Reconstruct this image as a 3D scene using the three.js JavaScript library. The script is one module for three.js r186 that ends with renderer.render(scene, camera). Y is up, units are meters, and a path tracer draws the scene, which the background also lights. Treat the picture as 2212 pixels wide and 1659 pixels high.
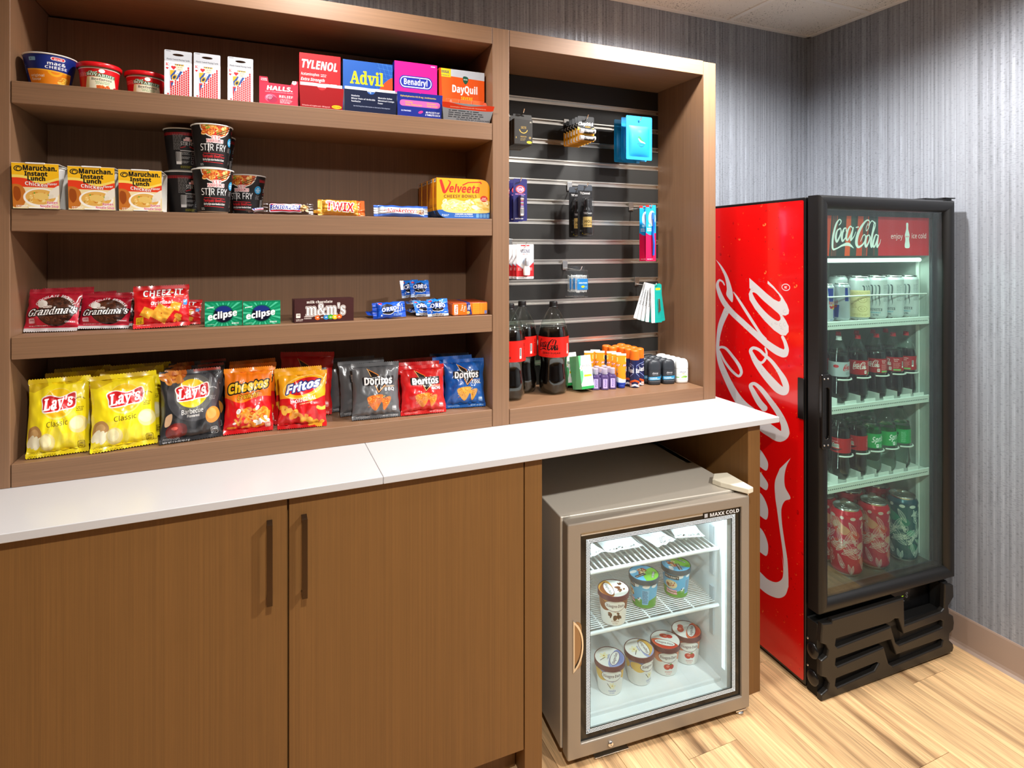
import * as THREE from 'three';
import { RoundedBoxGeometry } from 'three/addons/geometries/RoundedBoxGeometry.js';
import { mergeGeometries, mergeVertices } from 'three/addons/utils/BufferGeometryUtils.js';
import { RectAreaLightUniformsLib } from 'three/addons/lights/RectAreaLightUniformsLib.js';
import { ImprovedNoise } from 'three/addons/math/ImprovedNoise.js';

RectAreaLightUniformsLib.init();
// ---------------------------------------------------------------- camera
const F = 1275, CX = 1106, CY = 538, EYE = 1.48, YAW = THREE.MathUtils.degToRad(-23.18);
const scene = new THREE.Scene();
scene.background = new THREE.Color(0x050505);
const camera = new THREE.PerspectiveCamera(2 * Math.atan(829.5 / F) * 180 / Math.PI, 2212 / 1659, 0.05, 30);
camera.position.set(0, EYE, 0);
camera.rotation.y = YAW;
camera.setViewOffset(2212, 1659, 0, 829.5 - CY, 2212, 1659);
const renderer = new THREE.WebGLRenderer({ antialias: true });
renderer.toneMapping = THREE.LinearToneMapping;
renderer.toneMappingExposure = 0.5;
renderer.shadowMap.enabled = true;
// ---------------------------------------------------------------- lights: recessed ceiling downlights [x, z, strength]
const CEIL = 2.484, WALLZ = -2.03, WALLX = 2.405;
const DOWNLIGHTS = [[1.44, -1.42, 21], [1.66, 0.12, 26], [0.15, 0.12, 22], [0.15, -1.42, 6], [2.03, -0.95, 5.5]];
const LIGHTCOL = [1, 0.98, 0.95];
function downlightLamp(x, z, k) {
  const l = new THREE.SpotLight(new THREE.Color(...LIGHTCOL), k, 0, 1.42, 0.4, 2);
  l.position.set(x, CEIL - 0.03, z); l.target.position.set(x, 0, z);
  l.castShadow = true; l.shadow.radius = 2.2; l.shadow.mapSize.set(1024, 1024); l.shadow.bias = -0.0005;
  return l;
}
// ---------------------------------------------------------------- helpers
const rad = (d) => d * Math.PI / 180, clamp = (x, a, b) => Math.min(b, Math.max(a, x)), lerp = (a, b, t) => a + (b - a) * t;
function rng(s) { return () => { s = (s + 0x6d2b79f5) | 0; let t = Math.imul(s ^ (s >>> 15), 1 | s); t = (t + Math.imul(t ^ (t >>> 7), 61 | t)) ^ t; return ((t ^ (t >>> 14)) >>> 0) / 4294967296; }; }
const PN = new ImprovedNoise(), noise = (x, y, z = 0.5) => PN.noise(x, y, z);
// photo pixel -> direction, and its meeting point with a plane of constant x, y or z
function ray(u, v) { const x = (u - CX) / F, y = -(v - CY) / F, c = Math.cos(YAW), s = Math.sin(YAW); return [c * x - s, y, -s * x - c]; }
const onY = (u, v, Y) => { const r = ray(u, v), t = (Y - EYE) / r[1]; return [r[0] * t, Y, r[2] * t]; };
const onZ = (u, v, Z) => { const r = ray(u, v), t = Z / r[2]; return [r[0] * t, EYE + r[1] * t, Z]; };
const xAt = (u, Z) => onZ(u, 500, Z)[0];
const taken = new Map();
function numbered(n) { const k = taken.get(n) ?? 0; taken.set(n, k + 1); return k ? n + '_' + String(k).padStart(3, '0') : n; }
function put(o, name, label, category, group, kind) {
  o.name = numbered(name); scene.add(o);
  if (label) o.userData.label = label;
  if (category) o.userData.category = category;
  if (group) o.userData.group = group;
  if (kind) o.userData.kind = kind;
  return o;
}
function thing(name, label, category, pos = [0, 0, 0], ry = 0, group) { const o = put(new THREE.Group(), name, label, category, group); o.position.set(...pos); o.rotation.y = ry; return o; }
function part(name, geo, mat, parent, pos, rot, label) {
  const m = new THREE.Mesh(geo, mat); m.name = name; m.castShadow = m.receiveShadow = true;
  if (pos) m.position.set(...pos);
  if (rot) m.rotation.set(...rot);
  if (label) m.userData.label = label;
  parent.add(m); return m;
}
function copyOf(src, pos, ry, label, group) {
  const o = src.clone(); o.name = numbered(src.name.replace(/_\d{3}$/, '')); scene.add(o); o.position.set(...pos);
  if (ry !== undefined) o.rotation.y = ry;
  o.userData = { ...src.userData }; if (label) o.userData.label = label; if (group) o.userData.group = group;
  return o;
}
function struct(name, geo, mat) { const m = new THREE.Mesh(geo, mat); m.castShadow = m.receiveShadow = true; return put(m, name, null, null, null, 'structure'); }
// uv in metres, projected along the main direction of each triangle; grain runs along v, or along u if turned
function metreUV(g, turned = false, s = 1) {
  if (g.index) g = g.toNonIndexed();
  const p = g.attributes.position, uv = new Float32Array(p.count * 2), a = new THREE.Vector3(), b = new THREE.Vector3(), c = new THREE.Vector3();
  for (let i = 0; i < p.count; i += 3) {
    a.fromBufferAttribute(p, i); b.fromBufferAttribute(p, i + 1); c.fromBufferAttribute(p, i + 2);
    const n = b.clone().sub(a).cross(c.clone().sub(a)), x = Math.abs(n.x), y = Math.abs(n.y), z = Math.abs(n.z);
    [a, b, c].forEach((q, k) => {
      let r = y > x && y > z ? [q.x, q.z] : x > z ? [q.z, q.y] : [q.x, q.y];
      if (turned) r = [r[1] + 0.37, r[0]];
      uv[(i + k) * 2] = r[0] * s; uv[(i + k) * 2 + 1] = r[1] * s;
    });
  }
  g.setAttribute('uv', new THREE.BufferAttribute(uv, 2)); return g;
}
function slab(x0, x1, y0, y1, z0, z1, r = 0.0015, turned = false) {
  const w = x1 - x0, h = y1 - y0, d = z1 - z0;
  const g = r > 0 ? new RoundedBoxGeometry(w, h, d, 1, Math.min(r, w / 2.01, h / 2.01, d / 2.01)) : new THREE.BoxGeometry(w, h, d);
  g.translate((x0 + x1) / 2, (y0 + y1) / 2, (z0 + z1) / 2); return metreUV(g, turned);
}
const soft = (w, h, d, r = 0.003, seg = 2) => new RoundedBoxGeometry(w, h, d, seg, Math.min(r, w / 2.01, h / 2.01, d / 2.01));
const merge = (...a) => mergeGeometries(a.flat().map((g) => { const q = g.index ? g.toNonIndexed() : g.clone(); for (const k of Object.keys(q.attributes)) if (!['position', 'normal', 'uv'].includes(k)) q.deleteAttribute(k); return q; }));
const moved = (g, x, y, z) => g.clone().translate(x, y, z);
function rod(a, b, r, seg = 8) { const A = new THREE.Vector3(...a), B = new THREE.Vector3(...b), g = new THREE.CylinderGeometry(r, r, A.distanceTo(B), seg); g.applyQuaternion(new THREE.Quaternion().setFromUnitVectors(new THREE.Vector3(0, 1, 0), B.clone().sub(A).normalize())); return g.translate((A.x + B.x) / 2, (A.y + B.y) / 2, (A.z + B.z) / 2); }
function tube(pts, r, n = 24, seg = 6, closed = false) { return new THREE.TubeGeometry(new THREE.CatmullRomCurve3(pts.map((p) => new THREE.Vector3(...p)), closed, 'catmullrom', 0.3), n, r, seg, closed); }
// surface of revolution [r, y]; u = 0.5 faces +z and grows to the right, v follows height; mod(phi, y, r) may change r
function turn(pts, seg = 40, mod) {
  const v2 = pts.map(([r, y]) => new THREE.Vector2(Math.max(r, 1e-5), y)), g = new THREE.LatheGeometry(v2, seg, Math.PI, Math.PI * 2), p = g.attributes.position, uv = g.attributes.uv;
  let y0 = Infinity, y1 = -Infinity; for (const [, y] of pts) { y0 = Math.min(y0, y); y1 = Math.max(y1, y); }
  for (let i = 0; i < p.count; i++) {
    uv.setY(i, (p.getY(i) - y0) / (y1 - y0 || 1));
    if (mod) { const x = p.getX(i), z = p.getZ(i), r = Math.hypot(x, z), m = mod(Math.atan2(x, z), p.getY(i), r) / (r || 1); p.setX(i, x * m); p.setZ(i, z * m); }
  }
  if (mod) g.computeVertexNormals();
  return g;
}
function flatDisc(r, y, seg = 40, down = false) { const g = new THREE.CircleGeometry(r, seg); g.rotateX(down ? Math.PI / 2 : -Math.PI / 2); return g.translate(0, y, 0); }
// outline (list of [x, y] or a Shape) given thickness; uv 0..1 over its box
function plate(outline, t, bevel = 0, holes = [], curve = 8) {
  const s = !Array.isArray(outline) ? outline : new THREE.Shape(outline.map((p) => new THREE.Vector2(...p)));
  for (const h of holes) s.holes.push(!Array.isArray(h) ? h : new THREE.Path(h.map((p) => new THREE.Vector2(...p))));
  const g = new THREE.ExtrudeGeometry(s, { depth: t - 2 * bevel, bevelEnabled: bevel > 0, bevelSize: bevel, bevelThickness: bevel, bevelOffset: -bevel, bevelSegments: 2, curveSegments: curve });
  g.translate(0, 0, bevel); g.computeBoundingBox();
  const b = g.boundingBox, p = g.attributes.position, uv = g.attributes.uv;
  for (let i = 0; i < p.count; i++) uv.setXY(i, (p.getX(i) - b.min.x) / (b.max.x - b.min.x), (p.getY(i) - b.min.y) / (b.max.y - b.min.y));
  return g;
}
function rrect(x, y, w, h, r, P = THREE.Shape) { const s = new P(); const c = Array.isArray(r) ? r : [r, r, r, r]; s.moveTo(x + c[0], y); s.lineTo(x + w - c[1], y); if (c[1]) s.quadraticCurveTo(x + w, y, x + w, y + c[1]); s.lineTo(x + w, y + h - c[2]); if (c[2]) s.quadraticCurveTo(x + w, y + h, x + w - c[2], y + h); s.lineTo(x + c[3], y + h); if (c[3]) s.quadraticCurveTo(x, y + h, x, y + h - c[3]); s.lineTo(x, y + c[0]); if (c[0]) s.quadraticCurveTo(x, y, x + c[0], y); return s; }
function setUV(g, fn) { const p = g.attributes.position, n = g.attributes.normal, uv = g.attributes.uv; for (let i = 0; i < p.count; i++) uv.setXY(i, ...fn(p.getX(i), p.getY(i), p.getZ(i), n.getX(i), n.getY(i), n.getZ(i))); return g; }
// materials
const M = (c, o = {}) => new THREE.MeshStandardMaterial({ color: c, roughness: 0.5, ...o });
const PM = (c, o = {}) => new THREE.MeshPhysicalMaterial({ color: c, roughness: 0.4, ...o });
// ---------------------------------------------------------------- canvas helpers
function canvas(w, h, bg, fn) {
  const c = document.createElement('canvas'); c.width = w; c.height = h; const g = c.getContext('2d');
  if (bg) { g.fillStyle = bg; g.fillRect(0, 0, w, h); }
  g.lineJoin = 'round'; g.lineCap = 'round'; if (fn) fn(g, w, h);
  const t = new THREE.CanvasTexture(c); t.colorSpace = THREE.SRGBColorSpace; t.anisotropy = 8; return t;
}
// text centred on x, y: height in px, width forced to w unless 0
function tx(g, s, x, y, h, w, col, o = {}) {
  g.save(); g.translate(x, y); if (o.r) g.rotate(rad(o.r)); if (o.k) g.transform(1, 0, -o.k, 1, 0, 0); if (o.up) g.transform(1, o.up, 0, 1, 0, 0);
  g.font = (o.thin ? '' : 'bold ') + h + 'px ' + (o.f || 'sans-serif'); g.textAlign = 'center'; g.textBaseline = 'middle';
  const m = g.measureText(s).width; if (w) g.scale(w / m, 1);
  if (o.st) { g.strokeStyle = o.st; g.lineWidth = o.sw || h * 0.16; g.strokeText(s, 0, 0); }
  g.fillStyle = col; g.fillText(s, 0, 0);
  if (o.fat) { g.strokeStyle = col; g.lineWidth = o.fat; g.strokeText(s, 0, 0); }
  g.restore();
}
function arcText(g, s, x, y, R, h, col, span, o = {}) { const n = s.length; [...s].forEach((ch, i) => { const a = (i / (n - 1) - 0.5) * span; g.save(); g.translate(x + R * Math.sin(a), y - R * Math.cos(a)); g.rotate(a); tx(g, ch, 0, 0, h, 0, col, o); g.restore(); }); }
const ell = (g, x, y, rx, ry, col, r = 0) => { g.fillStyle = col; g.beginPath(); g.ellipse(x, y, rx, ry, r, 0, 7); g.fill(); };
const poly = (g, pts, col) => { g.fillStyle = col; g.beginPath(); pts.forEach((p, i) => (i ? g.lineTo(...p) : g.moveTo(...p))); g.closePath(); g.fill(); };
const rr = (g, x, y, w, h, r, col) => { g.fillStyle = col; g.beginPath(); g.roundRect(x, y, w, h, r); g.fill(); };
const box = (g, x, y, w, h, col) => { g.fillStyle = col; g.fillRect(x, y, w, h); };
const line = (g, pts, col, w) => { g.strokeStyle = col; g.lineWidth = w; g.beginPath(); pts.forEach((p, i) => (i ? g.lineTo(...p) : g.moveTo(...p))); g.stroke(); };
function crv(pts, closed) { return new THREE.CatmullRomCurve3(pts.map((p) => new THREE.Vector3(p[0], p[1], p[2] ?? 0)), closed).getPoints(pts.length * 8); }
const blob = (g, pts, col) => poly(g, crv(pts, true).map((p) => [p.x, p.y]), col);
// tapering pen stroke through [x, y, width]
function pen(g, pts, col, map = (p) => p) {
  const c = crv(pts, false), L = [], R = [];
  c.forEach((p, i) => { const a = c[Math.max(0, i - 1)], b = c[Math.min(c.length - 1, i + 1)], d = Math.hypot(b.x - a.x, b.y - a.y) || 1, nx = -(b.y - a.y) / d * p.z / 2, ny = (b.x - a.x) / d * p.z / 2; L.push([p.x + nx, p.y + ny]); R.unshift([p.x - nx, p.y - ny]); });
  for (let i = 0; i < L.length - 1; i++) { const j = R.length - 1 - i; poly(g, [L[i], L[i + 1], R[j - 1], R[j]].map(map), col); }
  c.forEach((p) => { const q = []; for (let k = 0; k < 12; k++) q.push(map([p.x + Math.cos(k * Math.PI / 6) * p.z / 2, p.y + Math.sin(k * Math.PI / 6) * p.z / 2])); poly(g, q, col); });
}
function print(g, x, y, w, n, dy, col, sd = 1, t = 0.45) { const R = rng(sd); for (let i = 0; i < n; i++) { let q = x; const e = x + w * (0.7 + 0.3 * R()); while (q < e) { const k = dy * (0.5 + R() * 2); box(g, q, y + i * dy, Math.min(k, e - q), dy * t, col); q += k + dy * 0.35; } } }
function bars(g, x, y, w, h, sd = 3) { box(g, x, y, w, h, '#fff'); const R = rng(sd); let q = x + 2; while (q < x + w - 3) { const k = 1 + R() * 3; box(g, q, y + 2, k, h * 0.75, '#111'); q += k + 1 + R() * 3; } }
function chips(g, n, x, y, w, h, size, cols, sd) { const R = rng(sd); for (let i = 0; i < n; i++) { const cx = x + R() * w, cy = y + R() * h, s = size * (0.7 + 0.6 * R()), a = R() * 7, c = cols[Math.floor(R() * cols.length)]; ell(g, cx, cy, s, s * (0.45 + 0.4 * R()), c, a); ell(g, cx - s * 0.15, cy - s * 0.1, s * 0.6, s * 0.28, cols[Math.floor(R() * cols.length)], a); } }
// flowing script used on the cola goods, drawn in a 680 x 440 box
const SCRIPT = [[[470, 612, 8], [495, 585, 13], [500, 552, 15], [480, 536, 12], [440, 580, 24], [400, 700, 30], [378, 840, 30], [386, 935, 24], [440, 925, 16], [520, 885, 24], [600, 868, 40], [650, 892, 24], [684, 922, 6]],
  [[480, 665, 12], [450, 680, 20], [424, 780, 32], [438, 835, 26], [474, 780, 22], [500, 700, 18], [490, 655, 14], [462, 668, 12]], [[505, 745, 10], [540, 690, 18]],
  [[575, 690, 16], [572, 652, 14], [545, 660, 20], [512, 760, 34], [522, 826, 24], [570, 770, 12], [600, 710, 10]],
  [[668, 650, 14], [640, 625, 16], [600, 680, 26], [576, 780, 32], [590, 815, 22], [640, 740, 16], [680, 640, 12], [650, 760, 30], [642, 812, 24], [690, 760, 12], [716, 700, 8]], [[722, 640, 14], [756, 632, 14]],
  [[905, 610, 8], [925, 570, 12], [912, 540, 14], [880, 540, 18], [800, 630, 34], [742, 750, 42], [726, 860, 42], [752, 905, 30], [820, 870, 20], [862, 790, 14], [852, 738, 12], [826, 748, 12], [800, 800, 10], [784, 832, 6]],
  [[900, 580, 9], [872, 640, 9], [876, 684, 10], [905, 650, 10], [930, 580, 10], [960, 545, 14], [1010, 580, 18]],
  [[905, 745, 12], [880, 760, 24], [858, 850, 34], [868, 900, 28], [905, 850, 22], [928, 770, 18], [912, 735, 12]],
  [[935, 800, 10], [985, 690, 14], [1012, 590, 14], [1000, 560, 10], [975, 680, 28], [945, 850, 34], [952, 905, 24], [980, 860, 12]],
  [[1050, 745, 12], [1020, 735, 16], [990, 800, 28], [975, 880, 30], [990, 905, 22], [1030, 830, 18], [1058, 740, 12], [1040, 850, 30], [1040, 905, 24], [1080, 850, 10], [1095, 800, 6]]];
function script(g, x, y, w, h, col, fat = 1) { for (const s of SCRIPT) pen(g, s.map(([a, b, c]) => [x + (a - 375) / 720 * w, y + (b - 530) / 420 * h, c / 720 * w * fat]), col); }
// ---------------------------------------------------------------- surface textures
function dataTex(w, h, fn, srgb = true) {
  const d = new Uint8Array(w * h * 4);
  for (let y = 0, i = 0; y < h; y++) for (let x = 0; x < w; x++, i += 4) { const c = fn(x / w, y / h, x, y); d[i] = clamp(c[0], 0, 255); d[i + 1] = clamp(c[1], 0, 255); d[i + 2] = clamp(c[2], 0, 255); d[i + 3] = 255; }
  const t = new THREE.DataTexture(d, w, h); t.wrapS = t.wrapT = THREE.RepeatWrapping; t.magFilter = THREE.LinearFilter; t.minFilter = THREE.LinearMipmapLinearFilter; t.generateMipmaps = true; t.anisotropy = 8;
  if (srgb) t.colorSpace = THREE.SRGBColorSpace; t.needsUpdate = true; return t;
}
const tileNoise = (u, v, a, b, z) => { const s = (x, y) => noise(x * a, y * b, z); const m = (f, x) => lerp(f(x), f(x - 1), x); return m((y) => m((x) => s(x, y), u), v); };
// straight-grain laminate, 0.5 m across the grain by 1 m along it
const RW = rng(7), streak = Array.from({ length: 1024 }, () => RW());
const woodTex = dataTex(1024, 512, (u, v, x, y) => {
  const a = streak[x] * 0.5 + streak[(x + 1) & 1023] * 0.3 + streak[(x + 2) & 1023] * 0.2, b = tileNoise(u, v, 90, 3, 1.3), c = tileNoise(u, v, 12, 1, 4.1), d = tileNoise(u, v, 260, 9, 8.8);
  const k = 240 + (a - 0.5) * 26 + b * 9 + c * 7 + d * 14; return [k, k * 0.988, k * 0.97];
});
woodTex.repeat.set(2, 1);
const WOOD = M(0x8c6a4f, { map: woodTex, roughness: 0.48 });          // shelving laminate
const WOODDOOR = M(0x7d572b, { map: woodTex, roughness: 0.5 });       // cabinet fronts, redder cut
// woven wallpaper, 0.6 m
const RP = rng(21), col1 = Array.from({ length: 1024 }, () => RP()), col2 = Array.from({ length: 1024 }, () => RP());
const paper = (u, v, x, y) => {
  const a = col1[x >> 1] * 0.35 + lerp(col1[512 + (x >> 3)], col1[512 + (((x >> 3) + 1) & 127)], (x & 7) / 8) * 0.65, m = clamp(0.5 + 1.3 * tileNoise(u, v, 40, 9, 2.2), 0, 1), wide = tileNoise(u, v, 14, 2, 5.5);
  let k = 0.5 + (a - 0.5) * 1.1 * (0.35 + m) + wide * 0.16;
  if (tileNoise(u, v, 60, 200, 9.1) > 0.24) k -= 0.3;
  return k + (col2[(x * 7 + y * 131) & 1023] - 0.5) * 0.16;
};
const paperTex = dataTex(1024, 1024, (u, v, x, y) => { const k = 152 + (paper(u, v, x, y) - 0.5) * 58; return [k * 0.955, k * 0.985, k * 1.045]; });
const paperRough = dataTex(1024, 1024, (u, v, x, y) => { const k = 165 - paper(u, v, x, y) * 90; return [k, k, k]; }, false);
for (const t of [paperTex, paperRough]) t.repeat.set(1 / 0.6, 1 / 0.6);
const PAPER = M(0xffffff, { map: paperTex, roughnessMap: paperRough, roughness: 1, metalness: 0.25, bumpMap: paperRough, bumpScale: 0.0005 });
// oak planks: four boards side by side, 0.72 x 1.22 m
const oakTex = dataTex(1024, 1536, (u, v) => {
  const p = Math.floor(u * 4), w = u * 4 - p, q = p * 17.3;
  const warp = noise(w * 1.4 + q, v * 2.2, q) * 0.5, rings = Math.sin((w + warp * 0.6) * 34 + noise(w * 3 + q, v * 5, 2.2) * 3);
  const fib = noise(u * 420, v * 16 + q, 3.3), fib2 = noise(u * 150, v * 6 + q, 6.1), big = noise(w * 2.2 + q, v * 2.4 + q, 1.1);
  const dark = Math.max(0, noise(w * 5 + q, v * 1.7 + q * 2, 7.7) - 0.18) * 1.6;
  const k = 1 + rings * 0.035 + fib * 0.12 + fib2 * 0.13 + big * 0.16 - dark * 0.38;
  return [208 * k, 170 * k - dark * 8, 124 * k - dark * 10];
});
oakTex.repeat.set(1 / 0.72, 1 / 1.22);
const OAK = M(0xffffff, { map: oakTex, roughness: 0.42, bumpMap: oakTex, bumpScale: 0.0004 });
const tileTex = dataTex(512, 512, (u, v, x, y) => { const n = tileNoise(u, v, 70, 70, 3.3), m = tileNoise(u, v, 26, 26, 1.7); const k = n > 0.34 || (m > 0.45 && n > 0.1) ? 150 : 236 + n * 10; return [k, k * 0.985, k * 0.955]; });
tileTex.repeat.set(1 / 0.4, 1 / 0.4);
const TILE = M(0xffffff, { map: tileTex, roughness: 0.95 }), GRID = M(0xf0eeea, { roughness: 0.5 });
const WHITE = PM(0xc3c2c3, { roughness: 0.28 }), STEEL = M(0xd8d8d6, { metalness: 1, roughness: 0.25 }), CHROME = M(0xe8e8e8, { metalness: 1, roughness: 0.12 });
const BLACK = M(0x0b0b0c, { roughness: 0.35 }), DARK = M(0x15130f, { roughness: 0.7 });
// ---------------------------------------------------------------- room
const X0 = -4.2, Z1 = 4.6;
const floor = struct('floor', slab(X0, WALLX, -0.08, -0.004, WALLZ, Z1, 0), M(0x6b543a, { roughness: 0.8 }));
{
  const variants = [], PW = 0.18, PL = 1.22;
  for (let k = 0; k < 4; k++) { const g = soft(PW - 0.0012, 0.004, PL - 0.0012, 0.0008, 1); setUV(g, (x, y, z) => [x + 0.09 + k * 0.18, z + 0.61]); variants.push(g); }
  const R = rng(5); let n = 0;
  for (let i = 0; WALLX - i * PW > -1.3; i++) {
    const x = WALLX - (i + 0.5) * PW, off = ((i * 0.41) % 1) * PL;
    for (let z = WALLZ - off + PL / 2; z < 0.9; z += PL) {
      const lo = Math.max(z - PL / 2, WALLZ), hi = z + PL / 2; if (hi - lo < 0.1) continue;
      const m = part('plank' + (n ? '_' + String(n).padStart(3, '0') : ''), variants[Math.floor(R() * 4)], OAK, floor, [x, -0.002, (lo + hi) / 2]); m.scale.z = (hi - lo) / PL; n++;
    }
  }
  part('plank_field', slab(X0, WALLX - Math.ceil((WALLX + 1.3) / PW) * PW, -0.004, 0, WALLZ, Z1, 0), OAK, floor);
}
struct('wall_back', slab(X0 - 0.1, WALLX + 0.1, -0.08, 2.6, WALLZ - 0.1, WALLZ, 0), PAPER);
struct('wall_right', slab(WALLX, WALLX + 0.1, -0.08, 2.6, WALLZ, Z1, 0), PAPER);
struct('wall_left', slab(X0 - 0.1, X0, -0.08, 2.6, WALLZ, Z1, 0), PAPER);
struct('wall_front', slab(X0 - 0.1, WALLX + 0.1, -0.08, 2.6, Z1, Z1 + 0.1, 0), PAPER);
{ // vinyl cove base: flat face with a toe that flares onto the floor
  const cove = (a, b) => { const s = [[0, 0.118], [0.003, 0.118], [0.0045, 0.112], [0.0045, 0.018], [0.007, 0.008], [0.014, 0.001], [0.016, 0], [0, 0]]; const g = plate(s, b - a); return g.translate(0, 0, a); };
  const COVE = M(0x9a8577, { roughness: 0.45 });
  const r = cove(WALLZ, Z1); r.scale(-1, 1, 1); r.index ? 0 : 0; { const p = r.attributes.position; for (let i = 0; i < p.count; i += 3) for (const at of Object.values(r.attributes)) for (let c = 0; c < at.itemSize; c++) { const q = at.getComponent(i + 1, c); at.setComponent(i + 1, c, at.getComponent(i + 2, c)); at.setComponent(i + 2, c, q); } r.computeVertexNormals(); } r.translate(WALLX, 0, 0);
  struct('baseboard_right', r, COVE);
  const bk = cove(0, WALLX - X0); bk.rotateY(Math.PI / 2); bk.scale(1, 1, 1); bk.translate(X0, 0, WALLZ); { const p = bk.attributes.position; for (let i = 0; i < p.count; i++) p.setZ(i, WALLZ + (WALLZ - p.getZ(i))); for (let i = 0; i < p.count; i += 3) for (const at of Object.values(bk.attributes)) for (let c = 0; c < at.itemSize; c++) { const q = at.getComponent(i + 1, c); at.setComponent(i + 1, c, at.getComponent(i + 2, c)); at.setComponent(i + 2, c, q); } bk.computeVertexNormals(); }
  struct('baseboard_back', bk, COVE);
}
const ceiling = struct('ceiling', slab(X0, WALLX, CEIL + 0.02, CEIL + 0.11, WALLZ, Z1, 0), GRID);
{
  const xs = [WALLX], zs = [WALLZ]; for (let x = 1.9; x > X0; x -= 0.61) xs.push(x); xs.push(X0); for (let z = -1.71; z < Z1; z += 0.61) zs.push(z); zs.push(Z1);
  for (let i = 0; i < xs.length - 1; i++) for (let j = 0; j < zs.length - 1; j++) part('ceiling_tile', slab(xs[i + 1] + 0.008, xs[i] - 0.008, CEIL + 0.004, CEIL + 0.02, zs[j] + 0.008, zs[j + 1] - 0.008, 0.003), TILE, ceiling);
  const e = 0.0008;
  for (const x of xs.slice(1, -1)) part('grid_bar', slab(x - 0.012, x + 0.012, CEIL - e, CEIL + 0.004, WALLZ, Z1, 0.001), GRID, ceiling);
  for (const z of zs.slice(1, -1)) part('grid_bar', slab(X0, WALLX, CEIL, CEIL + 0.0045, z - 0.012, z + 0.012, 0.001), GRID, ceiling);
  part('edge_angle', slab(X0, WALLX, CEIL - 0.002, CEIL + 0.004, WALLZ, WALLZ + 0.022, 0.001), GRID, ceiling); part('edge_angle', slab(WALLX - 0.022, WALLX, CEIL - 0.002, CEIL + 0.004, WALLZ, Z1, 0.001), GRID, ceiling);
}
DOWNLIGHTS.forEach(([x, z, k], i) => {
  const d = thing('downlight', ['recessed round ceiling downlight over the snack shelf niche', 'recessed round ceiling downlight on the drinks cooler side of the room', 'recessed round ceiling downlight in front of the shelves', 'recessed round ceiling downlight above the snack shelves', 'recessed round ceiling downlight close to the side wall'][i], 'ceiling light', [x, CEIL - 0.012, z], 0, 'ceiling downlights');
  part('trim_ring', turn([[0.068, 0.012], [0.07, 0.004], [0.085, 0], [0.094, 0.006], [0.095, 0.012]], 32), WHITE, d);
  part('lamp_glass', turn([[0, 0.009], [0.05, 0.009], [0.068, 0.011]], 32), M(0xffffff, { emissive: new THREE.Color(...LIGHTCOL), emissiveIntensity: 4 }), d);
  scene.add(downlightLamp(x, z, k)); const l = scene.children[scene.children.length - 1]; l.name = 'downlight_beam'; scene.add(l.target); l.target.name = 'downlight_aim';
});
// ---------------------------------------------------------------- upper shelving
const ZF = -1.739, ZB = -2.0, T = 0.918, S = [1.877, 1.575, 1.272, 0.973], BT = 0.053, XL = -0.538, XD = 0.678, XE = 0.735, XR = 1.521, TOP = 2.181;
{
  const u = thing('display_shelving', 'brown wood laminate wall shelving with four shelves and a slatwall bay', 'shelving', [0.48, T, -1.88]);
  const P = (n, x0, x1, y0, y1, z0, z1, turned, mat = WOOD) => part(n, slab(x0 - 0.48, x1 - 0.48, y0 - T, y1 - T, z0 + 1.88, z1 + 1.88, 0.0018, turned), mat, u);
  P('end_upright', XL - 0.06, XL, T, TOP, WALLZ, ZF); P('divider_upright', XD, XE, T, TOP, WALLZ, ZF); P('end_upright', XR, XR + 0.057, T, TOP - 0.003, WALLZ, ZF);
  P('back_panel', XL, XD, T + 0.05, TOP - 0.06, WALLZ, ZB, false, WOOD);
  const g = 0.0015;
  P('header_board', XL + g, XD - g, 2.128, TOP, WALLZ, ZF + 0.0003, true); P('header_board', XE + g, XR - g, 2.128, TOP, WALLZ, ZF + 0.0003, true);
  for (const y of S.slice(0, 3)) P('shelf_board', XL + g, XD - g, y - BT, y, ZB, ZF + 0.0003, true);
  P('base_board', XL + g, XD - g, T, S[3], ZB, ZF + 0.0003, true); P('base_board', XE + g, XR - g, T, 0.967, WALLZ, ZF + 0.0003, true);
}
const ZS = -2.012; // slatwall face
{
  const s = thing('slatwall', 'black slatwall panel with silver groove channels in the shelving bay', 'slatwall', [(XE + XR) / 2, 0.967, ZS]);
  const w = (XR - XE) / 2 - 0.001, SL = M(0x232220, { roughness: 0.42 }), AL = M(0xe6e2da, { metalness: 1, roughness: 0.32 });
  const y1 = 2.127, ys = []; for (let y = 2.041; y > 0.99; y -= 0.0762) ys.push(y);
  let top = y1; const h2 = 0.0095, chan = [];
  ys.forEach((y) => { part('slat', slab(-w, w, y + h2 - 0.967, top - 0.967, -0.016, 0, 0.001, true), SL, s); top = y - h2; });
  part('slat', slab(-w, w, 0.0005, top - 0.967, -0.016, 0, 0.001, true), SL, s);
  const prof = [[-0.0005, h2], [0.0012, h2], [0.0012, h2 - 0.004], [-0.004, h2 - 0.004], [-0.011, h2 - 0.004], [-0.011, -h2 + 0.004], [-0.004, -h2 + 0.004], [0.0012, -h2 + 0.004], [0.0012, -h2], [-0.0005, -h2], [-0.0145, -h2 + 0.0008], [-0.0145, h2 - 0.0008]];
  const cg = plate(prof, 2 * w); cg.rotateY(-Math.PI / 2); cg.translate(w, 0, 0); { const p = cg.attributes.position; let mn = 9, mx = -9; for (let i = 0; i < p.count; i++) { mn = Math.min(mn, p.getX(i)); mx = Math.max(mx, p.getX(i)); } cg.translate(-(mn + mx) / 2, 0, 0); }
  ys.forEach((y) => part('groove_channel', cg, AL, s, [0, y - 0.967, 0]));
}
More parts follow.
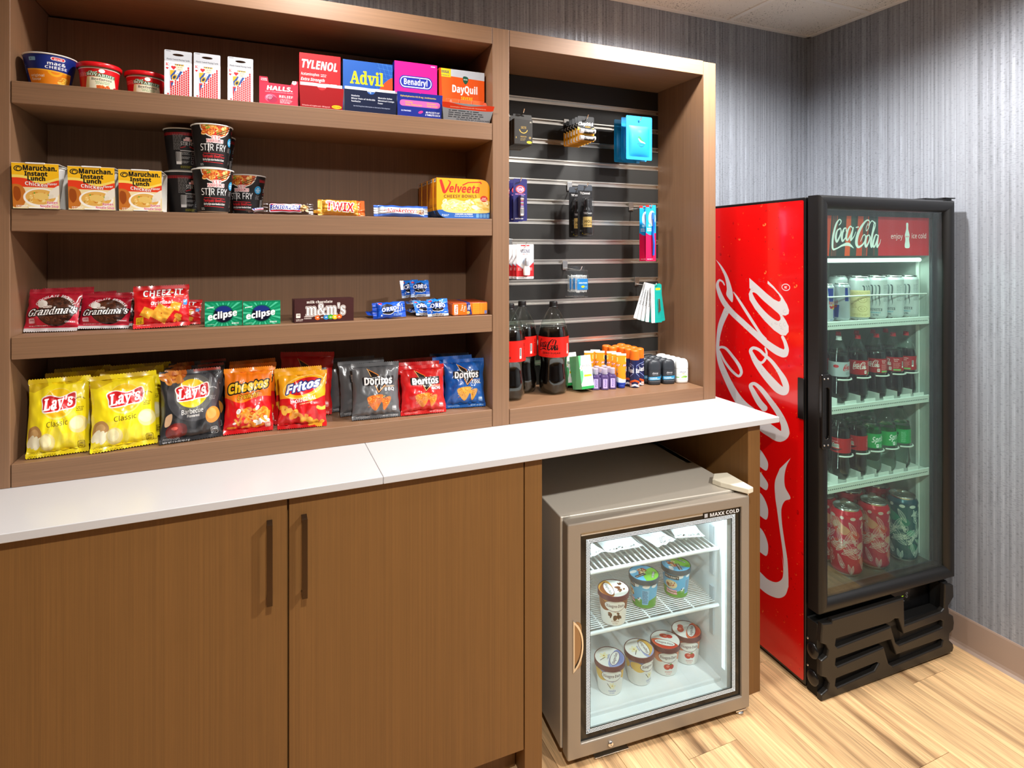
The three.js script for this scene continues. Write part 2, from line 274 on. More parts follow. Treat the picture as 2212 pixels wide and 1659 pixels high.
// ---------------------------------------------------------------- base cabinet and worktop
const ZD = -1.49;
{
  const c = thing('base_cabinet', 'brown wood laminate base cabinet with two flat doors under the worktop', 'cabinet', [0.06, 0, -1.76]);
  const P = (n, x0, x1, y0, y1, z0, z1, mat = WOODDOOR, par = c, turned = false) => part(n, slab(x0 - 0.06, x1 - 0.06, y0, y1, z0 + 1.76, z1 + 1.76, 0.0015, turned), mat, par);
  P('carcass', -0.6, 0.674, 0.095, 0.897, WALLZ + 0.006, ZD - 0.0215, WOODDOOR);
  P('toe_kick', -0.6, 0.674, 0, 0.095, WALLZ + 0.02, ZD - 0.06, WOODDOOR);
  P('side_stile', 0.6765, 0.73, 0, 0.897, WALLZ + 0.006, ZD, WOODDOOR);
  const dm = M(0x4d3d2e, { metalness: 0.9, roughness: 0.28 });
  for (const [x0, x1, hx] of [[-0.546, 0.0605, 0.022], [0.0645, 0.6735, 0.098]]) {
    const d = P('door', x0, x1, 0.093, 0.894, ZD - 0.02, ZD);
    const w = 0.0062, h = 0.0925, cx = hx - 0.06, cy = 0.755, z0 = ZD + 1.76, z1 = z0 + 0.032;
    const arch = plate([[0, -h], [0.032, -h], [0.032, h], [0, h], [0, h - 0.005], [0.026, h - 0.012], [0.026, -h + 0.012], [0, -h + 0.005]], 2 * w, 0.0006);
    arch.rotateY(-Math.PI / 2); arch.translate(w, 0, 0);
    part('handle', arch, dm, d, [cx, cy, z0], null, 'dark bronze bar handle');
  }
}
{
  const e = thing('counter_end_panel', 'brown wood laminate end panel holding up the worktop beside the red cooler', 'panel', [1.516, 0, -1.76]);
  part('panel_board', slab(-0.027, 0.026, 0, 0.898, WALLZ + 1.764, ZD + 1.76, 0.0015), WOODDOOR, e);
}
{
  const w = thing('worktop', 'long white worktop with a seam, on the base cabinet', 'worktop', [0.47, 0.899, -1.744]);
  const a = slab(-0.66 - 0.47, 0.2812 - 0.47, 0, 0.019, WALLZ + 1.745, -1.465 + 1.744, 0.0018), b = slab(0.2818 - 0.47, 1.602 - 0.47, 0, 0.019, WALLZ + 1.745, -1.465 + 1.744, 0.0018);
  part('worktop_slab', a, WHITE, w); part('worktop_slab', b, WHITE, w);
}
// ---------------------------------------------------------------- builders for packaged goods
const film = (map, o = {}) => PM(0xffffff, { map, roughness: 0.3, clearcoat: 0.6, clearcoatRoughness: 0.16, side: THREE.DoubleSide, ...o });
const cardm = (map, o = {}) => M(0xffffff, { map, roughness: 0.38, ...o });
const faceCam = (x, z) => Math.atan2(-x, -z);
function gridGeo(nx, ny, fn, flip) {
  const pos = [], uv = [], idx = [];
  for (let j = 0; j <= ny; j++) for (let i = 0; i <= nx; i++) { const p = fn(i / nx, j / ny); pos.push(p[0], p[1], p[2]); uv.push(p[3] ?? i / nx, p[4] ?? j / ny); }
  for (let j = 0; j < ny; j++) for (let i = 0; i < nx; i++) { const a = j * (nx + 1) + i, b = a + 1, c = a + nx + 1, d = c + 1; flip ? idx.push(a, c, b, b, c, d) : idx.push(a, b, c, b, d, c); }
  const g = new THREE.BufferGeometry(); g.setAttribute('position', new THREE.Float32BufferAttribute(pos, 3)); g.setAttribute('uv', new THREE.Float32BufferAttribute(uv, 2)); g.setIndex(idx); g.computeVertexNormals(); return g;
}
// pillow bag standing on y = 0, facing +z; crimped seals at both ends
function bagGeo(w, h, d, sd = 1, o = {}) {
  const sh = o.seal ?? 0.011, pinch = o.pinch ?? 0.07, wr = o.wr ?? 0.009;
  const half = (t) => w / 2 * (1 - pinch * Math.pow(Math.sin(Math.PI * t), 0.7));
  const face = (sg) => gridGeo(30, 34, (a, b) => {
    const s = a * 2 - 1, pr = Math.pow(Math.sin(Math.PI * clamp(b, 0.0001, 0.9999)), 0.5), ed = Math.pow(Math.max(0, 1 - Math.pow(Math.abs(s), 2.4)), 0.72), sag = 1 + 0.22 * (0.5 - b);
    const cre = -Math.abs(noise(s * 2.2 + sd, b * 2.6 + sd * 3, sg + sd)) * 1.2 + noise(s * 6 + sd, b * 1.6, sd * 2.2 + sg) * (1.1 - pr) * 1.4 + noise(s * 4.3, b * 6 + sd, sg * 3) * 0.35 + noise(s * 9 + b * 5, b * 11 - s * 4 + sd, sg) * 0.16;
    const y = lerp(sh, h - sh, b) + (1 - Math.abs(s)) * 0 + noise(s * 2, sd, b) * 0.003 * pr;
    return [s * half(b) + noise(b * 5, sd * 1.7, s > 0 ? 1 : 9) * 0.003 * Math.abs(s), y, sg * (d / 2 * pr * ed * sag + wr * cre * ed), a, y / h];
  }, sg < 0);
  const seal = (y0, y1, dir) => gridGeo(46, 2, (a, b) => { const s = a * 2 - 1, z = noise(s * 2.5 + sd, dir * 4, sd) * 0.005 * Math.sqrt(b), zig = b === 1 ? (Math.round(a * 46) % 2 ? 0.0012 : -0.0012) * dir : 0; const y = lerp(y0, y1, b) + zig; return [s * w / 2, y, z + (o.curl ?? 0) * b * b * dir, a, clamp(y / h, 0, 1)]; }, dir < 0);
  return { pouch: merge(face(1), face(-1)), top: seal(h - sh, h, 1), bottom: seal(sh, 0, -1) };
}
function makeBag(name, label, w, h, d, tex, sd, group, o = {}) {
  const t = thing(name, label, o.cat || 'chip bag', [0, 0, 0], 0, group), g = bagGeo(w, h, d, sd, o), m = tex.isMaterial ? tex : film(tex, o.mat);
  part('pouch', g.pouch, m, t); part('top_seal', g.top, m, t); part('bottom_seal', g.bottom, m, t); return t;
}
// a bag whose bottom corners and top middle are known from the photograph, on a shelf at height Y
function bagAt(BL, BR, top, Y, name, label, d, tex, sd, group, o = {}) {
  const a = onY(...BL, Y), b = onY(...BR, Y), zlim = o.zmax ?? ZF + 0.012; for (const p of [a, b]) { p[2] = Math.min(p[2], zlim); }
  const w = Math.hypot(b[0] - a[0], b[2] - a[2]), ry = -Math.atan2(b[2] - a[2], b[0] - a[0]), lean = rad(o.lean ?? 11), mx = (a[0] + b[0]) / 2, mz = (a[2] + b[2]) / 2;
  const up = new THREE.Vector3(-Math.sin(ry) * Math.sin(lean), Math.cos(lean), -Math.cos(ry) * Math.sin(lean)), right = new THREE.Vector3(Math.cos(ry), 0, -Math.sin(ry)), n = right.clone().cross(up), r = new THREE.Vector3(...ray(...top)), q = new THREE.Vector3(mx, Y, mz), eye = new THREE.Vector3(0, EYE, 0);
  const t = q.clone().sub(eye).dot(n) / r.dot(n), hit = eye.add(r.multiplyScalar(t)), h = o.h ?? hit.sub(q).dot(up);
  const bag = makeBag(name, label, w * (o.wide ?? 1), h, d, tex, sd, group, o); bag.userData.rest = Y;
  bag.position.set(mx, Y + 0.0005, mz); bag.rotation.order = 'YXZ'; bag.rotation.y = ry; bag.rotation.x = -lean; bag.rotation.z = rad(o.roll ?? 0); return settle(bag, Y);
}
function bagBehind(src, dx, dz, ry = 0, lean = 8, roll = 0, label, dy = 0) { const o = copyOf(src, [src.position.x + dx, src.position.y + dy, src.position.z + dz], src.rotation.y + rad(ry), label); o.rotation.x = src.rotation.x - rad((lean - 8) * 0.15); o.rotation.z = rad(roll); o.scale.z = 0.72; return settle(o, src.userData.rest); }
// lower or lift a thing until its lowest point rests at y
function settle(o, y) { o.updateMatrixWorld(true); let lo = Infinity; const v = new THREE.Vector3(); o.traverse((m) => { if (m.isMesh) { const p = m.geometry.attributes.position; for (let i = 0; i < p.count; i++) lo = Math.min(lo, v.fromBufferAttribute(p, i).applyMatrix4(m.matrixWorld).y); } }); o.position.y += y + 0.0004 - lo; return o; }
// candy bar: a pillow lying along x, its print facing +z
function barGeo(L, h, d, sd) { const g = bagGeo(h, L, d, sd, { seal: 0.012, pinch: 0.02, wr: 0.002 }); for (const q of Object.values(g)) { q.rotateZ(-Math.PI / 2); q.translate(-L / 2, 0, 0); const uv = q.attributes.uv; for (let i = 0; i < uv.count; i++) uv.setXY(i, uv.getY(i), 1 - uv.getX(i)); } return g; }
function makeBar(name, label, L, h, d, tex, sd, group, o = {}) { const t = thing(name, label, o.cat || 'candy bar', [0, 0, 0], 0, group), g = barGeo(L, h, d, sd), m = film(tex, o.mat); part('wrapper', g.pouch, m, t); part('end_fin', g.top, m, t); part('end_fin', g.bottom, m, t); return t; }
function carton(name, label, w, h, d, mats, cat, group) { const t = thing(name, label, cat, [0, 0, 0], 0, group), g = new THREE.BoxGeometry(w, h, d); g.translate(0, h / 2, 0); part('carton', g, mats, t); return t; }
const six = (front, side, top = side) => [side, side, top, side, front, side];
function quadSolid(p, t) { // four corners counter-clockwise seen from the front, thickened backwards; uv 0..1 in front
  const P = p.map((q) => new THREE.Vector3(...q)), n = P[1].clone().sub(P[0]).cross(P[3].clone().sub(P[0])).normalize().multiplyScalar(-t), B = P.map((q) => q.clone().add(n)), pos = [], uv = [], U = [[0, 0], [1, 0], [1, 1], [0, 1]], E = [[0.01, 0.5], [0.01, 0.5], [0.01, 0.5], [0.01, 0.5]];
  const quad = (a, b, c, d, u) => { for (const [q, k] of [[a, 0], [b, 1], [c, 2], [a, 0], [c, 2], [d, 3]]) { pos.push(q.x, q.y, q.z); uv.push(...u[k]); } };
  quad(P[0], P[1], P[2], P[3], U); quad(B[1], B[0], B[3], B[2], [[1, 0], [0, 0], [0, 1], [1, 1]]); for (let i = 0; i < 4; i++) quad(P[i], B[i], B[(i + 1) % 4], P[(i + 1) % 4], E);
  const g = new THREE.BufferGeometry(); g.setAttribute('position', new THREE.Float32BufferAttribute(pos, 3)); g.setAttribute('uv', new THREE.Float32BufferAttribute(uv, 2)); g.computeVertexNormals(); return g;
}
const GREYCARD = M(0xb9bcc2, { roughness: 0.8 }), WHITECARD = M(0xe9e8e4, { roughness: 0.7 });
// counter display box: tall body with an open tray in front; origin bottom middle of the tray front
function dispenser(name, label, w, h, th, face, tray, side, o = {}) {
  const t = thing(name, label, 'medicine box', [0, 0, 0], 0, 'medicine dispenser boxes on the top shelf'), td = o.td ?? 0.045, bd = o.bd ?? 0.05, f = o.flare ?? 0.006;
  const b = new THREE.BoxGeometry(w, h, bd); b.translate(0, h / 2, -td - bd / 2); part('body', b, six(cardm(face), M(side, { roughness: 0.4 })), t);
  const s = new THREE.Shape(); const nw = o.notch ?? 0.012; s.moveTo(-w / 2, 0); s.lineTo(w / 2, 0); s.lineTo(w / 2 + f / 2, th); s.lineTo(nw, th); s.quadraticCurveTo(nw * 0.8, th - nw * 0.8, 0, th - nw * 0.8); s.quadraticCurveTo(-nw * 0.8, th - nw * 0.8, -nw, th); s.lineTo(-w / 2 - f / 2, th);
  const fg = plate(s, 0.0012); fg.translate(0, 0, -0.0012); const fp = fg.attributes.position; for (let i = 0; i < fp.count; i++) fp.setZ(i, fp.getZ(i) + f * fp.getY(i) / th); fg.computeVertexNormals();
  part('tray_front', fg, cardm(tray), t);
  for (const sg of [-1, 1]) { const sgm = plate([[0, 0], [td, 0], [td, th * 1.12], [td * 0.6, th * 1.06], [f * -0.5, th]], 0.001); sgm.rotateY(Math.PI / 2); part('tray_side', sgm, GREYCARD, t, [sg * (w / 2 - 0.001), 0, 0]); }
  part('tray_bottom', moved(new THREE.BoxGeometry(w - 0.002, 0.001, td), 0, 0.0006, -td / 2), GREYCARD, t);
  if (o.flap) { const fl = plate([[-w / 2, 0], [w / 2, 0], [w / 2, o.flap], [w * 0.3, o.flap * 0.93], [w * 0.16, o.flap * 1.02], [0, o.flap * 0.94], [-w * 0.2, o.flap * 1.03], [-w / 2, o.flap]], 0.0008); part('torn_flap', fl, GREYCARD, t, [0, th, -0.004], [-0.35, 0, 0]); }
  const n = o.packets ?? 6; for (let i = 0; i < n; i++) { const k = part('sachet', soft(w * 0.84 / (o.cols ?? 1) - 0.002, th * (o.fill ?? 0.75), 0.004, 0.0015, 1), o.pk || GREYCARD, t, [((i % (o.cols ?? 1)) - ((o.cols ?? 1) - 1) / 2) * w * 0.84 / (o.cols ?? 1), th * (o.fill ?? 0.75) / 2 + 0.002, -0.008 - Math.floor(i / (o.cols ?? 1)) * 0.007]); k.rotation.x = -0.08; }
  return t;
}
function cupThing(name, label, rT, rB, h, tex, cat, group, o = {}) {
  const t = thing(name, label, cat, [0, 0, 0], 0, group), m = tex.isMaterial ? tex : M(0xffffff, { map: tex, roughness: o.rough ?? 0.4 });
  part('cup', turn([[rB, 0.004], [lerp(rB, rT, 0.3), h * 0.3], [lerp(rB, rT, 0.65), h * 0.65], [rT, h]], 48), m, t);
  part('foot', turn([[0, 0.004], [rB * 0.9, 0.004], [rB * 0.94, 0], [rB, 0.004]], 40), o.rim || WHITECARD, t);
  part('rim', new THREE.TorusGeometry(rT, 0.0018, 8, 48).rotateX(Math.PI / 2).translate(0, h, 0), o.rim || WHITECARD, t);
  const lid = flatDisc(rT, h + 0.001, 40); part('lid', lid, o.lid || WHITECARD, t); return t;
}
// rounded bar lofted upward: outline half sizes per level [y, halfW, halfD, corner]
function loft(levels, seg = 32) {
  return gridGeo(seg, levels.length - 1, (a, b) => { const L = levels[Math.round(b * (levels.length - 1))], th = a * Math.PI * 2 + Math.PI, n = L[3] ?? 2, c = Math.cos(th), s = Math.sin(th), k = Math.pow(Math.pow(Math.abs(s), n) + Math.pow(Math.abs(c), n), -1 / n); return [s * k * L[1], L[0], c * k * L[2], a, (L[0] - levels[0][0]) / (levels[levels.length - 1][0] - levels[0][0])]; });
}
const PET = PM(0xf4fbf8, { transmission: 1, thickness: 0, roughness: 0.03, ior: 1.45 });
const COLA = PM(0x0a0403, { roughness: 0.06, clearcoat: 1, clearcoatRoughness: 0.03 });
// contour soda bottle
function bottleGeo(R, H) {
  const K = (a) => a.map(([r, y]) => [r * R, y * H]), mod = (phi, y, r) => { const k = clamp(1 - y / (H * 0.09), 0, 1); return r * (1 - 0.16 * k * Math.pow(Math.abs(Math.sin(phi * 2.5)), 1.5)); };
  const body = [[0.1, 0.012], [0.45, 0.002], [0.72, 0], [0.86, 0.02], [0.96, 0.06], [0.99, 0.12], [0.96, 0.19], [0.9, 0.26], [0.87, 0.32], [0.9, 0.38], [0.975, 0.405], [0.985, 0.412], [0.985, 0.622], [0.975, 0.63], [0.96, 0.66], [0.9, 0.71], [0.76, 0.78], [0.56, 0.85], [0.36, 0.905], [0.26, 0.925], [0.24, 0.95]];
  const fill = 0.735, liq = body.filter((p) => p[1] < fill).map(([r, y]) => [r * 0.975, y + 0.004]); liq.push([0.84, fill], [0, fill]);
  return { shell: turn(K(body), 40, mod), liquid: turn(K(liq), 40, mod), label: turn(K([[1.0, 0.408], [1.008, 0.412], [1.008, 0.622], [1.0, 0.626]]), 48), ring: turn(K([[0.26, 0.938], [0.3, 0.94], [0.3, 0.948], [0.26, 0.95]]), 28), cap: turn(K([[0, 1.0], [0.235, 1.0], [0.262, 0.993], [0.266, 0.955], [0.262, 0.952], [0.2, 0.952]]), 60, (phi, y, r) => (r > 0.25 * R && y < H * 0.99 ? r * (1 + 0.012 * Math.sign(Math.sin(phi * 30))) : r)) };
}
function bottle(name, label, R, H, tex, capc, group, liquid = COLA) {
  const t = thing(name, label, 'drink bottle', [0, 0, 0], 0, group), g = bottleGeo(R, H);
  if (liquid) part('drink', g.liquid, liquid, t); part('bottle', g.shell, PET, t); part('label_band', g.label, tex.isMaterial ? tex : M(0xffffff, { map: tex, roughness: 0.3 }), t); part('neck_ring', g.ring, capc, t); part('cap', g.cap, capc, t); return t;
}
function canThing(name, label, r, h, tex, group, o = {}) {
  const t = thing(name, label, 'drink can', [0, 0, 0], 0, group), K = (a) => a.map(([x, y]) => [x * r, y]), n = o.neck ?? 0.82, e = r / 0.033, AL = o.al || STEEL;
  part('can_body', turn(K([[0.8, 0.004 * e], [0.9, 0.0075 * e], [0.98, 0.012 * e], [1, 0.016 * e], [1, h * 0.5], [1, h - 0.016 * e], [0.97, h - 0.012 * e], [n + 0.02, h - 0.005 * e]]), 48), tex.isMaterial ? tex : M(0xffffff, { map: tex, roughness: 0.25, metalness: o.metal ?? 0.3 }), t);
  part('base', turn(K([[0, 0.006 * e], [0.62, 0.004 * e], [0.7, 0], [0.76, 0], [0.8, 0.004 * e]]), 40), AL, t);
  part('lid', turn(K([[n + 0.02, h - 0.005 * e], [n + 0.035, h - 0.002 * e], [n + 0.02, h], [n - 0.02, h - 0.001 * e], [n - 0.04, h - 0.006 * e], [n - 0.1, h - 0.0045 * e], [0, h - 0.0045 * e]]), 48), AL, t);
  const tab = plate(rrect(-0.24 * r, -0.42 * r, 0.48 * r, 0.84 * r, 0.2 * r), 0.0012 * e, 0.0003, [rrect(-0.13 * r, 0.1 * r, 0.26 * r, 0.22 * r, 0.08 * r, THREE.Path)]); tab.rotateX(-Math.PI / 2); part('pull_tab', tab, AL, t, [0, h - 0.0042 * e, 0], [0.06, o.tab ?? 0.5, 0]); return t;
}
// ---------------------------------------------------------------- top shelf: cups, bowls, playing cards, medicine
{
  const Y = S[0] + 0.0008;
  const mac = canvas(1024, 300, '#14297f', (g) => {
    for (const x of [120, 830, 250, 930]) { g.strokeStyle = '#f5a81c'; g.lineWidth = 16; g.beginPath(); g.arc(x, 30 + (x % 70), 26, 0.3, 2.4); g.stroke(); }
    poly(g, [[330, 150], [690, 170], [700, 300], [345, 300]], '#f08a12'); poly(g, [[330, 150], [690, 170], [690, 182], [332, 164]], '#f6b73a');
    rr(g, 520, 26, 96, 34, 17, '#fff'); rr(g, 526, 30, 84, 26, 13, '#d4232a'); tx(g, 'Kraft', 568, 44, 20, 56, '#fff', { k: 0.2 });
    tx(g, 'mac&', 560, 92, 46, 130, '#fff'); tx(g, 'CHEESE', 560, 132, 38, 160, '#fff');
    g.strokeStyle = '#f9b61e'; g.lineWidth = 20; g.beginPath(); g.arc(556, 165, 46, 0.25, 2.9); g.stroke(); tx(g, 'original', 420, 222, 34, 116, '#fff', { thin: 1 }); tx(g, 'flavor', 408, 258, 34, 86, '#fff', { thin: 1 });
    chips(g, 26, 580, 230, 90, 50, 20, ['#f7b52a', '#e88d10', '#ffd05c'], 4); rr(g, 370, 40, 52, 36, 5, '#7fb6e6'); tx(g, '3', 386, 58, 22, 0, '#14297f'); print(g, 260, 100, 60, 6, 16, '#8fa3dd', 2);
  });
  const c1 = cupThing('pasta_cup', 'blue and orange macaroni cheese cup beside the end upright', 0.054, 0.0405, 0.074, mac, 'food cup', null, { lid: M(0xe9a548) });
  c1.position.set(-0.478, Y, -1.802); c1.rotation.y = 0.22;
  const chef = canvas(1024, 260, '#d9121c', (g) => {
    print(g, 300, 60, 110, 4, 13, '#f6a7a5', 4); poly(g, [[404, 110], [650, 104], [690, 260], [380, 260]], '#f7efd2'); poly(g, [[404, 110], [430, 106], [420, 260], [380, 260]], '#e8d49a');
    ell(g, 530, 34, 26, 24, '#fff'); tx(g, 'Chef', 452, 56, 34, 74, '#fff', { f: 'serif', k: 0.3, st: '#1c6a2e', sw: 9 }); tx(g, 'BOYARDEE', 526, 86, 46, 250, '#fff', { f: 'serif', up: 0.06, st: '#1c6a2e', sw: 12 });
    tx(g, 'Beefaroni', 532, 138, 40, 180, '#2a2a22', { f: 'serif' }); tx(g, 'Pasta in Tomato', 540, 168, 18, 130, '#2d7a38'); tx(g, 'and Meat Sauce', 540, 186, 18, 120, '#2d7a38'); chips(g, 24, 480, 214, 110, 50, 18, ['#e0681c', '#c9430f', '#f08a3a'], 8); ell(g, 670, 236, 26, 26, '#b5124a');
    box(g, 0, 0, 1024, 8, '#f4f1ea');
  });
  const bowl = (label, x, z) => {
    const t = thing('pasta_bowl', label, 'food bowl', [x, Y, z], faceCam(x, z), 'red pasta bowls on the top shelf'), r = 0.046;
    part('bowl', turn([[0.037, 0.001], [0.0385, 0.004], [r - 0.0035, 0.044], [r - 0.002, 0.052]], 48), M(0xffffff, { map: chef, roughness: 0.35 }), t); part('foot', turn([[0, 0.003], [0.034, 0.003], [0.037, 0.001]], 32), M(0xb01018), t);
    part('collar', turn([[r - 0.002, 0.052], [r - 0.001, 0.0565]], 48), M(0x8a6a55), t);
    part('lid', turn([[0, 0.0655], [r - 0.006, 0.066], [r, 0.0665], [r + 0.0026, 0.064], [r + 0.0026, 0.056], [r, 0.055]], 48), M(0xd5101c, { roughness: 0.3 }), t); return t;
  };
  bowl('red pasta bowl next to the blue and orange cup', -0.374, -1.795); bowl('red pasta bowl tucked against the playing cards', -0.279, -1.832);
  const king = canvas(256, 380, '#f4f5f7', (g) => {
    box(g, 48, 40, 180, 320, '#fdfdfd'); g.strokeStyle = '#5a72b0'; g.lineWidth = 2; g.strokeRect(48, 22, 180, 350);
    for (let j = 0; j < 15; j++) for (let i = 0; i < 9; i++) { const x = 62 + i * 20, y = 30 + j * 25 + (i % 2) * 12; if (x + y * 0.75 > 250 + 18 * (i % 2)) { ell(g, x, y, 9, 11, '#d21f2b'); poly(g, [[x - 9, y + 4], [x + 9, y + 4], [x, y + 17]], '#d21f2b'); } }
    box(g, 96, 26, 84, 14, '#26324f'); for (let i = 0; i < 4; i++) poly(g, [[98 + i * 22, 40], [108 + i * 22, 20], [118 + i * 22, 40]], '#e8b32a');
    poly(g, [[100, 42], [176, 42], [170, 84], [150, 100], [112, 92]], '#f3dcc4'); line(g, [[124, 58], [136, 57]], '#26324f', 3); line(g, [[148, 56], [160, 55]], '#26324f', 3); line(g, [[128, 82], [150, 84]], '#a33', 3);
    poly(g, [[92, 92], [170, 100], [120, 190], [60, 200], [52, 130]], '#2a4f9e'); poly(g, [[110, 96], [146, 98], [80, 240], [52, 240]], '#f2efe6'); for (let i = 0; i < 7; i++) line(g, [[66 + i * 8, 205 - i * 14], [84 + i * 8, 215 - i * 14]], '#26324f', 3);
    ell(g, 92, 168, 22, 32, '#e8b32a', 0.5); ell(g, 92, 168, 12, 20, '#26324f', 0.5); poly(g, [[52, 96], [100, 92], [60, 150], [52, 150]], '#e8b32a'); poly(g, [[52, 210], [84, 214], [60, 300], [52, 290]], '#d21f2b'); poly(g, [[60, 230], [84, 225], [66, 280]], '#2a4f9e');
    const heart = (x, y, s) => { ell(g, x - s * 0.5, y, s * 0.62, s * 0.6, '#d21f2b'); ell(g, x + s * 0.5, y, s * 0.62, s * 0.6, '#d21f2b'); poly(g, [[x - s * 1.08, y + s * 0.2], [x + s * 1.08, y + s * 0.2], [x, y + s * 1.5]], '#d21f2b'); };
    tx(g, 'K', 26, 34, 44, 30, '#d21f2b', { f: 'serif' }); heart(26, 74, 11); heart(84, 60, 20); heart(34, 350, 9);
  });
  const tab = canvas(256, 120, '#c3c7cf', (g) => { tx(g, 'Plastic Coated Playing Cards', 128, 98, 22, 214, '#20242c', { f: 'serif' }); box(g, 14, 10, 44, 4, '#20242c'); });
  const edge = M(0xdfe2e8, { roughness: 0.4 });
  const deck = (uL, uR, z, label) => {
    const x = (xAt(uL, z) + xAt(uR, z)) / 2, w = 0.063, t = thing('playing_card_box', label, 'card box', [x, Y, z - 0.008], 0.04, 'playing card boxes on the top shelf');
    const b = new THREE.BoxGeometry(w, 0.092, 0.016); b.translate(0, 0.046, 0); part('carton', b, six(cardm(king), edge), t);
    const s = rrect(-w / 2, 0, w, 0.029, [0, 0, 0.003, 0.003]), hole = new THREE.Path(); hole.absellipse(0, 0.018, 0.013, 0.0032, 0, Math.PI * 2); part('hang_tab', plate(s, 0.0012, 0, [hole]), cardm(tab), t, [0, 0.0922, 0.0066]); return t;
  };
  deck(355, 414, -1.765, 'white playing card box touching the red pasta bowl'); deck(418, 476, -1.762, 'white playing card box between the two other card boxes'); deck(491, 547, -1.762, 'white playing card box standing apart, towards the cough drops');
  // cough drops
  const halls = canvas(512, 420, '#c2153c', (g) => {
    box(g, 0, 90, 512, 330, '#d01b42'); tx(g, 'CHERRY', 62, 30, 22, 84, '#fff'); tx(g, 'FLAVOR', 62, 52, 22, 84, '#fff'); ell(g, 458, 48, 34, 34, '#fff'); tx(g, '9', 458, 40, 40, 0, '#c2153c'); tx(g, 'DROPS', 458, 66, 12, 40, '#c2153c');
    tx(g, 'HALLS.', 268, 160, 88, 350, '#fff', { k: 0.12, fat: 4 }); tx(g, 'MENTHOL · COUGH SUPPRESSANT/ORAL ANESTHETIC', 260, 216, 18, 370, '#f7a9bb'); tx(g, 'RELIEF', 350, 276, 52, 190, '#fff'); print(g, 270, 312, 170, 4, 18, '#fbd3dc', 6);
    ell(g, 150, 310, 78, 62, '#e75a83'); ell(g, 170, 330, 66, 50, '#b81048'); ell(g, 130, 296, 44, 34, '#f49ab4'); g.strokeStyle = '#7d0830'; g.lineWidth = 8; g.beginPath(); g.arc(140, 310, 26, 0, 7); g.stroke(); tx(g, 'H', 140, 310, 30, 0, '#7d0830');
  });
  { const z = -1.764, a = xAt(560, z), b = xAt(644, z), w = b - a, t = thing('cough_drop_box', 'small crimson cough drop carton with cut-out corner tabs', 'medicine box', [(a + b) / 2, Y, z]); const h = 0.078;
    const s = new THREE.Shape(); s.moveTo(-w / 2, 0); s.lineTo(w / 2, 0); s.lineTo(w / 2, h * 0.94); s.lineTo(w / 2 - 0.014, h * 0.94); s.lineTo(w / 2 - 0.02, h * 0.78); s.lineTo(-w / 2 + 0.024, h * 0.8); s.lineTo(-w / 2 + 0.021, h); s.lineTo(-w / 2, h);
    part('front_panel', plate(s, 0.0012), cardm(halls), t, [0, 0, -0.0012]); const bx = new THREE.BoxGeometry(w, h * 0.76, 0.03); bx.translate(0, h * 0.38, -0.0165); part('carton', bx, M(0xb01237, { roughness: 0.4 }), t); }
  // dispensers
  const tyl = canvas(400, 480, '#d8101c', (g) => { poly(g, [[130, 480], [300, 250], [400, 250], [400, 480]], '#e8503a'); poly(g, [[200, 480], [330, 300], [400, 330], [400, 480]], '#d8101c'); tx(g, 'TYLENOL', 196, 92, 96, 356, '#fff', { k: 0.18, fat: 3, up: 0.02 }); tx(g, 'Acetaminophen', 104, 172, 32, 176, '#fff', { thin: 1 }); print(g, 206, 164, 60, 2, 14, '#fff', 3); tx(g, 'Extra Strength', 130, 216, 36, 232, '#fff', { k: 0.25 }); rr(g, 290, 240, 84, 34, 17, '#fff'); });
  const tylT = canvas(400, 240, '#a30a14', (g) => { tx(g, '50 Pouches of 2 Caplets each – 500 mg each', 150, 216, 20, 250, '#f2c9c6', { f: 'serif' }); ell(g, 336, 210, 46, 20, '#f5d21c'); tx(g, 'EASY OPEN', 336, 210, 14, 70, '#a30a14'); });
  const adv = canvas(460, 480, '#1c55a8', (g) => { g.globalAlpha = 0.5; for (let i = -6; i < 20; i++) { line(g, [[i * 40, 0], [i * 40 + 160, 480]], '#7db4ec', 2); line(g, [[0, i * 40], [460, i * 40 + 60]], '#7db4ec', 2); } g.globalAlpha = 1; blob(g, [[300, 300], [460, 120], [480, 480], [300, 480], [380, 380]], '#d7481c'); blob(g, [[60, -40], [260, -30], [330, 130], [200, 300], [40, 280], [-40, 120]], '#1e57ac'); tx(g, 'Advil', 220, 150, 150, 310, '#f6d613', { f: 'serif', fat: 5 }); tx(g, 'Ibuprofen Tablets, 200 mg', 140, 258, 32, 236, '#fff', { thin: 1 }); tx(g, 'Pain Reliever/Fever Reducer (NSAID)', 200, 300, 32, 350, '#fff', { thin: 1 }); ell(g, 410, 330, 30, 30, '#f08a2a'); tx(g, 'Coated', 410, 330, 14, 44, '#fff'); });
  const advT = canvas(460, 240, '#0d1a3c', (g) => { ['Headache', 'Minor Pain of Arthritis', 'Toothache'].forEach((s, i) => { tx(g, '✓', 34, 66 + i * 30, 26, 22, '#f0c020'); tx(g, s, 60 + s.length * 4.5, 66 + i * 30, 24, s.length * 9, '#e8ecf5'); }); ['Muscular Aches', 'Menstrual Cramps', 'Fever'].forEach((s, i) => { tx(g, '✓', 262, 66 + i * 30, 26, 22, '#f0c020'); tx(g, s, 290 + s.length * 4.5, 66 + i * 30, 24, s.length * 9, '#e8ecf5'); }); tx(g, 'See Full Drug Facts Information on the back of this dispenser', 240, 176, 16, 320, '#b8c0d8'); });
  const ben = canvas(420, 480, '#e4168c', (g) => { rr(g, 44, 112, 330, 106, 53, '#1c2fa0'); rr(g, 54, 120, 310, 90, 45, '#fff'); rr(g, 62, 128, 294, 74, 37, '#1c2fa0'); tx(g, 'Benadryl', 206, 164, 70, 240, '#fff'); tx(g, 'ALLERGY', 226, 286, 54, 232, '#fff', { k: 0.15 }); box(g, 356, 12, 44, 10, '#f9b6dc'); });
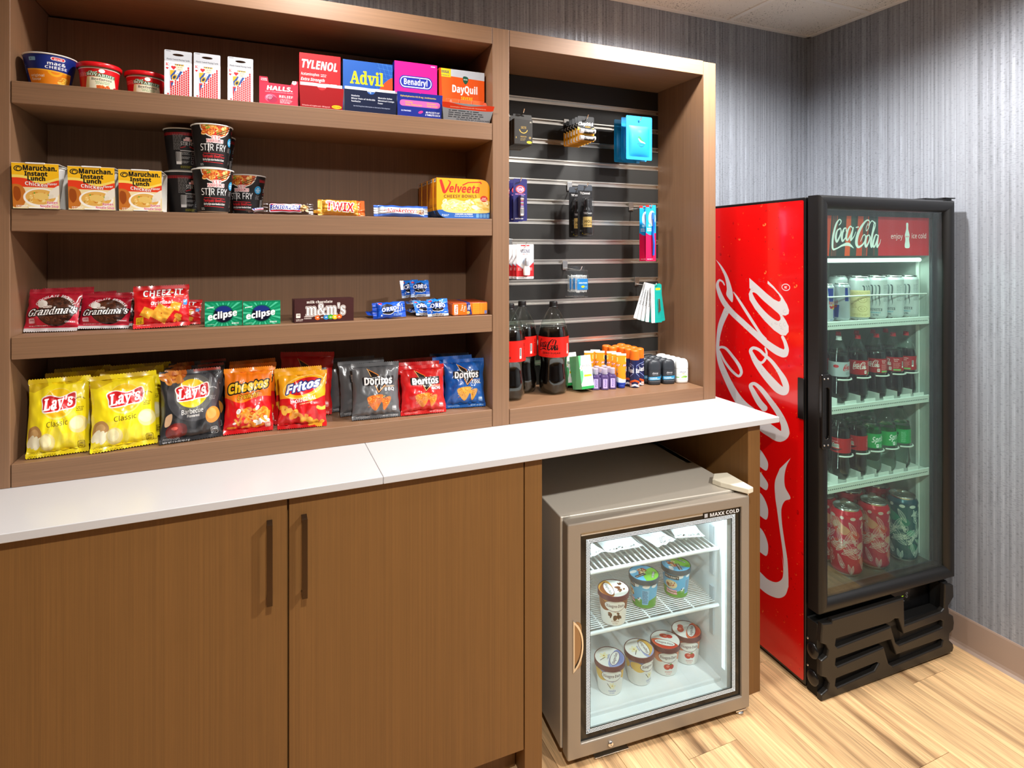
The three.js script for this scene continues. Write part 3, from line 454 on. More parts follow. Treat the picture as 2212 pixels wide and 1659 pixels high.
  const benT = canvas(420, 260, '#152a8e', (g) => { tx(g, 'Diphenhydramine HCl 25 mg | Antihistamine', 194, 44, 24, 330, '#f0c83a'); rr(g, 26, 84, 372, 66, 28, '#e069b4'); ['Sneezing', 'Itchy, Watery Eyes'].forEach((s, i) => tx(g, s, 70 + s.length * 4.6, 104 + i * 26, 20, s.length * 8.4, '#f9c62a')); ['Runny Nose', 'Itchy Throat'].forEach((s, i) => tx(g, s, 270 + s.length * 4.6, 104 + i * 26, 20, s.length * 8.4, '#f9c62a')); tx(g, 'ULTRATABS', 84, 200, 22, 90, '#e6ecff'); ell(g, 218, 204, 24, 14, '#ec3a96', -0.5); tx(g, '60 PACKETS OF', 330, 200, 26, 130, '#fff'); tx(g, '2 TABLETS EACH', 330, 228, 26, 140, '#fff'); });
  const day = canvas(440, 480, '#ee5a12', (g) => { poly(g, [[0, 0], [440, 0], [440, 74], [0, 60]], '#c9cfd8'); box(g, 0, 0, 110, 74, '#f2c81a'); tx(g, 'MAX', 56, 30, 36, 74, '#20406a'); tx(g, 'STRENGTH', 56, 60, 14, 74, '#20406a'); blob(g, [[232, 54], [276, 60], [276, 96], [252, 122], [228, 92]], '#0e5a44'); tx(g, 'VICKS', 252, 80, 16, 40, '#fff'); tx(g, 'DayQuil', 246, 170, 88, 256, '#fff', { fat: 3 }); tx(g, 'SEVERE', 266, 248, 36, 116, '#f9d61a'); box(g, 184, 268, 170, 34, '#2a9ad8'); tx(g, 'COLD & FLU', 268, 286, 26, 142, '#fff'); ell(g, 410, 300, 22, 22, '#f58a3a'); poly(g, [[0, 0], [14, 0], [40, 480], [0, 480]], '#d23a0c'); });
  const dayT = canvas(440, 220, '#9aa0a8', (g) => { print(g, 60, 90, 330, 4, 26, '#3a3f48', 12); blob(g, [[0, 0], [220, 30], [440, 0], [440, 56], [220, 74], [0, 56]], '#e23a10'); tx(g, 'Acetaminophen • Dextromethorphan HBr • Phenylephrine HCl', 220, 50, 16, 300, '#f7c9b8'); tx(g, '32 PACKETS OF 2 LIQUICAPS', 270, 200, 26, 280, '#22262e'); });
  const dz = -1.748, X = (a, b) => [(xAt(a, dz) + xAt(b, dz)) / 2, xAt(b, dz) - xAt(a, dz) - 0.003];
  const D = (a, b, ...q) => { const [x, w] = X(a, b), t = dispenser(q[0], q[1], w, ...q.slice(2)); t.position.set(x, Y, dz); return t; };
  D(647.5, 741, 'pain_reliever_box', 'red pain reliever dispenser box with an open dark red tray', 0.166, 0.06, tyl, tylT, 0xb30d18, { packets: 5, fill: 0.55, pk: M(0x3a2a2c), flap: 0.013 });
  D(744, 856, 'pain_reliever_box', 'blue pain reliever dispenser box with yellow lettering and navy tray', 0.162, 0.062, adv, advT, 0x12294f, { packets: 5, fill: 0.5, pk: M(0x26324a), flap: 0.012 });
  D(858, 954, 'allergy_medicine_box', 'hot pink allergy medicine box with a royal blue tray', 0.177, 0.071, ben, benT, 0x152a8e, { packets: 4, fill: 0.6, notch: 0.002 });
  const sach = M(0xffffff, { map: canvas(128, 96, '#ece9f2', (g) => { box(g, 0, 0, 128, 18, '#e2541a'); box(g, 60, 20, 20, 60, '#3c3f9a'); print(g, 8, 30, 44, 6, 9, '#8a90b0', 3); box(g, 92, 30, 22, 40, '#e2541a'); }), roughness: 0.4 });
  const dq = D(957, 1058, 'cold_medicine_box', 'orange cold and flu medicine box with a bulging tray of sachets', 0.172, 0.05, day, dayT, 0xd24a12, { packets: 9, cols: 3, fill: 1.35, pk: sach, flare: 0.02, notch: 0.001 });
  for (const sg of [-1, 1]) { const e = new THREE.Shape(); e.absellipse(0, 0, 0.006, 0.011, 0, Math.PI * 2); part('side_ear', plate(e, 0.001), M(0xdf4a14), dq, [sg * 0.056, 0.05, 0.012], [0, sg * -0.5, 0]); }
}
// ---------------------------------------------------------------- second shelf: instant noodles, candy bars, pasta boxes
{
  const Y = S[1] + 0.0008;
  const ramen = canvas(420, 440, '#f9c41a', (g) => {
    box(g, 0, 0, 420, 440, '#f9c21c'); blob(g, [[-40, 150], [100, 140], [240, 190], [460, 150], [460, 330], [-40, 330]], '#d9481a'); blob(g, [[-40, 128], [110, 122], [250, 176], [460, 128], [460, 160], [250, 200], [110, 148], [-40, 156]], '#fbe26a'); blob(g, [[-40, 158], [110, 148], [250, 200], [460, 158], [460, 236], [200, 246], [-40, 216]], '#e8401c');
    box(g, 0, 232, 420, 210, '#f3e2b0'); blob(g, [[-20, 220], [60, 210], [110, 260], [100, 400], [20, 430], [-30, 380]], '#c9772a'); blob(g, [[20, 230], [60, 240], [72, 330], [40, 370], [10, 320]], '#9c4a12'); ell(g, 250, 330, 156, 92, '#fbfaf4'); ell(g, 250, 326, 136, 74, '#e6b45a'); chips(g, 60, 160, 290, 180, 70, 18, ['#efc66a', '#f6dd95', '#d99a3a', '#e9b450'], 9); chips(g, 10, 140, 280, 220, 90, 7, ['#6aa028', '#d8541a'], 5);
    blob(g, [[330, 280], [420, 210], [420, 290], [380, 330], [330, 330]], '#f0eadc'); ell(g, 342, 320, 30, 18, '#e8e2d2', -0.6); ell(g, 256, 318, 66, 34, '#edca70', 0.1);
    ell(g, 56, 56, 38, 28, '#1a1a1a'); ell(g, 56, 56, 29, 20, '#f9c41a'); ell(g, 58, 58, 22, 20, '#1a1a1a'); ell(g, 60, 60, 16, 14, '#f9c41a');
    tx(g, 'Maruchan.', 250, 48, 66, 310, '#161616', { fat: 4 }); tx(g, 'Instant', 214, 102, 58, 206, '#161616', { fat: 4 }); tx(g, 'Lunch', 216, 148, 58, 166, '#161616', { fat: 4 }); tx(g, 'Chicken', 214, 204, 48, 206, '#fff', { up: 0.09, st: '#b52410', sw: 6 }); tx(g, 'Flavor', 358, 196, 32, 90, '#fff', { up: -0.05, st: '#b52410', sw: 4 });
    tx(g, 'Ramen', 354, 378, 38, 100, '#d3264a', { st: '#fff', sw: 5 }); tx(g, 'Noodle Soup', 326, 414, 36, 170, '#d3264a', { st: '#fff', sw: 5 }); print(g, 30, 408, 110, 2, 14, '#fff', 3); box(g, 0, 0, 420, 3, '#fff');
  });
  const ramenCup = canvas(512, 256, '#f2f1ee', (g) => { for (const x of [0, 256]) { box(g, x + 20, 40, 216, 200, '#f2eee6'); tx(g, 'Maruchan', x + 128, 80, 40, 180, '#8a1430'); tx(g, 'Instant', x + 128, 130, 36, 150, '#2a1812'); tx(g, 'Lunch', x + 128, 170, 36, 110, '#2a1812'); box(g, x + 10, 200, 236, 56, '#7c2418'); } });
  const RM = cardm(ramen), inner = M(0xe9e6de, { roughness: 0.7 });
  const noodle = (uL, uR, z, h, label) => {
    const a = xAt(uL, z), b = xAt(uR, z), w = b - a - 0.002, t = thing('instant_noodle_cup', label, 'noodle cup', [(a + b) / 2, Y, z - 0.045], 0, 'yellow sleeved instant noodle cups'), d0 = 0.036, d1 = 0.047;
    part('cup', turn([[0.031, 0.003], [0.044, h - 0.006]], 40), M(0xffffff, { map: ramenCup, roughness: 0.6 }), t, null, [0, 1.2, 0]); part('cup_rim', new THREE.TorusGeometry(0.0445, 0.0016, 8, 40).rotateX(Math.PI / 2).translate(0, h - 0.005, 0), WHITECARD, t); part('cup_lid', flatDisc(0.0445, h - 0.0035, 32), WHITECARD, t);
    part('sleeve_front', quadSolid([[-w / 2, 0, d0 + 0.008], [w / 2, 0, d0 + 0.008], [w / 2, h, d1 + 0.008], [-w / 2, h, d1 + 0.008]], 0.001), RM, t);
    part('sleeve', merge(quadSolid([[w / 2, 0, -d0 - 0.004], [-w / 2, 0, -d0 - 0.004], [-w / 2, h, -d1 - 0.004], [w / 2, h, -d1 - 0.004]], 0.001), quadSolid([[-w / 2, h, d1 + 0.0075], [w / 2, h, d1 + 0.0075], [w / 2, h, -d1 - 0.004], [-w / 2, h, -d1 - 0.004]], 0.0008), quadSolid([[-w / 2, 0.0009, -d0 - 0.004], [w / 2, 0.0009, -d0 - 0.004], [w / 2, 0.0009, d0 + 0.0075], [-w / 2, 0.0009, d0 + 0.0075]], 0.0008)), inner, t);
    part('rim_tab', soft(w * 0.42, 0.0035, 0.004, 0.001, 1), WHITECARD, t, [0, h - 0.0005, d1 + 0.008]); part('rim_tab', soft(w * 0.34, 0.003, 0.004, 0.001, 1), WHITECARD, t, [0, 0.002, d0 + 0.008]); return t;
  };
  noodle(26.5, 130, -1.733, 0.107, 'yellow instant noodle sleeve beside the end upright'); noodle(147, 250, -1.737, 0.105, 'yellow instant noodle sleeve in the middle of the trio'); noodle(256, 351, -1.742, 0.103, 'yellow instant noodle sleeve next to the black noodle cups');
  // black stir fry cups: front print at u = .5, cooking directions at the back
  const fry = canvas(1024, 400, '#151416', (g) => {
    box(g, 0, 40, 1024, 44, '#151416'); for (let x = 0; x < 1024; x += 9) if (x < 300 || x > 720) { box(g, x, 46, 5, 22, '#c0202a'); } box(g, 0, 40, 300, 3, '#c0202a'); box(g, 720, 40, 304, 3, '#c0202a');
    ell(g, 556, 0, 136, 128, '#f2ece0'); ell(g, 556, -4, 126, 122, '#c9581c'); chips(g, 90, 446, -10, 210, 100, 17, ['#e88a2a', '#f2b24a', '#d85a1a', '#f7d68a', '#b83a12'], 14); chips(g, 12, 470, 10, 170, 80, 10, ['#7ca82a', '#d62a1a'], 3); line(g, [[560, 90], [690, 20]], '#3a1a12', 7); line(g, [[570, 100], [692, 40]], '#3a1a12', 7);
    tx(g, 'CUP', 556, 122, 40, 76, '#e8252e', { f: 'serif', st: '#fff', sw: 9 }); tx(g, 'NOODLES', 550, 154, 44, 150, '#e8252e', { f: 'serif', st: '#fff', sw: 9 });
    tx(g, 'STIR FRY', 536, 216, 88, 250, '#fff', { thin: 1 }); line(g, [[494, 180], [494, 262]], '#fff', 5); line(g, [[486, 180], [494, 240], [502, 180]], '#fff', 3); line(g, [[440, 272], [640, 280]], '#d8202a', 5); tx(g, 'Teriyaki Beef', 516, 300, 38, 172, '#e8252e'); tx(g, 'Flavor', 630, 304, 24, 50, '#e8252e'); tx(g, 'Stir Fry Style Asian Noodles in Sauce', 540, 332, 26, 220, '#fff'); line(g, [[436, 352], [640, 360]], '#d8202a', 5); print(g, 396, 368, 40, 2, 12, '#ccc', 2);
    ell(g, 718, 150, 40, 42, '#2aa0d8'); ['NO', 'ADDED', 'MSG'].forEach((s, i) => tx(g, s, 718, 134 + i * 17, 16, 0, '#fff')); print(g, 690, 206, 60, 5, 9, '#888', 6);
    // back
    print(g, 70, 60, 90, 14, 11, '#8f8f8f', 4); for (const x of [200, 860]) { tx(g, 'CUP', x, 96, 22, 40, '#e8252e', { f: 'serif', st: '#fff', sw: 5 }); tx(g, 'NOODLES', x, 114, 22, 72, '#e8252e', { f: 'serif', st: '#fff', sw: 5 }); tx(g, 'STIR FRY', x, 148, 48, 124, '#fff', { thin: 1 }); line(g, [[x - 60, 190], [x - 20, 176]], '#c0202a', 8); line(g, [[x + 20, 176], [x + 60, 190]], '#c0202a', 8); box(g, x - 66, 212, 136, 8, '#cfcfcf'); for (let i = 0; i < 3; i++) { print(g, x - 66, 232 + i * 42, 96, 3, 9, '#bdbdbd', i + 3); g.strokeStyle = '#bdbdbd'; g.lineWidth = 3; g.strokeRect(x + 42, 230 + i * 42, 24, 26); } print(g, x - 66, 364, 130, 3, 9, '#a8a022', 5); }
    bars(g, 92, 230, 54, 120); bars(g, 760, 250, 40, 110);
  });
  const FR = { lid: M(0xe6e2da), rough: 0.45 }, src = cupThing('stir_fry_noodle_cup', 'black noodle cup of the pair at the shelf edge, lower one', 0.05, 0.0375, 0.1145, fry, 'noodle cup', 'black stir fry noodle cups', FR);
  src.position.set(-0.1145, Y, -1.778); src.rotation.y = 0.0; const up = Y + 0.117;
  copyOf(src, [-0.117, up, -1.78], 0.0, 'black noodle cup stacked on top at the shelf edge');
  copyOf(src, [-0.19, Y, -1.868], 2.45, 'black noodle cup turned to its cooking directions, under another'); copyOf(src, [-0.192, up, -1.869], 2.2, 'black noodle cup turned to its back, topmost beside the front pair');
  copyOf(src, [-0.033, Y, -1.882], -0.55, 'black noodle cup standing alone next to the candy bars'); copyOf(src, [-0.118, Y, -1.945], -0.35, 'black noodle cup hidden behind the front pair, lower'); copyOf(src, [-0.116, up, -1.944], -0.5, 'black noodle cup stacked behind the front pair');
  // candy bars
  const snick = canvas(512, 150, '#3a2218', (g) => { rr(g, 60, 22, 330, 106, 10, '#e9e7f2'); rr(g, 70, 30, 310, 90, 8, '#1d2f9c'); rr(g, 70, 104, 310, 14, 6, '#d8202a'); rr(g, 70, 28, 310, 10, 6, '#d8202a'); tx(g, 'SNICKERS', 222, 70, 72, 270, '#1d2f9c', { k: 0.15, st: '#fff', sw: 14 }); chips(g, 26, 380, 40, 70, 70, 18, ['#d9a860', '#8a5a2a', '#f0d09a', '#5a3418'], 6); });
  const twix = canvas(512, 150, '#d99a2a', (g) => { for (let i = 0; i < 30; i++) line(g, [[i * 20, 0], [i * 20 - 40, 150]], i % 2 ? '#e8b24a' : '#c9861c', 8); tx(g, 'TWIX', 236, 70, 118, 300, '#d81820', { k: 0.1, st: '#fff', sw: 16, up: 0.05 }); box(g, 60, 126, 360, 24, '#b5711a'); poly(g, [[420, 0], [512, 0], [512, 150], [440, 150]], '#e0601a'); print(g, 300, 132, 90, 1, 12, '#3a2010', 2); });
  const musk = canvas(512, 150, '#cfd3da', (g) => { box(g, 0, 0, 512, 34, '#3a68c8'); box(g, 0, 116, 512, 34, '#3a68c8'); tx(g, '3 Musketeers', 246, 74, 72, 340, '#d81a28', { k: 0.25, f: 'serif', st: '#fff', sw: 12 }); chips(g, 18, 410, 70, 50, 40, 17, ['#7a4a2a', '#a8764a', '#c9a078'], 2); });
  const barAt = (uL, uR, h, z, tex, name, label, sd, ry = 0, mat) => { const a = xAt(uL, z), b = xAt(uR, z), t = makeBar(name, label, b - a, h, 0.022, tex, sd, null, { mat }); t.position.set((a + b) / 2, Y + h / 2 + 0.001, z - 0.01); t.rotation.order = 'YXZ'; t.rotation.set(-0.22, ry, 0); return t; };
  const foil = { metalness: 0.35, roughness: 0.3 };
  const sn = barAt(569, 677, 0.034, -1.764, snick, 'candy_bar', 'brown candy bar with blue lettering on white', 3, -0.05), tw = barAt(687, 789, 0.046, -1.762, twix, 'candy_bar', 'gold candy bar with red lettering', 5, 0.03, foil), mu = barAt(809, 925, 0.035, -1.764, musk, 'candy_bar', 'silver and blue candy bar with red lettering', 7, -0.04, foil);
  const s2 = copyOf(sn, [0.03, Y + 0.012, -1.832], 0.3, 'brown candy bar lying behind the first one, end showing'); s2.rotation.x = -1.35; const t2 = copyOf(tw, [tw.position.x - 0.025, Y + 0.0125, -1.832], 0.2, 'gold candy bar lying behind the first one'); t2.rotation.x = -1.4;
  // pasta bowl boxes
  const vel = canvas(512, 440, '#f6a812', (g) => {
    blob(g, [[60, 300], [140, 230], [280, 250], [420, 210], [500, 260], [530, 400], [60, 400]], '#f7dc8a'); chips(g, 70, 70, 250, 430, 110, 30, ['#f7e2a0', '#f0cf72', '#fbf0c8', '#e6b84a'], 22); blob(g, [[0, 360], [120, 352], [240, 372], [380, 356], [520, 366], [540, 460], [-20, 460]], '#2a62b4'); blob(g, [[60, 350], [160, 342], [240, 364], [380, 346], [512, 352], [512, 366], [300, 380], [100, 372]], '#f3d982');
    pen(g, [[40, 30, 26], [60, 110, 30], [74, 160, 22], [110, 100, 16], [128, 40, 12], [110, 26, 8]], '#d42a1c'); tx(g, 'elveeta', 268, 112, 120, 300, '#d42a1c', { k: 0.18, fat: 4 }); line(g, [[250, 70], [300, 40], [420, 30], [428, 44]], '#d42a1c', 12);
    tx(g, 'CHEESY BOWLS', 226, 196, 46, 320, '#6a2a10', { up: -0.04 }); ell(g, 456, 216, 36, 34, '#d8301c'); tx(g, 'real', 456, 208, 20, 0, '#fff'); tx(g, 'cheese', 456, 226, 18, 0, '#fff'); tx(g, 'CHICKEN ALFREDO', 260, 394, 22, 170, '#fff'); tx(g, 'PASTA AND SAUCE WITH CHICKEN', 260, 416, 14, 180, '#dfe9fb'); for (let i = 0; i < 4; i++) rr(g, 380 + i * 34, 386, 28, 42, 6, '#6fa8e0'); print(g, 50, 398, 70, 2, 14, '#dfe9fb', 4);
  });
  const spine = canvas(64, 440, '#e08a10', (g) => { rr(g, 10, 8, 40, 52, 3, '#f6f2e6'); bars(g, 14, 14, 30, 40); tx(g, 'Velveeta', 32, 210, 40, 180, '#c9321c', { r: 90 }); box(g, 0, 400, 64, 40, '#c9771a'); });
  const z = -1.757, a = xAt(943, z), b = xAt(1057.5, z), w = b - a, h = 0.124, dd = 0.034;
  const outline = new THREE.Shape(); outline.moveTo(-w / 2 + 0.03, 0); outline.lineTo(w / 2, 0); outline.lineTo(w / 2, h - 0.03); outline.quadraticCurveTo(w / 2, h - 0.002, w / 2 - 0.03, h); outline.lineTo(-w / 2, h); outline.lineTo(-w / 2, 0.035); outline.quadraticCurveTo(-w / 2 + 0.002, 0.008, -w / 2 + 0.03, 0);
  const pg = plate(outline, dd); pg.translate(0, 0, -dd); const sp = new THREE.PlaneGeometry(dd, h - 0.035); sp.rotateY(-Math.PI / 2); sp.translate(-w / 2 - 0.0004, 0.035 + (h - 0.035) / 2, -dd / 2);
  const pb = thing('pasta_bowl_box', 'yellow pasta bowl carton with red script, foremost of its row', 'food box', [(a + b) / 2, Y, z], 0, 'yellow pasta bowl cartons'); part('carton', pg, cardm(vel), pb); part('spine_print', sp, cardm(spine), pb);
  for (let i = 1; i < 6; i++) copyOf(pb, [(a + b) / 2 - (i % 2) * 0.002, Y, z - i * 0.0352], 0, ['yellow pasta bowl carton second in its row', 'yellow pasta bowl carton third in its row', 'yellow pasta bowl carton fourth in its row', 'yellow pasta bowl carton fifth in its row', 'yellow pasta bowl carton last in its row, against the back'][i - 1]);
}
// ---------------------------------------------------------------- third shelf: cookies, crackers, gum, candy
{
  const Y = S[2] + 0.0008;
  const cookie = canvas(440, 400, '#c01a34', (g) => {
    box(g, 0, 0, 440, 26, '#a8122a'); box(g, 0, 366, 440, 34, '#d6d2d4'); box(g, 0, 340, 440, 28, '#c8203c'); ell(g, 262, 216, 150, 138, '#2c1510'); ell(g, 258, 210, 142, 130, '#4a2417'); chips(g, 60, 140, 110, 240, 200, 16, ['#5c2f1c', '#3a1a10', '#6b3a22', '#2c130c'], 31);
    arcText(g, 'CHOCOLATE BROWNIE', 244, 260, 190, 34, '#fff', 1.9, { fat: 1 }); ell(g, 140, 150, 44, 36, '#f4f1ea'); tx(g, 'Quality Since', 190, 176, 14, 70, '#5a1a10', { st: '#f4f1ea', sw: 12 });
    tx(g, "Grandma's", 230, 220, 92, 390, '#fff', { f: 'serif', k: 0.3, up: -0.06, st: '#1c0d09', sw: 22 }); tx(g, "Grandma's", 230, 220, 92, 390, '#fff', { f: 'serif', k: 0.3, up: -0.06 }); rr(g, 36, 282, 56, 44, 6, '#e9b9bf'); tx(g, '350', 64, 300, 22, 40, '#8a0f24'); print(g, 40, 346, 160, 1, 14, '#f6d6da', 4); tx(g, 'COOKIES', 380, 318, 22, 80, '#fff');
  });
  const C = (BL, BR, top, label, sd, o) => bagAt(BL, BR, top, Y, 'cookie_bag', label, 0.034, cookie, sd, 'crimson brownie cookie bags', { cat: 'snack bag', seal: 0.012, pinch: 0.03, wr: 0.005, lean: 16, ...o });
  const g1 = C([50, 719], [167, 716], [114, 626], 'crimson brownie cookie bag beside the end upright', 2), g2 = C([168, 714], [278, 710], [228, 636], 'crimson brownie cookie bag next to the red cracker bag', 5, { roll: -1.5 });
  bagBehind(g1, 0.016, -0.045, 2, 12, 1.2, 'crimson brownie cookie bag tucked behind the one by the upright'); bagBehind(g2, -0.045, -0.075, -3, 10, 2, 'crimson brownie cookie bag peeping over between the two front ones'); bagBehind(g2, 0.03, -0.04, 5, 14, 0, 'crimson brownie cookie bag half hidden behind its neighbour, near the crackers'); 
  const cheez = canvas(440, 400, '#d8121c', (g) => { box(g, 0, 0, 440, 14, '#b50d16'); tx(g, 'CHEEZ-IT', 232, 76, 88, 320, '#fff', { up: -0.03, st: '#7d0a10', sw: 8 }); box(g, 294, 62, 18, 14, '#f09a1a'); line(g, [[70, 124], [130, 122]], '#f2a23a', 3); line(g, [[320, 118], [390, 116]], '#f2a23a', 3); tx(g, 'BAKED SNACK CRACKERS', 224, 120, 14, 170, '#f6c9b0'); tx(g, 'Original', 224, 176, 46, 180, '#fff', { up: -0.04 });
    const sq = (x, y, s, a, c) => { g.save(); g.translate(x, y); g.rotate(a); rr(g, -s, -s, 2 * s, 2 * s, s * 0.12, c); for (let i = -4; i < 5; i++) for (const q of [-1, 1]) { ell(g, i * s / 4, q * s, s * 0.1, s * 0.08, c); ell(g, q * s, i * s / 4, s * 0.08, s * 0.1, c); } ell(g, 0, 0, s * 0.09, s * 0.09, '#b5601a'); g.restore(); };
    sq(334, 216, 38, 0.3, '#f0a62a'); sq(104, 262, 42, 0.5, '#f2ac34'); sq(222, 276, 66, 0.6, '#f5b23c'); chips(g, 8, 326, 300, 60, 50, 18, ['#f0a62a', '#f6c04c'], 5); rr(g, 20, 300, 60, 64, 4, '#f2c51a'); print(g, 26, 310, 46, 5, 10, '#5a1a10', 3); rr(g, 396, 150, 30, 54, 5, '#3a8ad0'); print(g, 30, 372, 110, 1, 12, '#f6c9c0', 3); });
  const cz = bagAt([287, 712], [410, 706], [358, 619], Y, 'cracker_bag', 'red cheese cracker bag with white lettering', 0.04, cheez, 8, null, { cat: 'snack bag', lean: 14, pinch: 0.04, roll: 1.5 }); { const o = bagBehind(cz, 0.022, -0.05, -4, 30, -2, 'red cheese cracker bag slumped behind the first one'); o.scale.y = 0.62; settle(o, Y); }
  const gum = canvas(420, 290, '#0f8a5e', (g) => { for (let i = 0; i < 26; i++) { const a = i / 26 * 6.283; poly(g, [[210, 150], [210 + 420 * Math.cos(a), 150 + 420 * Math.sin(a)], [210 + 420 * Math.cos(a + 0.11), 150 + 420 * Math.sin(a + 0.11)]], i % 2 ? '#4cc49a' : '#1d9c6e'); } ell(g, 206, 150, 118, 108, '#0b6a4c'); ell(g, 206, 150, 106, 96, '#0d1026'); g.save(); g.beginPath(); g.ellipse(206, 150, 106, 96, 0, 0, 7); g.clip(); ell(g, 206, 40, 130, 90, '#1d2f7c'); g.restore(); tx(g, 'eclipse', 196, 158, 104, 330, '#fff', { up: -0.15, fat: 5 }); tx(g, 'SPEARMINT', 62, 70, 20, 84, '#fff', { up: -0.15 }); tx(g, '18 PIECES', 338, 262, 24, 84, '#fff'); print(g, 26, 264, 90, 1, 10, '#bfe8d6', 3); box(g, 0, 0, 420, 16, '#0b7a52'); });
  const gumSide = M(0x0c6e4b, { roughness: 0.4 }), gumM = cardm(gum, { roughness: 0.25 });
  const boxAt = (BL, BR, h, d, name, label, mats, cat, group, ry) => { const a = onY(...BL, Y), b = onY(...BR, Y), t = carton(name, label, Math.hypot(b[0] - a[0], b[2] - a[2]) - 0.001, h, d, mats, cat, group); const r = ry ?? -Math.atan2(b[2] - a[2], b[0] - a[0]); t.rotation.y = r; t.position.set((a[0] + b[0]) / 2 - Math.sin(r) * d / 2, Y, (a[2] + b[2]) / 2 - Math.cos(r) * d / 2); return t; };
  boxAt([442, 706], [524, 702.5], 0.0665, 0.012, 'gum_pack', 'green spearmint gum pack next to the cracker bag', six(gumM, gumSide), 'gum pack', 'green gum packs', 0); boxAt([525, 702.3], [606, 699.5], 0.0645, 0.012, 'gum_pack', 'green spearmint gum pack next to the brown candy box', six(gumM, gumSide), 'gum pack', 'green gum packs', 0);
  const mm = canvas(640, 260, '#3f1c1c', (g) => { tx(g, 'milk chocolate', 268, 34, 40, 280, '#f4efe8', { f: 'serif' }); tx(g, "m&m's", 336, 124, 176, 430, '#f0ece6', { f: 'serif', st: '#f0ece6', sw: 22 }); tx(g, "m&m's", 336, 124, 176, 430, '#fff', { f: 'serif', st: '#4a221f', sw: 12 }); tx(g, "m&m's", 336, 124, 176, 430, '#f2efec', { f: 'serif' }); [['#e8641a', 246], ['#5a2a18', 292], ['#2a86c8', 338], ['#4cae2a', 386], ['#f2c81c', 434], ['#e8641a', 480]].forEach(([c, x], i) => { ell(g, x, 212 - (i % 2) * 4, 30, 26, c); tx(g, 'm', x, 210, 24, 0, '#fff', { f: 'serif' }); }); rr(g, 18, 158, 46, 50, 6, '#e9e2da'); tx(g, '140', 41, 176, 22, 36, '#3f1c1c'); print(g, 18, 222, 80, 2, 14, '#f0e6dc', 3); tx(g, 'CHOCOLATE', 150, 196, 18, 96, '#f0e6dc'); tx(g, 'CANDIES', 142, 216, 18, 80, '#f0e6dc'); });
  const mmS = M(0x36181a, { roughness: 0.4 }), mb = boxAt([635.5, 698], [764, 691.6], 0.0655, 0.018, 'chocolate_candy_box', 'flat brown chocolate candy box with white lettering', six(cardm(mm), mmS), 'candy box', null, 0); copyOf(mb, [mb.position.x - 0.004, Y, mb.position.z - 0.021], 0.02, 'flat brown chocolate candy box directly behind the first one');
  // sandwich cookie packs
  const oreo = canvas(440, 230, '#0c4fc4', (g) => { poly(g, [[0, 0], [110, 0], [60, 230], [0, 230]], '#0a3fa6'); ell(g, 196, 104, 84, 72, '#17171c'); for (let i = 0; i < 22; i++) ell(g, 196 + 66 * Math.cos(i * 0.2856), 104 + 56 * Math.sin(i * 0.2856), 5, 5, '#3a3a44'); ell(g, 196, 150, 82, 40, '#fff'); ell(g, 196, 140, 84, 42, '#17171c'); tx(g, 'OREO', 216, 112, 76, 210, '#fff', { up: -0.12, st: '#0c3f9c', sw: 16 }); for (const [x, y] of [[344, 80], [372, 110], [330, 130], [402, 84]]) { rr(g, x - 6, y - 50, 12, 96, 3, '#17171c'); rr(g, x - 2.5, y - 50, 5, 96, 2, '#fff'); } rr(g, 80, 14, 46, 22, 4, '#d8202a'); tx(g, '4', 110, 196, 40, 0, '#fff'); rr(g, 84, 130, 40, 38, 6, '#2f6fd8'); print(g, 270, 178, 130, 3, 12, '#a9c8f6', 4); });
  const oreo2 = canvas(300, 260, '#1160d0', (g) => { poly(g, [[0, 0], [300, 0], [300, 60], [0, 110]], '#1a78e0'); ell(g, 150, 118, 84, 78, '#17171c'); for (let i = 0; i < 22; i++) ell(g, 150 + 66 * Math.cos(i * 0.2856), 112 + 60 * Math.sin(i * 0.2856), 5, 5, '#44444e'); ell(g, 150, 166, 84, 36, '#fff'); ell(g, 150, 154, 84, 40, '#17171c'); tx(g, 'OREO', 156, 106, 84, 220, '#fff', { st: '#0c3f9c', sw: 18 }); rr(g, 26, 20, 44, 22, 4, '#d8202a'); tx(g, '3', 58, 196, 40, 0, '#fff'); box(g, 0, 226, 300, 34, '#cfe2fb'); bars(g, 60, 230, 180, 26); });
  const OM = film(oreo, { roughness: 0.25 }), OM2 = film(oreo2, { roughness: 0.25 });
  const pack = (label, m, L, h, d, sd, x, y, z, rx, ry, rz) => { const t = thing('sandwich_cookie_pack', label, 'cookie pack', [x, y, z], 0, 'blue sandwich cookie packs'), g = barGeo(L, h, d, sd); t.rotation.order = 'YXZ'; part('wrapper', g.pouch, m, t); part('end_fin', g.top, m, t); part('end_fin', g.bottom, m, t); t.rotation.set(rx, ry, rz); if (y < Y + 0.03) settle(t, Y); return t; };
  { const a = onY(801, 691, Y), b = onY(887, 686.6, Y), x = (a[0] + b[0]) / 2, z = Math.min(a[2], -1.752);
    pack('blue sandwich cookie pack beside the candy box, facing out', OM, 0.098, 0.048, 0.024, 3, x - 0.003, Y + 0.026, z - 0.014, -0.3, 0.02, 0.03); pack('blue sandwich cookie pack lying behind the one by the candy box', OM, 0.098, 0.048, 0.022, 4, x - 0.012, Y + 0.013, z - 0.062, -1.4, 0.06, 0); }
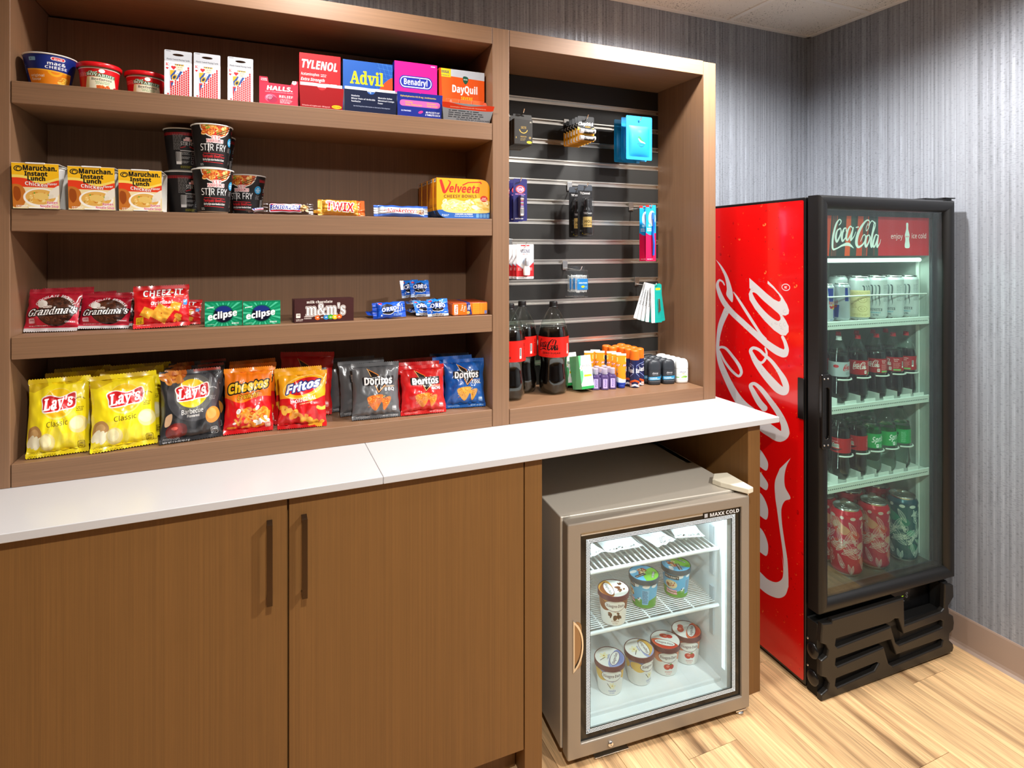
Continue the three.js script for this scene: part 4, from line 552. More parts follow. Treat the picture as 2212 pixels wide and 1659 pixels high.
  { const a = onY(927, 686, Y), b = onY(971, 682.8, Y), x = (a[0] + b[0]) / 2, z = Math.min((a[2] + b[2]) / 2, -1.75);
    pack('blue sandwich cookie pack leaning beside the orange crackers', OM2, 0.064, 0.054, 0.024, 7, x - 0.001, Y + 0.028, z - 0.014, -0.32, -0.12, 0.04); pack('blue sandwich cookie pack wedged beside the leaning one', OM2, 0.06, 0.05, 0.022, 8, x - 0.042, Y + 0.027, z - 0.045, -0.5, 0.5, -0.1);
    const q = [[-0.03, 0.012, -0.09, -1.5, 0.2], [0.035, 0.012, -0.085, -1.5, -0.15], [-0.03, 0.037, -0.092, -1.5, -0.1], [0.03, 0.037, -0.09, -1.52, 0.25]], L = ['lowest of the heap on one side', 'lowest of the heap on the cracker side', 'second layer of the heap', 'second layer of the heap, cracker side'];
    q.forEach(([dx, dy, dz, rx, ry], i) => pack('blue sandwich cookie pack flat in the pile, ' + L[i], OM2, 0.062, 0.056, 0.023, 11 + i, x + dx - 0.02, Y + dy + 0.001, z + dz, rx, ry, 0));
    pack('blue sandwich cookie pack upright on top of the pile', OM2, 0.062, 0.054, 0.022, 21, x - 0.038, Y + 0.082, z - 0.088, -0.28, 0.02, 0.02); pack('blue sandwich cookie pack upright on the pile, behind the top one', OM2, 0.062, 0.056, 0.02, 22, x - 0.062, Y + 0.08, z - 0.118, -0.24, 0.16, 0.05); }
  const lance = canvas(440, 150, '#e8701a', (g) => { box(g, 0, 0, 440, 12, '#b3441a'); rr(g, 20, 22, 46, 112, 6, '#f4efe6'); tx(g, 'Lance', 44, 78, 40, 100, '#c9201c', { r: -80 }); tx(g, 'Toast', 116, 60, 30, 74, '#fff', { thin: 1, r: -80 }); tx(g, 'Chee', 146, 72, 30, 70, '#fff', { thin: 1, r: -80 }); poly(g, [[170, 0], [214, 0], [244, 150], [186, 150]], '#26307c'); tx(g, 'PEANUT', 196, 56, 18, 60, '#fff', { r: -80 }); tx(g, 'BUTTER', 212, 58, 18, 60, '#fff', { r: -80 }); for (const x of [250, 346]) { rr(g, x, 10, 90, 130, 10, '#f0962a'); for (let i = 0; i < 4; i++) for (let j = 0; j < 5; j++) ell(g, x + 16 + i * 20, 26 + j * 24, 3, 3, '#b5621a'); } ell(g, 196, 118, 20, 18, '#f4b25a'); rr(g, 400, 100, 30, 40, 4, '#7a8ac8'); });
  { const a = onY(974, 681.5, Y), b = [0.6715], L = b[0] - a[0] - 0.006; let first; for (let i = 0; i < 4; i++) { const lab = ['orange cheese cracker pack at the shelf edge beside the divider', 'orange cheese cracker pack second in its row', 'orange cheese cracker pack third in its row', 'orange cheese cracker pack last in its row'][i]; if (!i) { first = thing('cracker_pack', lab, 'cracker pack', [(a[0] + b[0]) / 2 - 0.002, Y, -1.752 - 0.016], 0, 'orange cracker packs'); const g = soft(L, 0.04, 0.03, 0.004, 2); setUV(g, (x, y, z, nx, ny, nz) => [x / L + 0.5, Math.abs(ny) > 0.7 ? 0.97 : (y + 0.02) / 0.04]); g.translate(0, 0.02, 0); part('wrapper', g, film(lance), first); part('end_fin', soft(0.002, 0.032, 0.024, 0.0008, 1), M(0xc9581a), first, [-L / 2 - 0.0005, 0.02, 0]); } else copyOf(first, [(a[0] + b[0]) / 2 + 0.001 * (i % 2), Y, -1.768 - i * 0.033], 0.02 * (i - 2), lab); } }
}
// ---------------------------------------------------------------- fourth shelf: chip bags
{
  const Y = S[3] + 0.0008;
  const lays = (bg, dark, flavor, sub) => canvas(420, 520, bg, (g) => {
    if (dark) { ell(g, 230, 190, 190, 190, '#4a4a4e'); ell(g, 230, 180, 140, 140, '#63635f'); chips(g, 14, 20, 10, 120, 70, 42, ['#c9742a', '#e0903a', '#b35a1c'], 6); ell(g, 360, 350, 52, 62, '#d98a32', 0.4); ell(g, 352, 340, 34, 40, '#e8a552', 0.4); blob(g, [[40, 420], [90, 380], [170, 400], [170, 470], [90, 490], [40, 470]], '#6a1a16'); ell(g, 104, 430, 46, 40, '#7d2018'); ell(g, 94, 416, 22, 12, '#c9584a'); blob(g, [[30, 330], [70, 310], [60, 390], [30, 400]], '#d9b08a'); box(g, 230, 0, 190, 20, '#8a2a14'); }
    else { poly(g, [[0, 0], [120, 0], [140, 50], [40, 90], [0, 80]], '#d8b81a'); poly(g, [[220, 0], [370, 0], [330, 44], [260, 50]], '#cfae16'); for (let i = 0; i < 6; i++) poly(g, [[60 + i * 66, 520], [90 + i * 66, 520], [230 + i * 24, 200]], i % 2 ? '#f7de24' : '#ffec3c'); ell(g, 358, 326, 62, 58, '#efdf92', 0.3); ell(g, 350, 318, 46, 40, '#f5ebb4', 0.3); blob(g, [[18, 330], [70, 310], [110, 360], [90, 420], [20, 430]], '#b98a4e'); blob(g, [[30, 346], [64, 330], [88, 362], [40, 400]], '#cfa468'); for (const [x, y] of [[30, 410], [56, 418], [82, 428]]) ell(g, x, y, 20, 46, '#f7eeca', 0.5); ell(g, 146, 424, 52, 60, '#ecd98a', -0.3); ell(g, 138, 416, 36, 42, '#f4e8b0', -0.3); }
    ell(g, 214, 176, 112, 104, dark ? '#f2d222' : '#f6e36a'); ell(g, 214, 172, 104, 96, '#f7ce1c'); ell(g, 214, 200, 90, 62, dark ? '#f2c21a' : '#f0b81a');
    blob(g, [[96, 132], [150, 112], [230, 130], [330, 104], [340, 150], [330, 210], [250, 222], [170, 232], [110, 226], [104, 180]], '#f4ede4'); blob(g, [[104, 138], [152, 120], [230, 138], [324, 112], [332, 150], [322, 202], [248, 214], [170, 224], [116, 218], [112, 178]], '#c8171e');
    tx(g, "Lay's", 216, 168, 106, 200, '#fff', { f: 'serif', up: -0.12, k: 0.08, fat: 4 }); tx(g, flavor, 214, 306, 48, dark ? 160 : 150, dark ? '#f4f0ea' : '#4a3a10', { thin: 1, up: -0.05 }); if (sub) tx(g, sub, 220, 340, 26, 90, '#e8e4de'); arcText(g, 'GUARANTEED FRESH', 362, 190, 44, 11, dark ? '#ccc' : '#6a5410', 1.6); print(g, 338, 210, 52, 3, 11, dark ? '#999' : '#6a5410', 3); rr(g, 346, 440, 50, 52, 12, dark ? '#ccc' : '#6a5410'); rr(g, 349, 443, 44, 46, 10, dark ? '#2a2a2c' : '#f4dc24'); tx(g, '240', 371, 458, 24, 36, dark ? '#ddd' : '#6a5410'); print(g, 352, 472, 38, 2, 8, dark ? '#ddd' : '#6a5410', 5); tx(g, 'POTATO CHIPS', 76, 492, 22, 110, dark ? '#ccc' : '#8a7416', { thin: 1 }); tx(g, 'NET WT 1 ½ OZ (42.5 g)', 110, 510, 15, 180, dark ? '#ccc' : '#8a7416');
  });
  const LAYS = film(lays('#f9e21c', 0, 'Classic')), LBBQ = film(lays('#2a2b2e', 1, 'Barbecue', 'Flavored'));
  const chee = canvas(360, 520, '#f27a12', (g) => { blob(g, [[-30, 230], [120, 280], [260, 240], [400, 270], [400, 560], [-30, 560]], '#d8141a'); poly(g, [[0, 0], [360, 0], [360, 60], [0, 40]], '#f68c1c'); tx(g, 'Cheetos', 180, 150, 100, 310, '#f9c41c', { up: -0.12, k: 0.1, st: '#17120e', sw: 30 }); tx(g, 'Cheetos', 180, 150, 100, 310, '#f9c41c', { up: -0.12, k: 0.1, fat: 8 }); tx(g, 'Crunchy', 180, 226, 54, 160, '#f9c41c', { f: 'serif', k: 0.3, up: -0.15, st: '#7a2410', sw: 10 }); chips(g, 34, 70, 330, 260, 140, 26, ['#f08a1a', '#f7a63a', '#d8641a', '#f2b45a'], 12); chips(g, 10, 60, 320, 260, 140, 20, ['#fff', '#f4efe6'], 31); for (let i = 0; i < 9; i++) { g.save(); g.translate(60 + i * 34, 470 - (i % 3) * 40); g.rotate(i); rr(g, -34, -8, 68, 16, 8, i % 2 ? '#f5a03a' : '#ee8a1c'); g.restore(); } rr(g, 300, 440, 40, 50, 10, '#f6c9b0'); tx(g, '260', 320, 456, 20, 32, '#a30f14'); });
  const frit = canvas(360, 500, '#f6ac18', (g) => { blob(g, [[-30, 260], [120, 240], [240, 270], [400, 230], [400, 540], [-30, 540]], '#d2161a'); g.save(); g.translate(190, 140); g.rotate(-0.32); ell(g, 0, 0, 166, 96, '#f9d06a'); ell(g, 0, 0, 156, 86, '#f6ac18'); ell(g, 6, -2, 128, 70, '#cf151c'); g.restore(); tx(g, 'Fritos', 184, 134, 104, 250, '#fff', { up: -0.24, k: 0.15, st: '#1d3486', sw: 24 }); tx(g, 'Fritos', 184, 134, 104, 250, '#fff', { up: -0.24, k: 0.15, fat: 5 }); tx(g, 'The', 110, 268, 26, 44, '#fff', { k: 0.2, up: -0.15 }); tx(g, 'ORIGINAL', 206, 252, 46, 170, '#fff', { up: -0.2 }); tx(g, 'CORN CHIPS', 206, 286, 16, 90, '#f6d8a0', { up: -0.15 }); for (let i = 0; i < 16; i++) { g.save(); g.translate(30 + (i * 97) % 320, 320 + (i * 53) % 170); g.rotate(i * 1.7); blob(g, [[-40, -10], [0, -26], [40, -8], [34, 14], [0, 2], [-32, 16]], ['#f2a92a', '#f7c04c', '#e8901a'][i % 3]); g.restore(); } });
  const dor = (bg, hi, flavor, sub, chip) => canvas(380, 480, bg, (g) => { for (let i = 0; i < 5; i++) poly(g, [[300 + i * 20, 0], [316 + i * 20, 0], [120 + i * 60, 480], [60 + i * 60, 480]], hi); box(g, 0, 0, 380, 480, bg + 'a8');
    poly(g, [[120, 50], [300, 176], [236, 236], [206, 272], [150, 150]], '#171214'); line(g, [[132, 62], [206, 110], [206, 128]], '#f08a2a', 6); line(g, [[120, 52], [152, 130]], '#f6c27a', 5); line(g, [[180, 196], [206, 258], [300, 160]], '#e8701a', 8); line(g, [[180, 196], [206, 258], [300, 160]], '#f9d09a', 3);
    rr(g, 76, 122, 260, 76, 12, '#171214'); tx(g, 'Doritos', 206, 160, 88, 240, '#f4f1ee', { fat: 3 }); tx(g, flavor, 298, 236, 40, 88, '#fff', { st: '#171214', sw: 6 }); if (sub) tx(g, sub, 298, 212, 15, 90, '#f2c9a0'); else 0;
    blob(g, [[110, 300], [236, 280], [246, 292], [186, 410], [172, 412]], chip); blob(g, [[214, 330], [300, 300], [310, 316], [256, 412], [244, 408], [236, 350]], chip); const R = rng(5); for (let i = 0; i < 120; i++) { const x = 120 + R() * 180, y = 290 + R() * 110; if ((x < 240 && y < 300 + (240 - x) * 0.8) || (x > 236 && y < 390 - Math.abs(x - 262))) ell(g, x, y, 3, 3, R() < 0.5 ? '#b5541a' : '#f7c860'); } rr(g, 318, 380, 38, 44, 10, '#ffffff66'); tx(g, '150', 337, 396, 20, 30, '#fff'); tx(g, 'TORTILLA CHIPS', 84, 460, 20, 110, '#ffffffaa', { thin: 1 }); tx(g, 'NET WT 1 OZ (28.3 g)', 300, 462, 16, 120, '#ffffffaa'); });
  const DB = film(dor('#57585a', '#77787a', 'BBQ', "SWEET & TANGY", '#d9702a')), DR = film(dor('#c9161a', '#e0402a', 'NACHO', 'CHEESE', '#e0822a')), DU = film(dor('#14509e', '#2a74c4', 'COOL', 'RANCH', '#e2a23a'));
  const B = (BL, BR, top, name, label, d, m, sd, group, o) => bagAt(BL, BR, top, Y, name, label, d, m, sd, group, o);
  const yg = 'yellow potato chip bags', a1 = B([54, 994], [192, 975.5], [116, 818], 'potato_chip_bag', 'yellow potato chip bag beside the end upright, front row', 0.064, LAYS, 1, yg, { lean: 10, pinch: 0.05 }), a2 = B([194, 982], [341, 958.5], [272, 808], 'potato_chip_bag', 'yellow potato chip bag next to the black one, front row', 0.066, LAYS, 4, yg, { lean: 11, roll: 0.5, pinch: 0.06 });
  bagBehind(a1, 0.014, -0.066, 2, 5, -1, 'yellow potato chip bag second in its row, by the upright', 0); bagBehind(a1, 0.02, -0.128, -3, 3, 1, 'yellow potato chip bag third in its row, by the upright', 0); bagBehind(a2, 0.012, -0.066, 3, 5, 1, 'yellow potato chip bag second in its row, next to the black bags'); bagBehind(a2, 0.012, -0.13, -2, 3, -1, 'yellow potato chip bag third in its row, next to the black bags');
  const b1 = B([344, 963], [480, 942.4], [416, 799], 'potato_chip_bag', 'black barbecue potato chip bag, front row', 0.06, LBBQ, 6, 'black potato chip bags', { lean: 11 }); bagBehind(b1, 0.006, -0.062, 2, 5, 0, 'black barbecue potato chip bag second in its row'); bagBehind(b1, 0.008, -0.122, -3, 3, 1, 'black barbecue potato chip bag third in its row');
  const c1 = B([482, 942], [590, 929.6], [540, 795], 'cheese_puff_bag', 'orange and red cheese snack bag, front row', 0.055, film(chee), 9, 'orange cheese snack bags', { lean: 12 }); bagBehind(c1, 0.01, -0.06, -2, 6, 0, 'orange cheese snack bag second in its row'); bagBehind(c1, 0.014, -0.118, 2, 3, 1, 'orange cheese snack bag third in its row');
  const f1 = B([599, 929.6], [706, 920.8], [660, 802], 'corn_chip_bag', 'yellow and red corn chip bag, front row', 0.056, film(frit), 13, 'yellow and red corn chip bags', { lean: 12 }); bagBehind(f1, -0.006, -0.056, 2, 8, 1, 'yellow and red corn chip bag second in its row');
  const k1 = B([760, 910], [865, 900], [816, 784], 'tortilla_chip_bag', 'grey barbecue tortilla chip bag, front row', 0.055, DB, 17, 'grey tortilla chip bags', { lean: 12 }); bagBehind(k1, -0.026, -0.062, 6, 8, 1, 'grey tortilla chip bag second in its row'); bagBehind(k1, -0.05, -0.122, 4, 4, 0, 'grey tortilla chip bag third in its row, poking out sideways');
  const r1 = B([866, 900], [964, 890.5], [908, 790], 'tortilla_chip_bag', 'red nacho tortilla chip bag, front row', 0.052, DR, 23, 'red tortilla chip bags', { lean: 14 }); bagBehind(r1, 0.0, -0.06, -3, 9, 0, 'red nacho tortilla chip bag second in its row', 0); bagBehind(r1, 0.012, -0.116, 2, 3, 1, 'red nacho tortilla chip bag third in its row');
  { const o = bagBehind(r1, 0, 0, 0, 4, -3, 'dark red tortilla chip bag behind the corn chips'); o.position.set(f1.position.x + 0.014, Y, f1.position.z - 0.115); o.scale.set(1.12, 1.28, 0.7); settle(o, Y); }
  const u1 = B([960, 884], [1049, 878], [1000, 776], 'tortilla_chip_bag', 'blue tortilla chip bag beside the divider, front row', 0.05, DU, 29, 'blue tortilla chip bags', { lean: 12 }); bagBehind(u1, -0.016, -0.058, 3, 7, 1, 'blue tortilla chip bag second in its row'); bagBehind(u1, -0.014, -0.116, -3, 3, 0, 'blue tortilla chip bag third in its row');
}
// ---------------------------------------------------------------- slatwall bay: hooks with hanging goods
function hook(x, y, len, label) {
  const h = thing('display_hook', label, 'hook', [x, y, ZS + 0.002], 0, 'chrome slatwall hooks');
  part('clip', soft(0.022, 0.034, 0.003, 0.001, 1), STEEL, h, [0, 0.012, 0.0015]); part('prong', tube([[0, 0, 0.003], [0, -0.002, len * 0.5], [0, -0.003, len - 0.016], [0, 0.001, len - 0.006], [0, 0.012, len + 0.002]], 0.0022, 28, 8), CHROME, h); return h;
}
function slotCard(w, h, r, t, tex, holeY = 0.008) { const hole = new THREE.Path(); hole.absellipse(0, -holeY, 0.0065, 0.0042, 0, Math.PI * 2, true); return plate(rrect(-w / 2, -h, w, h, r), t, 0, [hole]); }
function hungRow(name, cat, group, x, y, z, dz, n, labels, build, jitter = 0.002) { const a = thing(name, labels[0], cat, [x, y, z], 0, group); build(a); const R = rng(n * 7 + name.length); for (let i = 1; i < n; i++) copyOf(a, [x + (R() - 0.5) * jitter, y - 0.0006 * i + (R() - 0.5) * jitter * 0.3, z + dz * i], (R() - 0.5) * 0.06, labels[Math.min(i, labels.length - 1)]); return a; }
const SKIN = PM(0xf8fafb, { transmission: 1, thickness: 0, roughness: 0.02 });
{
  hook(0.838, 1.951, 0.16, 'chrome hook holding the black and gold cartons');
  const skyn = canvas(240, 310, '#1c1711', (g) => { g.strokeStyle = '#c9a23a'; g.lineWidth = 10; g.beginPath(); g.arc(120, 120, 52, 0.3, 2.9); g.stroke(); tx(g, 'SKYN', 122, 106, 40, 70, '#c9a23a', { f: 'serif', thin: 1 }); tx(g, 'PREMIUM', 120, 216, 22, 80, '#b8923a'); print(g, 80, 234, 80, 3, 12, '#8a7440', 3); tx(g, '3', 26, 230, 26, 0, '#c9a23a'); ell(g, 196, 280, 34, 16, '#e8d41c'); ell(g, 206, 226, 16, 16, '#8a7440'); tx(g, '#1', 216, 36, 26, 26, '#d8d0c0'); });
  hungRow('black_carton', 'small box', 'black and gold hanging cartons', 0.838, 1.944, -1.866, -0.024, 5, ['black and gold hanging carton foremost on its hook', 'black and gold hanging carton second on its hook', 'black and gold hanging carton third on its hook', 'black and gold hanging carton fourth on its hook', 'black and gold hanging carton last on its hook'], (t) => { const b = soft(0.07, 0.088, 0.019, 0.0015, 1); setUV(b, (x, y, z, nx, ny, nz) => (nz > 0.5 ? [x / 0.07 + 0.5, y / 0.088 + 0.5] : [0.03, 0.95])); part('carton', b, cardm(skyn), t, [0, -0.059, 0]); part('hang_tab', slotCard(0.07, 0.02, 0.002, 0.0008, 0, 0.0068), M(0x211c15), t, [0, 0.002, -0.0004]); });
  hook(1.088, 1.952, 0.165, 'chrome hook holding the lip balm cards');
  const chap = canvas(240, 320, '#e8a414', (g) => { blob(g, [[0, 0], [240, 0], [240, 140], [120, 176], [0, 140]], '#1a1a1c'); tx(g, 'ChapStick', 122, 96, 58, 220, '#fff', { f: 'serif', k: 0.3 }); tx(g, 'ORIGINAL', 150, 132, 18, 80, '#e8a414'); tx(g, 'SKIN PROTECTANT', 120, 196, 16, 140, '#5a3c08'); blob(g, [[0, 140], [120, 176], [240, 140], [240, 152], [120, 188], [0, 152]], '#f7d472'); });
  const stick = canvas(128, 48, '#1a1a1c', (g) => { box(g, 0, 0, 30, 48, '#e9e9e9'); box(g, 116, 0, 12, 48, '#e9e9e9'); tx(g, 'ChapStick', 72, 24, 18, 70, '#fff', { f: 'serif', k: 0.3 }); });
  hungRow('lip_balm_card', 'lip balm', 'yellow lip balm cards', 1.088, 1.952, -1.862, -0.021, 6, ['yellow lip balm card foremost on its hook', 'yellow lip balm card second on its hook', 'yellow lip balm card third on its hook', 'yellow lip balm card fourth on its hook', 'yellow lip balm card fifth on its hook', 'yellow lip balm card last on its hook, next to the slatwall'], (t) => {
    part('card', slotCard(0.068, 0.09, 0.005, 0.0012, 0), cardm(chap), t, [0, 0.008, 0]); const s = new THREE.CylinderGeometry(0.0085, 0.0085, 0.062, 20); setUV(s, (x, y, z) => [y / 0.062 + 0.5, (Math.atan2(z, x) / Math.PI / 2 + 1.02) % 1 * 2 % 1]); s.rotateZ(-Math.PI / 2); for (const y of [-0.046, -0.071]) part('balm_stick', s, M(0xffffff, { map: stick, roughness: 0.3 }), t, [0.002, y, 0.009]); });
  hook(1.324, 1.966, 0.155, 'chrome hook holding the plain blue pouches');
  const pouch = canvas(300, 420, '#0b8ed0', (g) => { rr(g, 30, 90, 240, 300, 30, '#0a87c8'); pen(g, [[118, 210, 8], [140, 214, 22], [160, 240, 20], [196, 250, 4]], '#1fb24a'); pen(g, [[126, 226, 4], [150, 250, 16], [190, 262, 10], [206, 268, 4]], '#e9f6fb'); tx(g, 'Chefpeeler', 158, 276, 22, 90, '#0a5a98', { k: 0.3 }); pen(g, [[130, 290, 3], [160, 302, 8], [196, 286, 4]], '#0a5a98'); });
  hungRow('blue_pouch', 'pouch', 'flat blue pouches', 1.324, 1.966, -1.868, -0.036, 3, ['flat bright blue pouch foremost on its hook', 'flat bright blue pouch second on its hook', 'flat bright blue pouch last on its hook'], (t) => { part('pouch', slotCard(0.117, 0.165, 0.006, 0.0016, 0, 0.018), film(pouch, { roughness: 0.45, clearcoat: 0.1 }), t, [0, 0.017, -0.0008]); const bulge = gridGeo(16, 18, (a, b) => { const s = a * 2 - 1, q = b * 2 - 1, k = Math.pow(Math.max(0, (1 - s * s) * (1 - q * q)), 0.6); return [s * 0.047, -0.078 + q * 0.058, 0.009 * k, 0.1 + a * 0.8, 0.06 + b * 0.7]; }); part('pouch_bulge', bulge, film(pouch, { roughness: 0.45, clearcoat: 0.1 }), t, [0, 0, 0.0009]); }, 0.012);
  hook(0.832, 1.716, 0.15, 'chrome hook holding the navy antacid packs');
  const tums = canvas(180, 480, '#1f1f66', (g) => { ell(g, 92, 120, 62, 46, '#d8321c'); ell(g, 92, 122, 50, 36, '#f4c8d0'); ell(g, 92, 122, 40, 28, '#6a1a7c'); tx(g, 'TUMS', 92, 122, 44, 100, '#fff', { st: '#c4187c', sw: 8 }); tx(g, 'Assorted Berries', 92, 176, 22, 130, '#f09ad0'); rr(g, 60, 200, 64, 240, 30, '#141450'); rr(g, 70, 220, 44, 210, 8, '#c9b8b0'); box(g, 70, 240, 44, 90, '#2a2a7c'); for (let i = 0; i < 6; i++) box(g, 74, 244 + i * 14, 36, 7, ['#f2b01c', '#e85a8a', '#fff'][i % 3]); bars(g, 74, 340, 36, 80); tx(g, 'ANTACID', 76, 456, 22, 110, '#fff'); });
  hungRow('antacid_pack', 'medicine pack', 'navy antacid packs', 0.832, 1.716, -1.872, -0.034, 3, ['navy antacid blister pack foremost on its hook', 'navy antacid blister pack second on its hook', 'navy antacid blister pack last on its hook'], (t) => { part('card', slotCard(0.052, 0.146, 0.005, 0.0012, 0), cardm(tums), t, [0, 0.008, 0]); const r = soft(0.021, 0.075, 0.016, 0.007, 3); setUV(r, (x, y) => [x / 0.052 + 0.52, (y - 0.0865 + 0.138) / 0.146]); part('blister', soft(0.027, 0.09, 0.018, 0.008, 3), SKIN, t, [0.001, -0.088, 0.01]); part('tablet_roll', r, cardm(tums), t, [0.001, -0.0865, 0.0092]); });
  hook(1.102, 1.71, 0.14, 'chrome hook holding the dark hair spray packs');
  const tres = canvas(200, 640, '#141416', (g) => { box(g, 0, 0, 200, 70, '#3a4048'); rr(g, 20, 78, 160, 50, 4, '#0c0c0e'); tx(g, 'TRESemmé', 100, 104, 38, 140, '#f0f0f0', { thin: 1 }); ell(g, 100, 600, 40, 16, '#e8d41c'); print(g, 30, 560, 140, 2, 12, '#777', 4); });
  const spray = canvas(200, 300, '#1a1a1c', (g) => { tx(g, 'TRESemmé', 100, 120, 24, 100, '#eee', { thin: 1 }); box(g, 20, 150, 160, 90, '#cdb06a'); tx(g, 'HOLD', 100, 190, 34, 80, '#3a2c10'); print(g, 60, 214, 80, 2, 10, '#5a4620', 3); });
  hungRow('hair_spray_pack', 'hair spray', 'dark hair spray packs', 1.102, 1.708, -1.892, -0.056, 2, ['dark hair spray blister pack foremost on its hook', 'dark hair spray blister pack behind, its edge showing'], (t) => { part('card', slotCard(0.06, 0.19, 0.006, 0.0012, 0), cardm(tres), t, [0, 0.008, 0]); const c = turn([[0, 0], [0.0155, 0], [0.0165, 0.004], [0.0165, 0.085], [0.012, 0.092], [0.0105, 0.1], [0.0105, 0.124], [0.008, 0.127], [0, 0.127]], 28); part('spray_can', c, M(0xffffff, { map: spray, roughness: 0.3, metalness: 0.3 }), t, [0, -0.174, 0.018]); part('blister', soft(0.044, 0.142, 0.036, 0.012, 3), SKIN, t, [0, -0.108, 0.0195]); }, 0.02);
  hook(1.385, 1.641, 0.14, 'chrome hook holding the toothbrush packs');
  const tooth = canvas(180, 800, '#e01450', (g) => { box(g, 0, 0, 180, 400, '#1a9ad8'); blob(g, [[-10, 380], [90, 430], [190, 370], [190, 320], [-10, 320]], '#1a9ad8'); ell(g, 110, 190, 64, 110, '#e9f4fa'); box(g, 0, 0, 60, 30, '#d8201c'); ell(g, 70, 290, 30, 30, '#5cc0e8'); tx(g, '2x', 66, 290, 30, 0, '#fff'); tx(g, 'EXTRA', 60, 338, 26, 80, '#fff'); tx(g, 'CLEAN', 60, 364, 26, 80, '#fff'); print(g, 20, 770, 120, 1, 14, '#fff', 3); });
  hungRow('toothbrush_pack', 'toothbrush', 'blue and pink toothbrush packs', 1.385, 1.641, -1.878, -0.04, 2, ['blue and pink toothbrush pack foremost on its hook', 'blue and pink toothbrush pack behind, its edge showing'], (t) => { part('card', slotCard(0.046, 0.215, 0.003, 0.0012, 0), cardm(tooth), t, [0, 0.008, 0]); const b = tube([[0.004, -0.03, 0.006], [0.005, -0.07, 0.008], [0.002, -0.1, 0.007], [0.003, -0.14, 0.01], [0.004, -0.185, 0.006]], 0.0042, 30, 10), TB = M(0x1b62c8, { roughness: 0.3 }); part('brush_handle', b, TB, t, [0.004, 0, 0]); part('brush_head', soft(0.012, 0.03, 0.009, 0.004, 2), M(0x2f7ad8, { roughness: 0.4 }), t, [0.008, -0.034, 0.006]); });
  hook(0.8507, 1.489, 0.15, 'chrome hook holding the eye drop cards');
  const vis = canvas(240, 430, '#e9eaec', (g) => { poly(g, [[0, 240], [120, 330], [240, 220], [240, 400], [0, 400]], '#c8242a'); poly(g, [[0, 230], [120, 320], [240, 210], [240, 222], [120, 332], [0, 242]], '#9db4cc'); box(g, 60, 10, 120, 14, '#c8242a'); tx(g, 'VISINE', 122, 86, 56, 130, '#1c2450'); tx(g, 'RED EYE', 122, 122, 20, 70, '#c8242a'); ell(g, 124, 200, 54, 54, '#c9d8ea'); print(g, 20, 290, 60, 3, 14, '#f2c9c9', 3); print(g, 170, 290, 56, 3, 14, '#f2c9c9', 5); print(g, 20, 412, 90, 1, 12, '#556', 2); tx(g, '0.28', 200, 412, 18, 40, '#556'); });
  hungRow('eye_drop_card', 'eye drops', 'white and red eye drop cards', 0.8507, 1.489, -1.872, -0.034, 3, ['white and red eye drop card foremost on its hook', 'white and red eye drop card second on its hook', 'white and red eye drop card last on its hook'], (t) => { part('card', slotCard(0.066, 0.121, 0.003, 0.0012, 0), cardm(vis), t, [0, 0.008, 0]); const b = loft([[0, 0.011, 0.006, 3], [0.012, 0.0125, 0.007, 3], [0.026, 0.012, 0.0068, 3], [0.034, 0.008, 0.006, 2.4]], 24); part('drop_bottle', b, M(0xf2f2f2, { roughness: 0.35 }), t, [0.002, -0.1, 0.009]); part('dropper_cap', turn([[0.0085, 0], [0.0085, 0.014], [0.006, 0.024], [0.003, 0.028], [0, 0.028]], 20), M(0xb9bec6, { roughness: 0.3, metalness: 0.4 }), t, [0.002, -0.066, 0.009]); });
  hook(1.082, 1.406, 0.13, 'chrome hook holding the cotton swab packs');
  const swab = canvas(240, 200, '#1a7cc0', (g) => { tx(g, 'Cotton Swabs', 130, 74, 40, 190, '#fff', { f: 'serif' }); ell(g, 130, 144, 40, 20, '#e8d41c'); tx(g, '30 ct', 206, 148, 20, 40, '#cfe4f4'); ell(g, 30, 30, 22, 18, '#3fa0dc'); });
  const stems = []; { const R = rng(4); for (let i = 0; i < 17; i++) { const x = -0.022 + i * 0.00275, y = (R() - 0.5) * 0.004; stems.push(rod([x, -0.026 + y, (i % 2) * 0.004], [x, 0.026 + y, (i % 2) * 0.004], 0.0011, 5)); for (const s of [-1, 1]) stems.push(moved(new THREE.SphereGeometry(0.0019, 6, 5).scale(1, 2.2, 1), x, s * 0.027 + y, (i % 2) * 0.004)); } }
  const stemG = merge(stems);
  hungRow('cotton_swab_pack', 'cotton swabs', 'clear cotton swab packs', 1.082, 1.406, -1.896, -0.03, 3, ['clear cotton swab pack foremost on its hook', 'clear cotton swab pack second on its hook', 'clear cotton swab pack last on its hook'], (t) => { const b = part('swabs', stemG, M(0xf6f6f4, { roughness: 0.9 }), t, [0.003, -0.054, 0.004]); b.userData.kind = 'stuff'; part('label_card', plate(rrect(-0.022, -0.021, 0.044, 0.04, 0.002), 0.0008), cardm(swab), t, [0.006, -0.054, 0.0105]); part('clear_case', merge(soft(0.06, 0.1, 0.02, 0.005, 2), moved(soft(0.04, 0.016, 0.002, 0.0009, 1), 0, 0.056, 0)), SKIN, t, [0, -0.053, 0.005]); }, 0.008);
  hook(1.413, 1.337, 0.13, 'chrome hook holding the nail clipper cards');
  const nail = canvas(200, 640, '#0fa096', (g) => { box(g, 0, 0, 66, 640, '#eceef0'); tx(g, 'Nail Clipper', 36, 270, 44, 240, '#2a2e34', { r: -90, thin: 1 }); rr(g, 84, 60, 92, 36, 16, '#e8d41c'); tx(g, 'value', 130, 78, 22, 60, '#2a2e34'); g.strokeStyle = '#0c7d76'; g.lineWidth = 3; g.strokeRect(76, 140, 112, 440); });
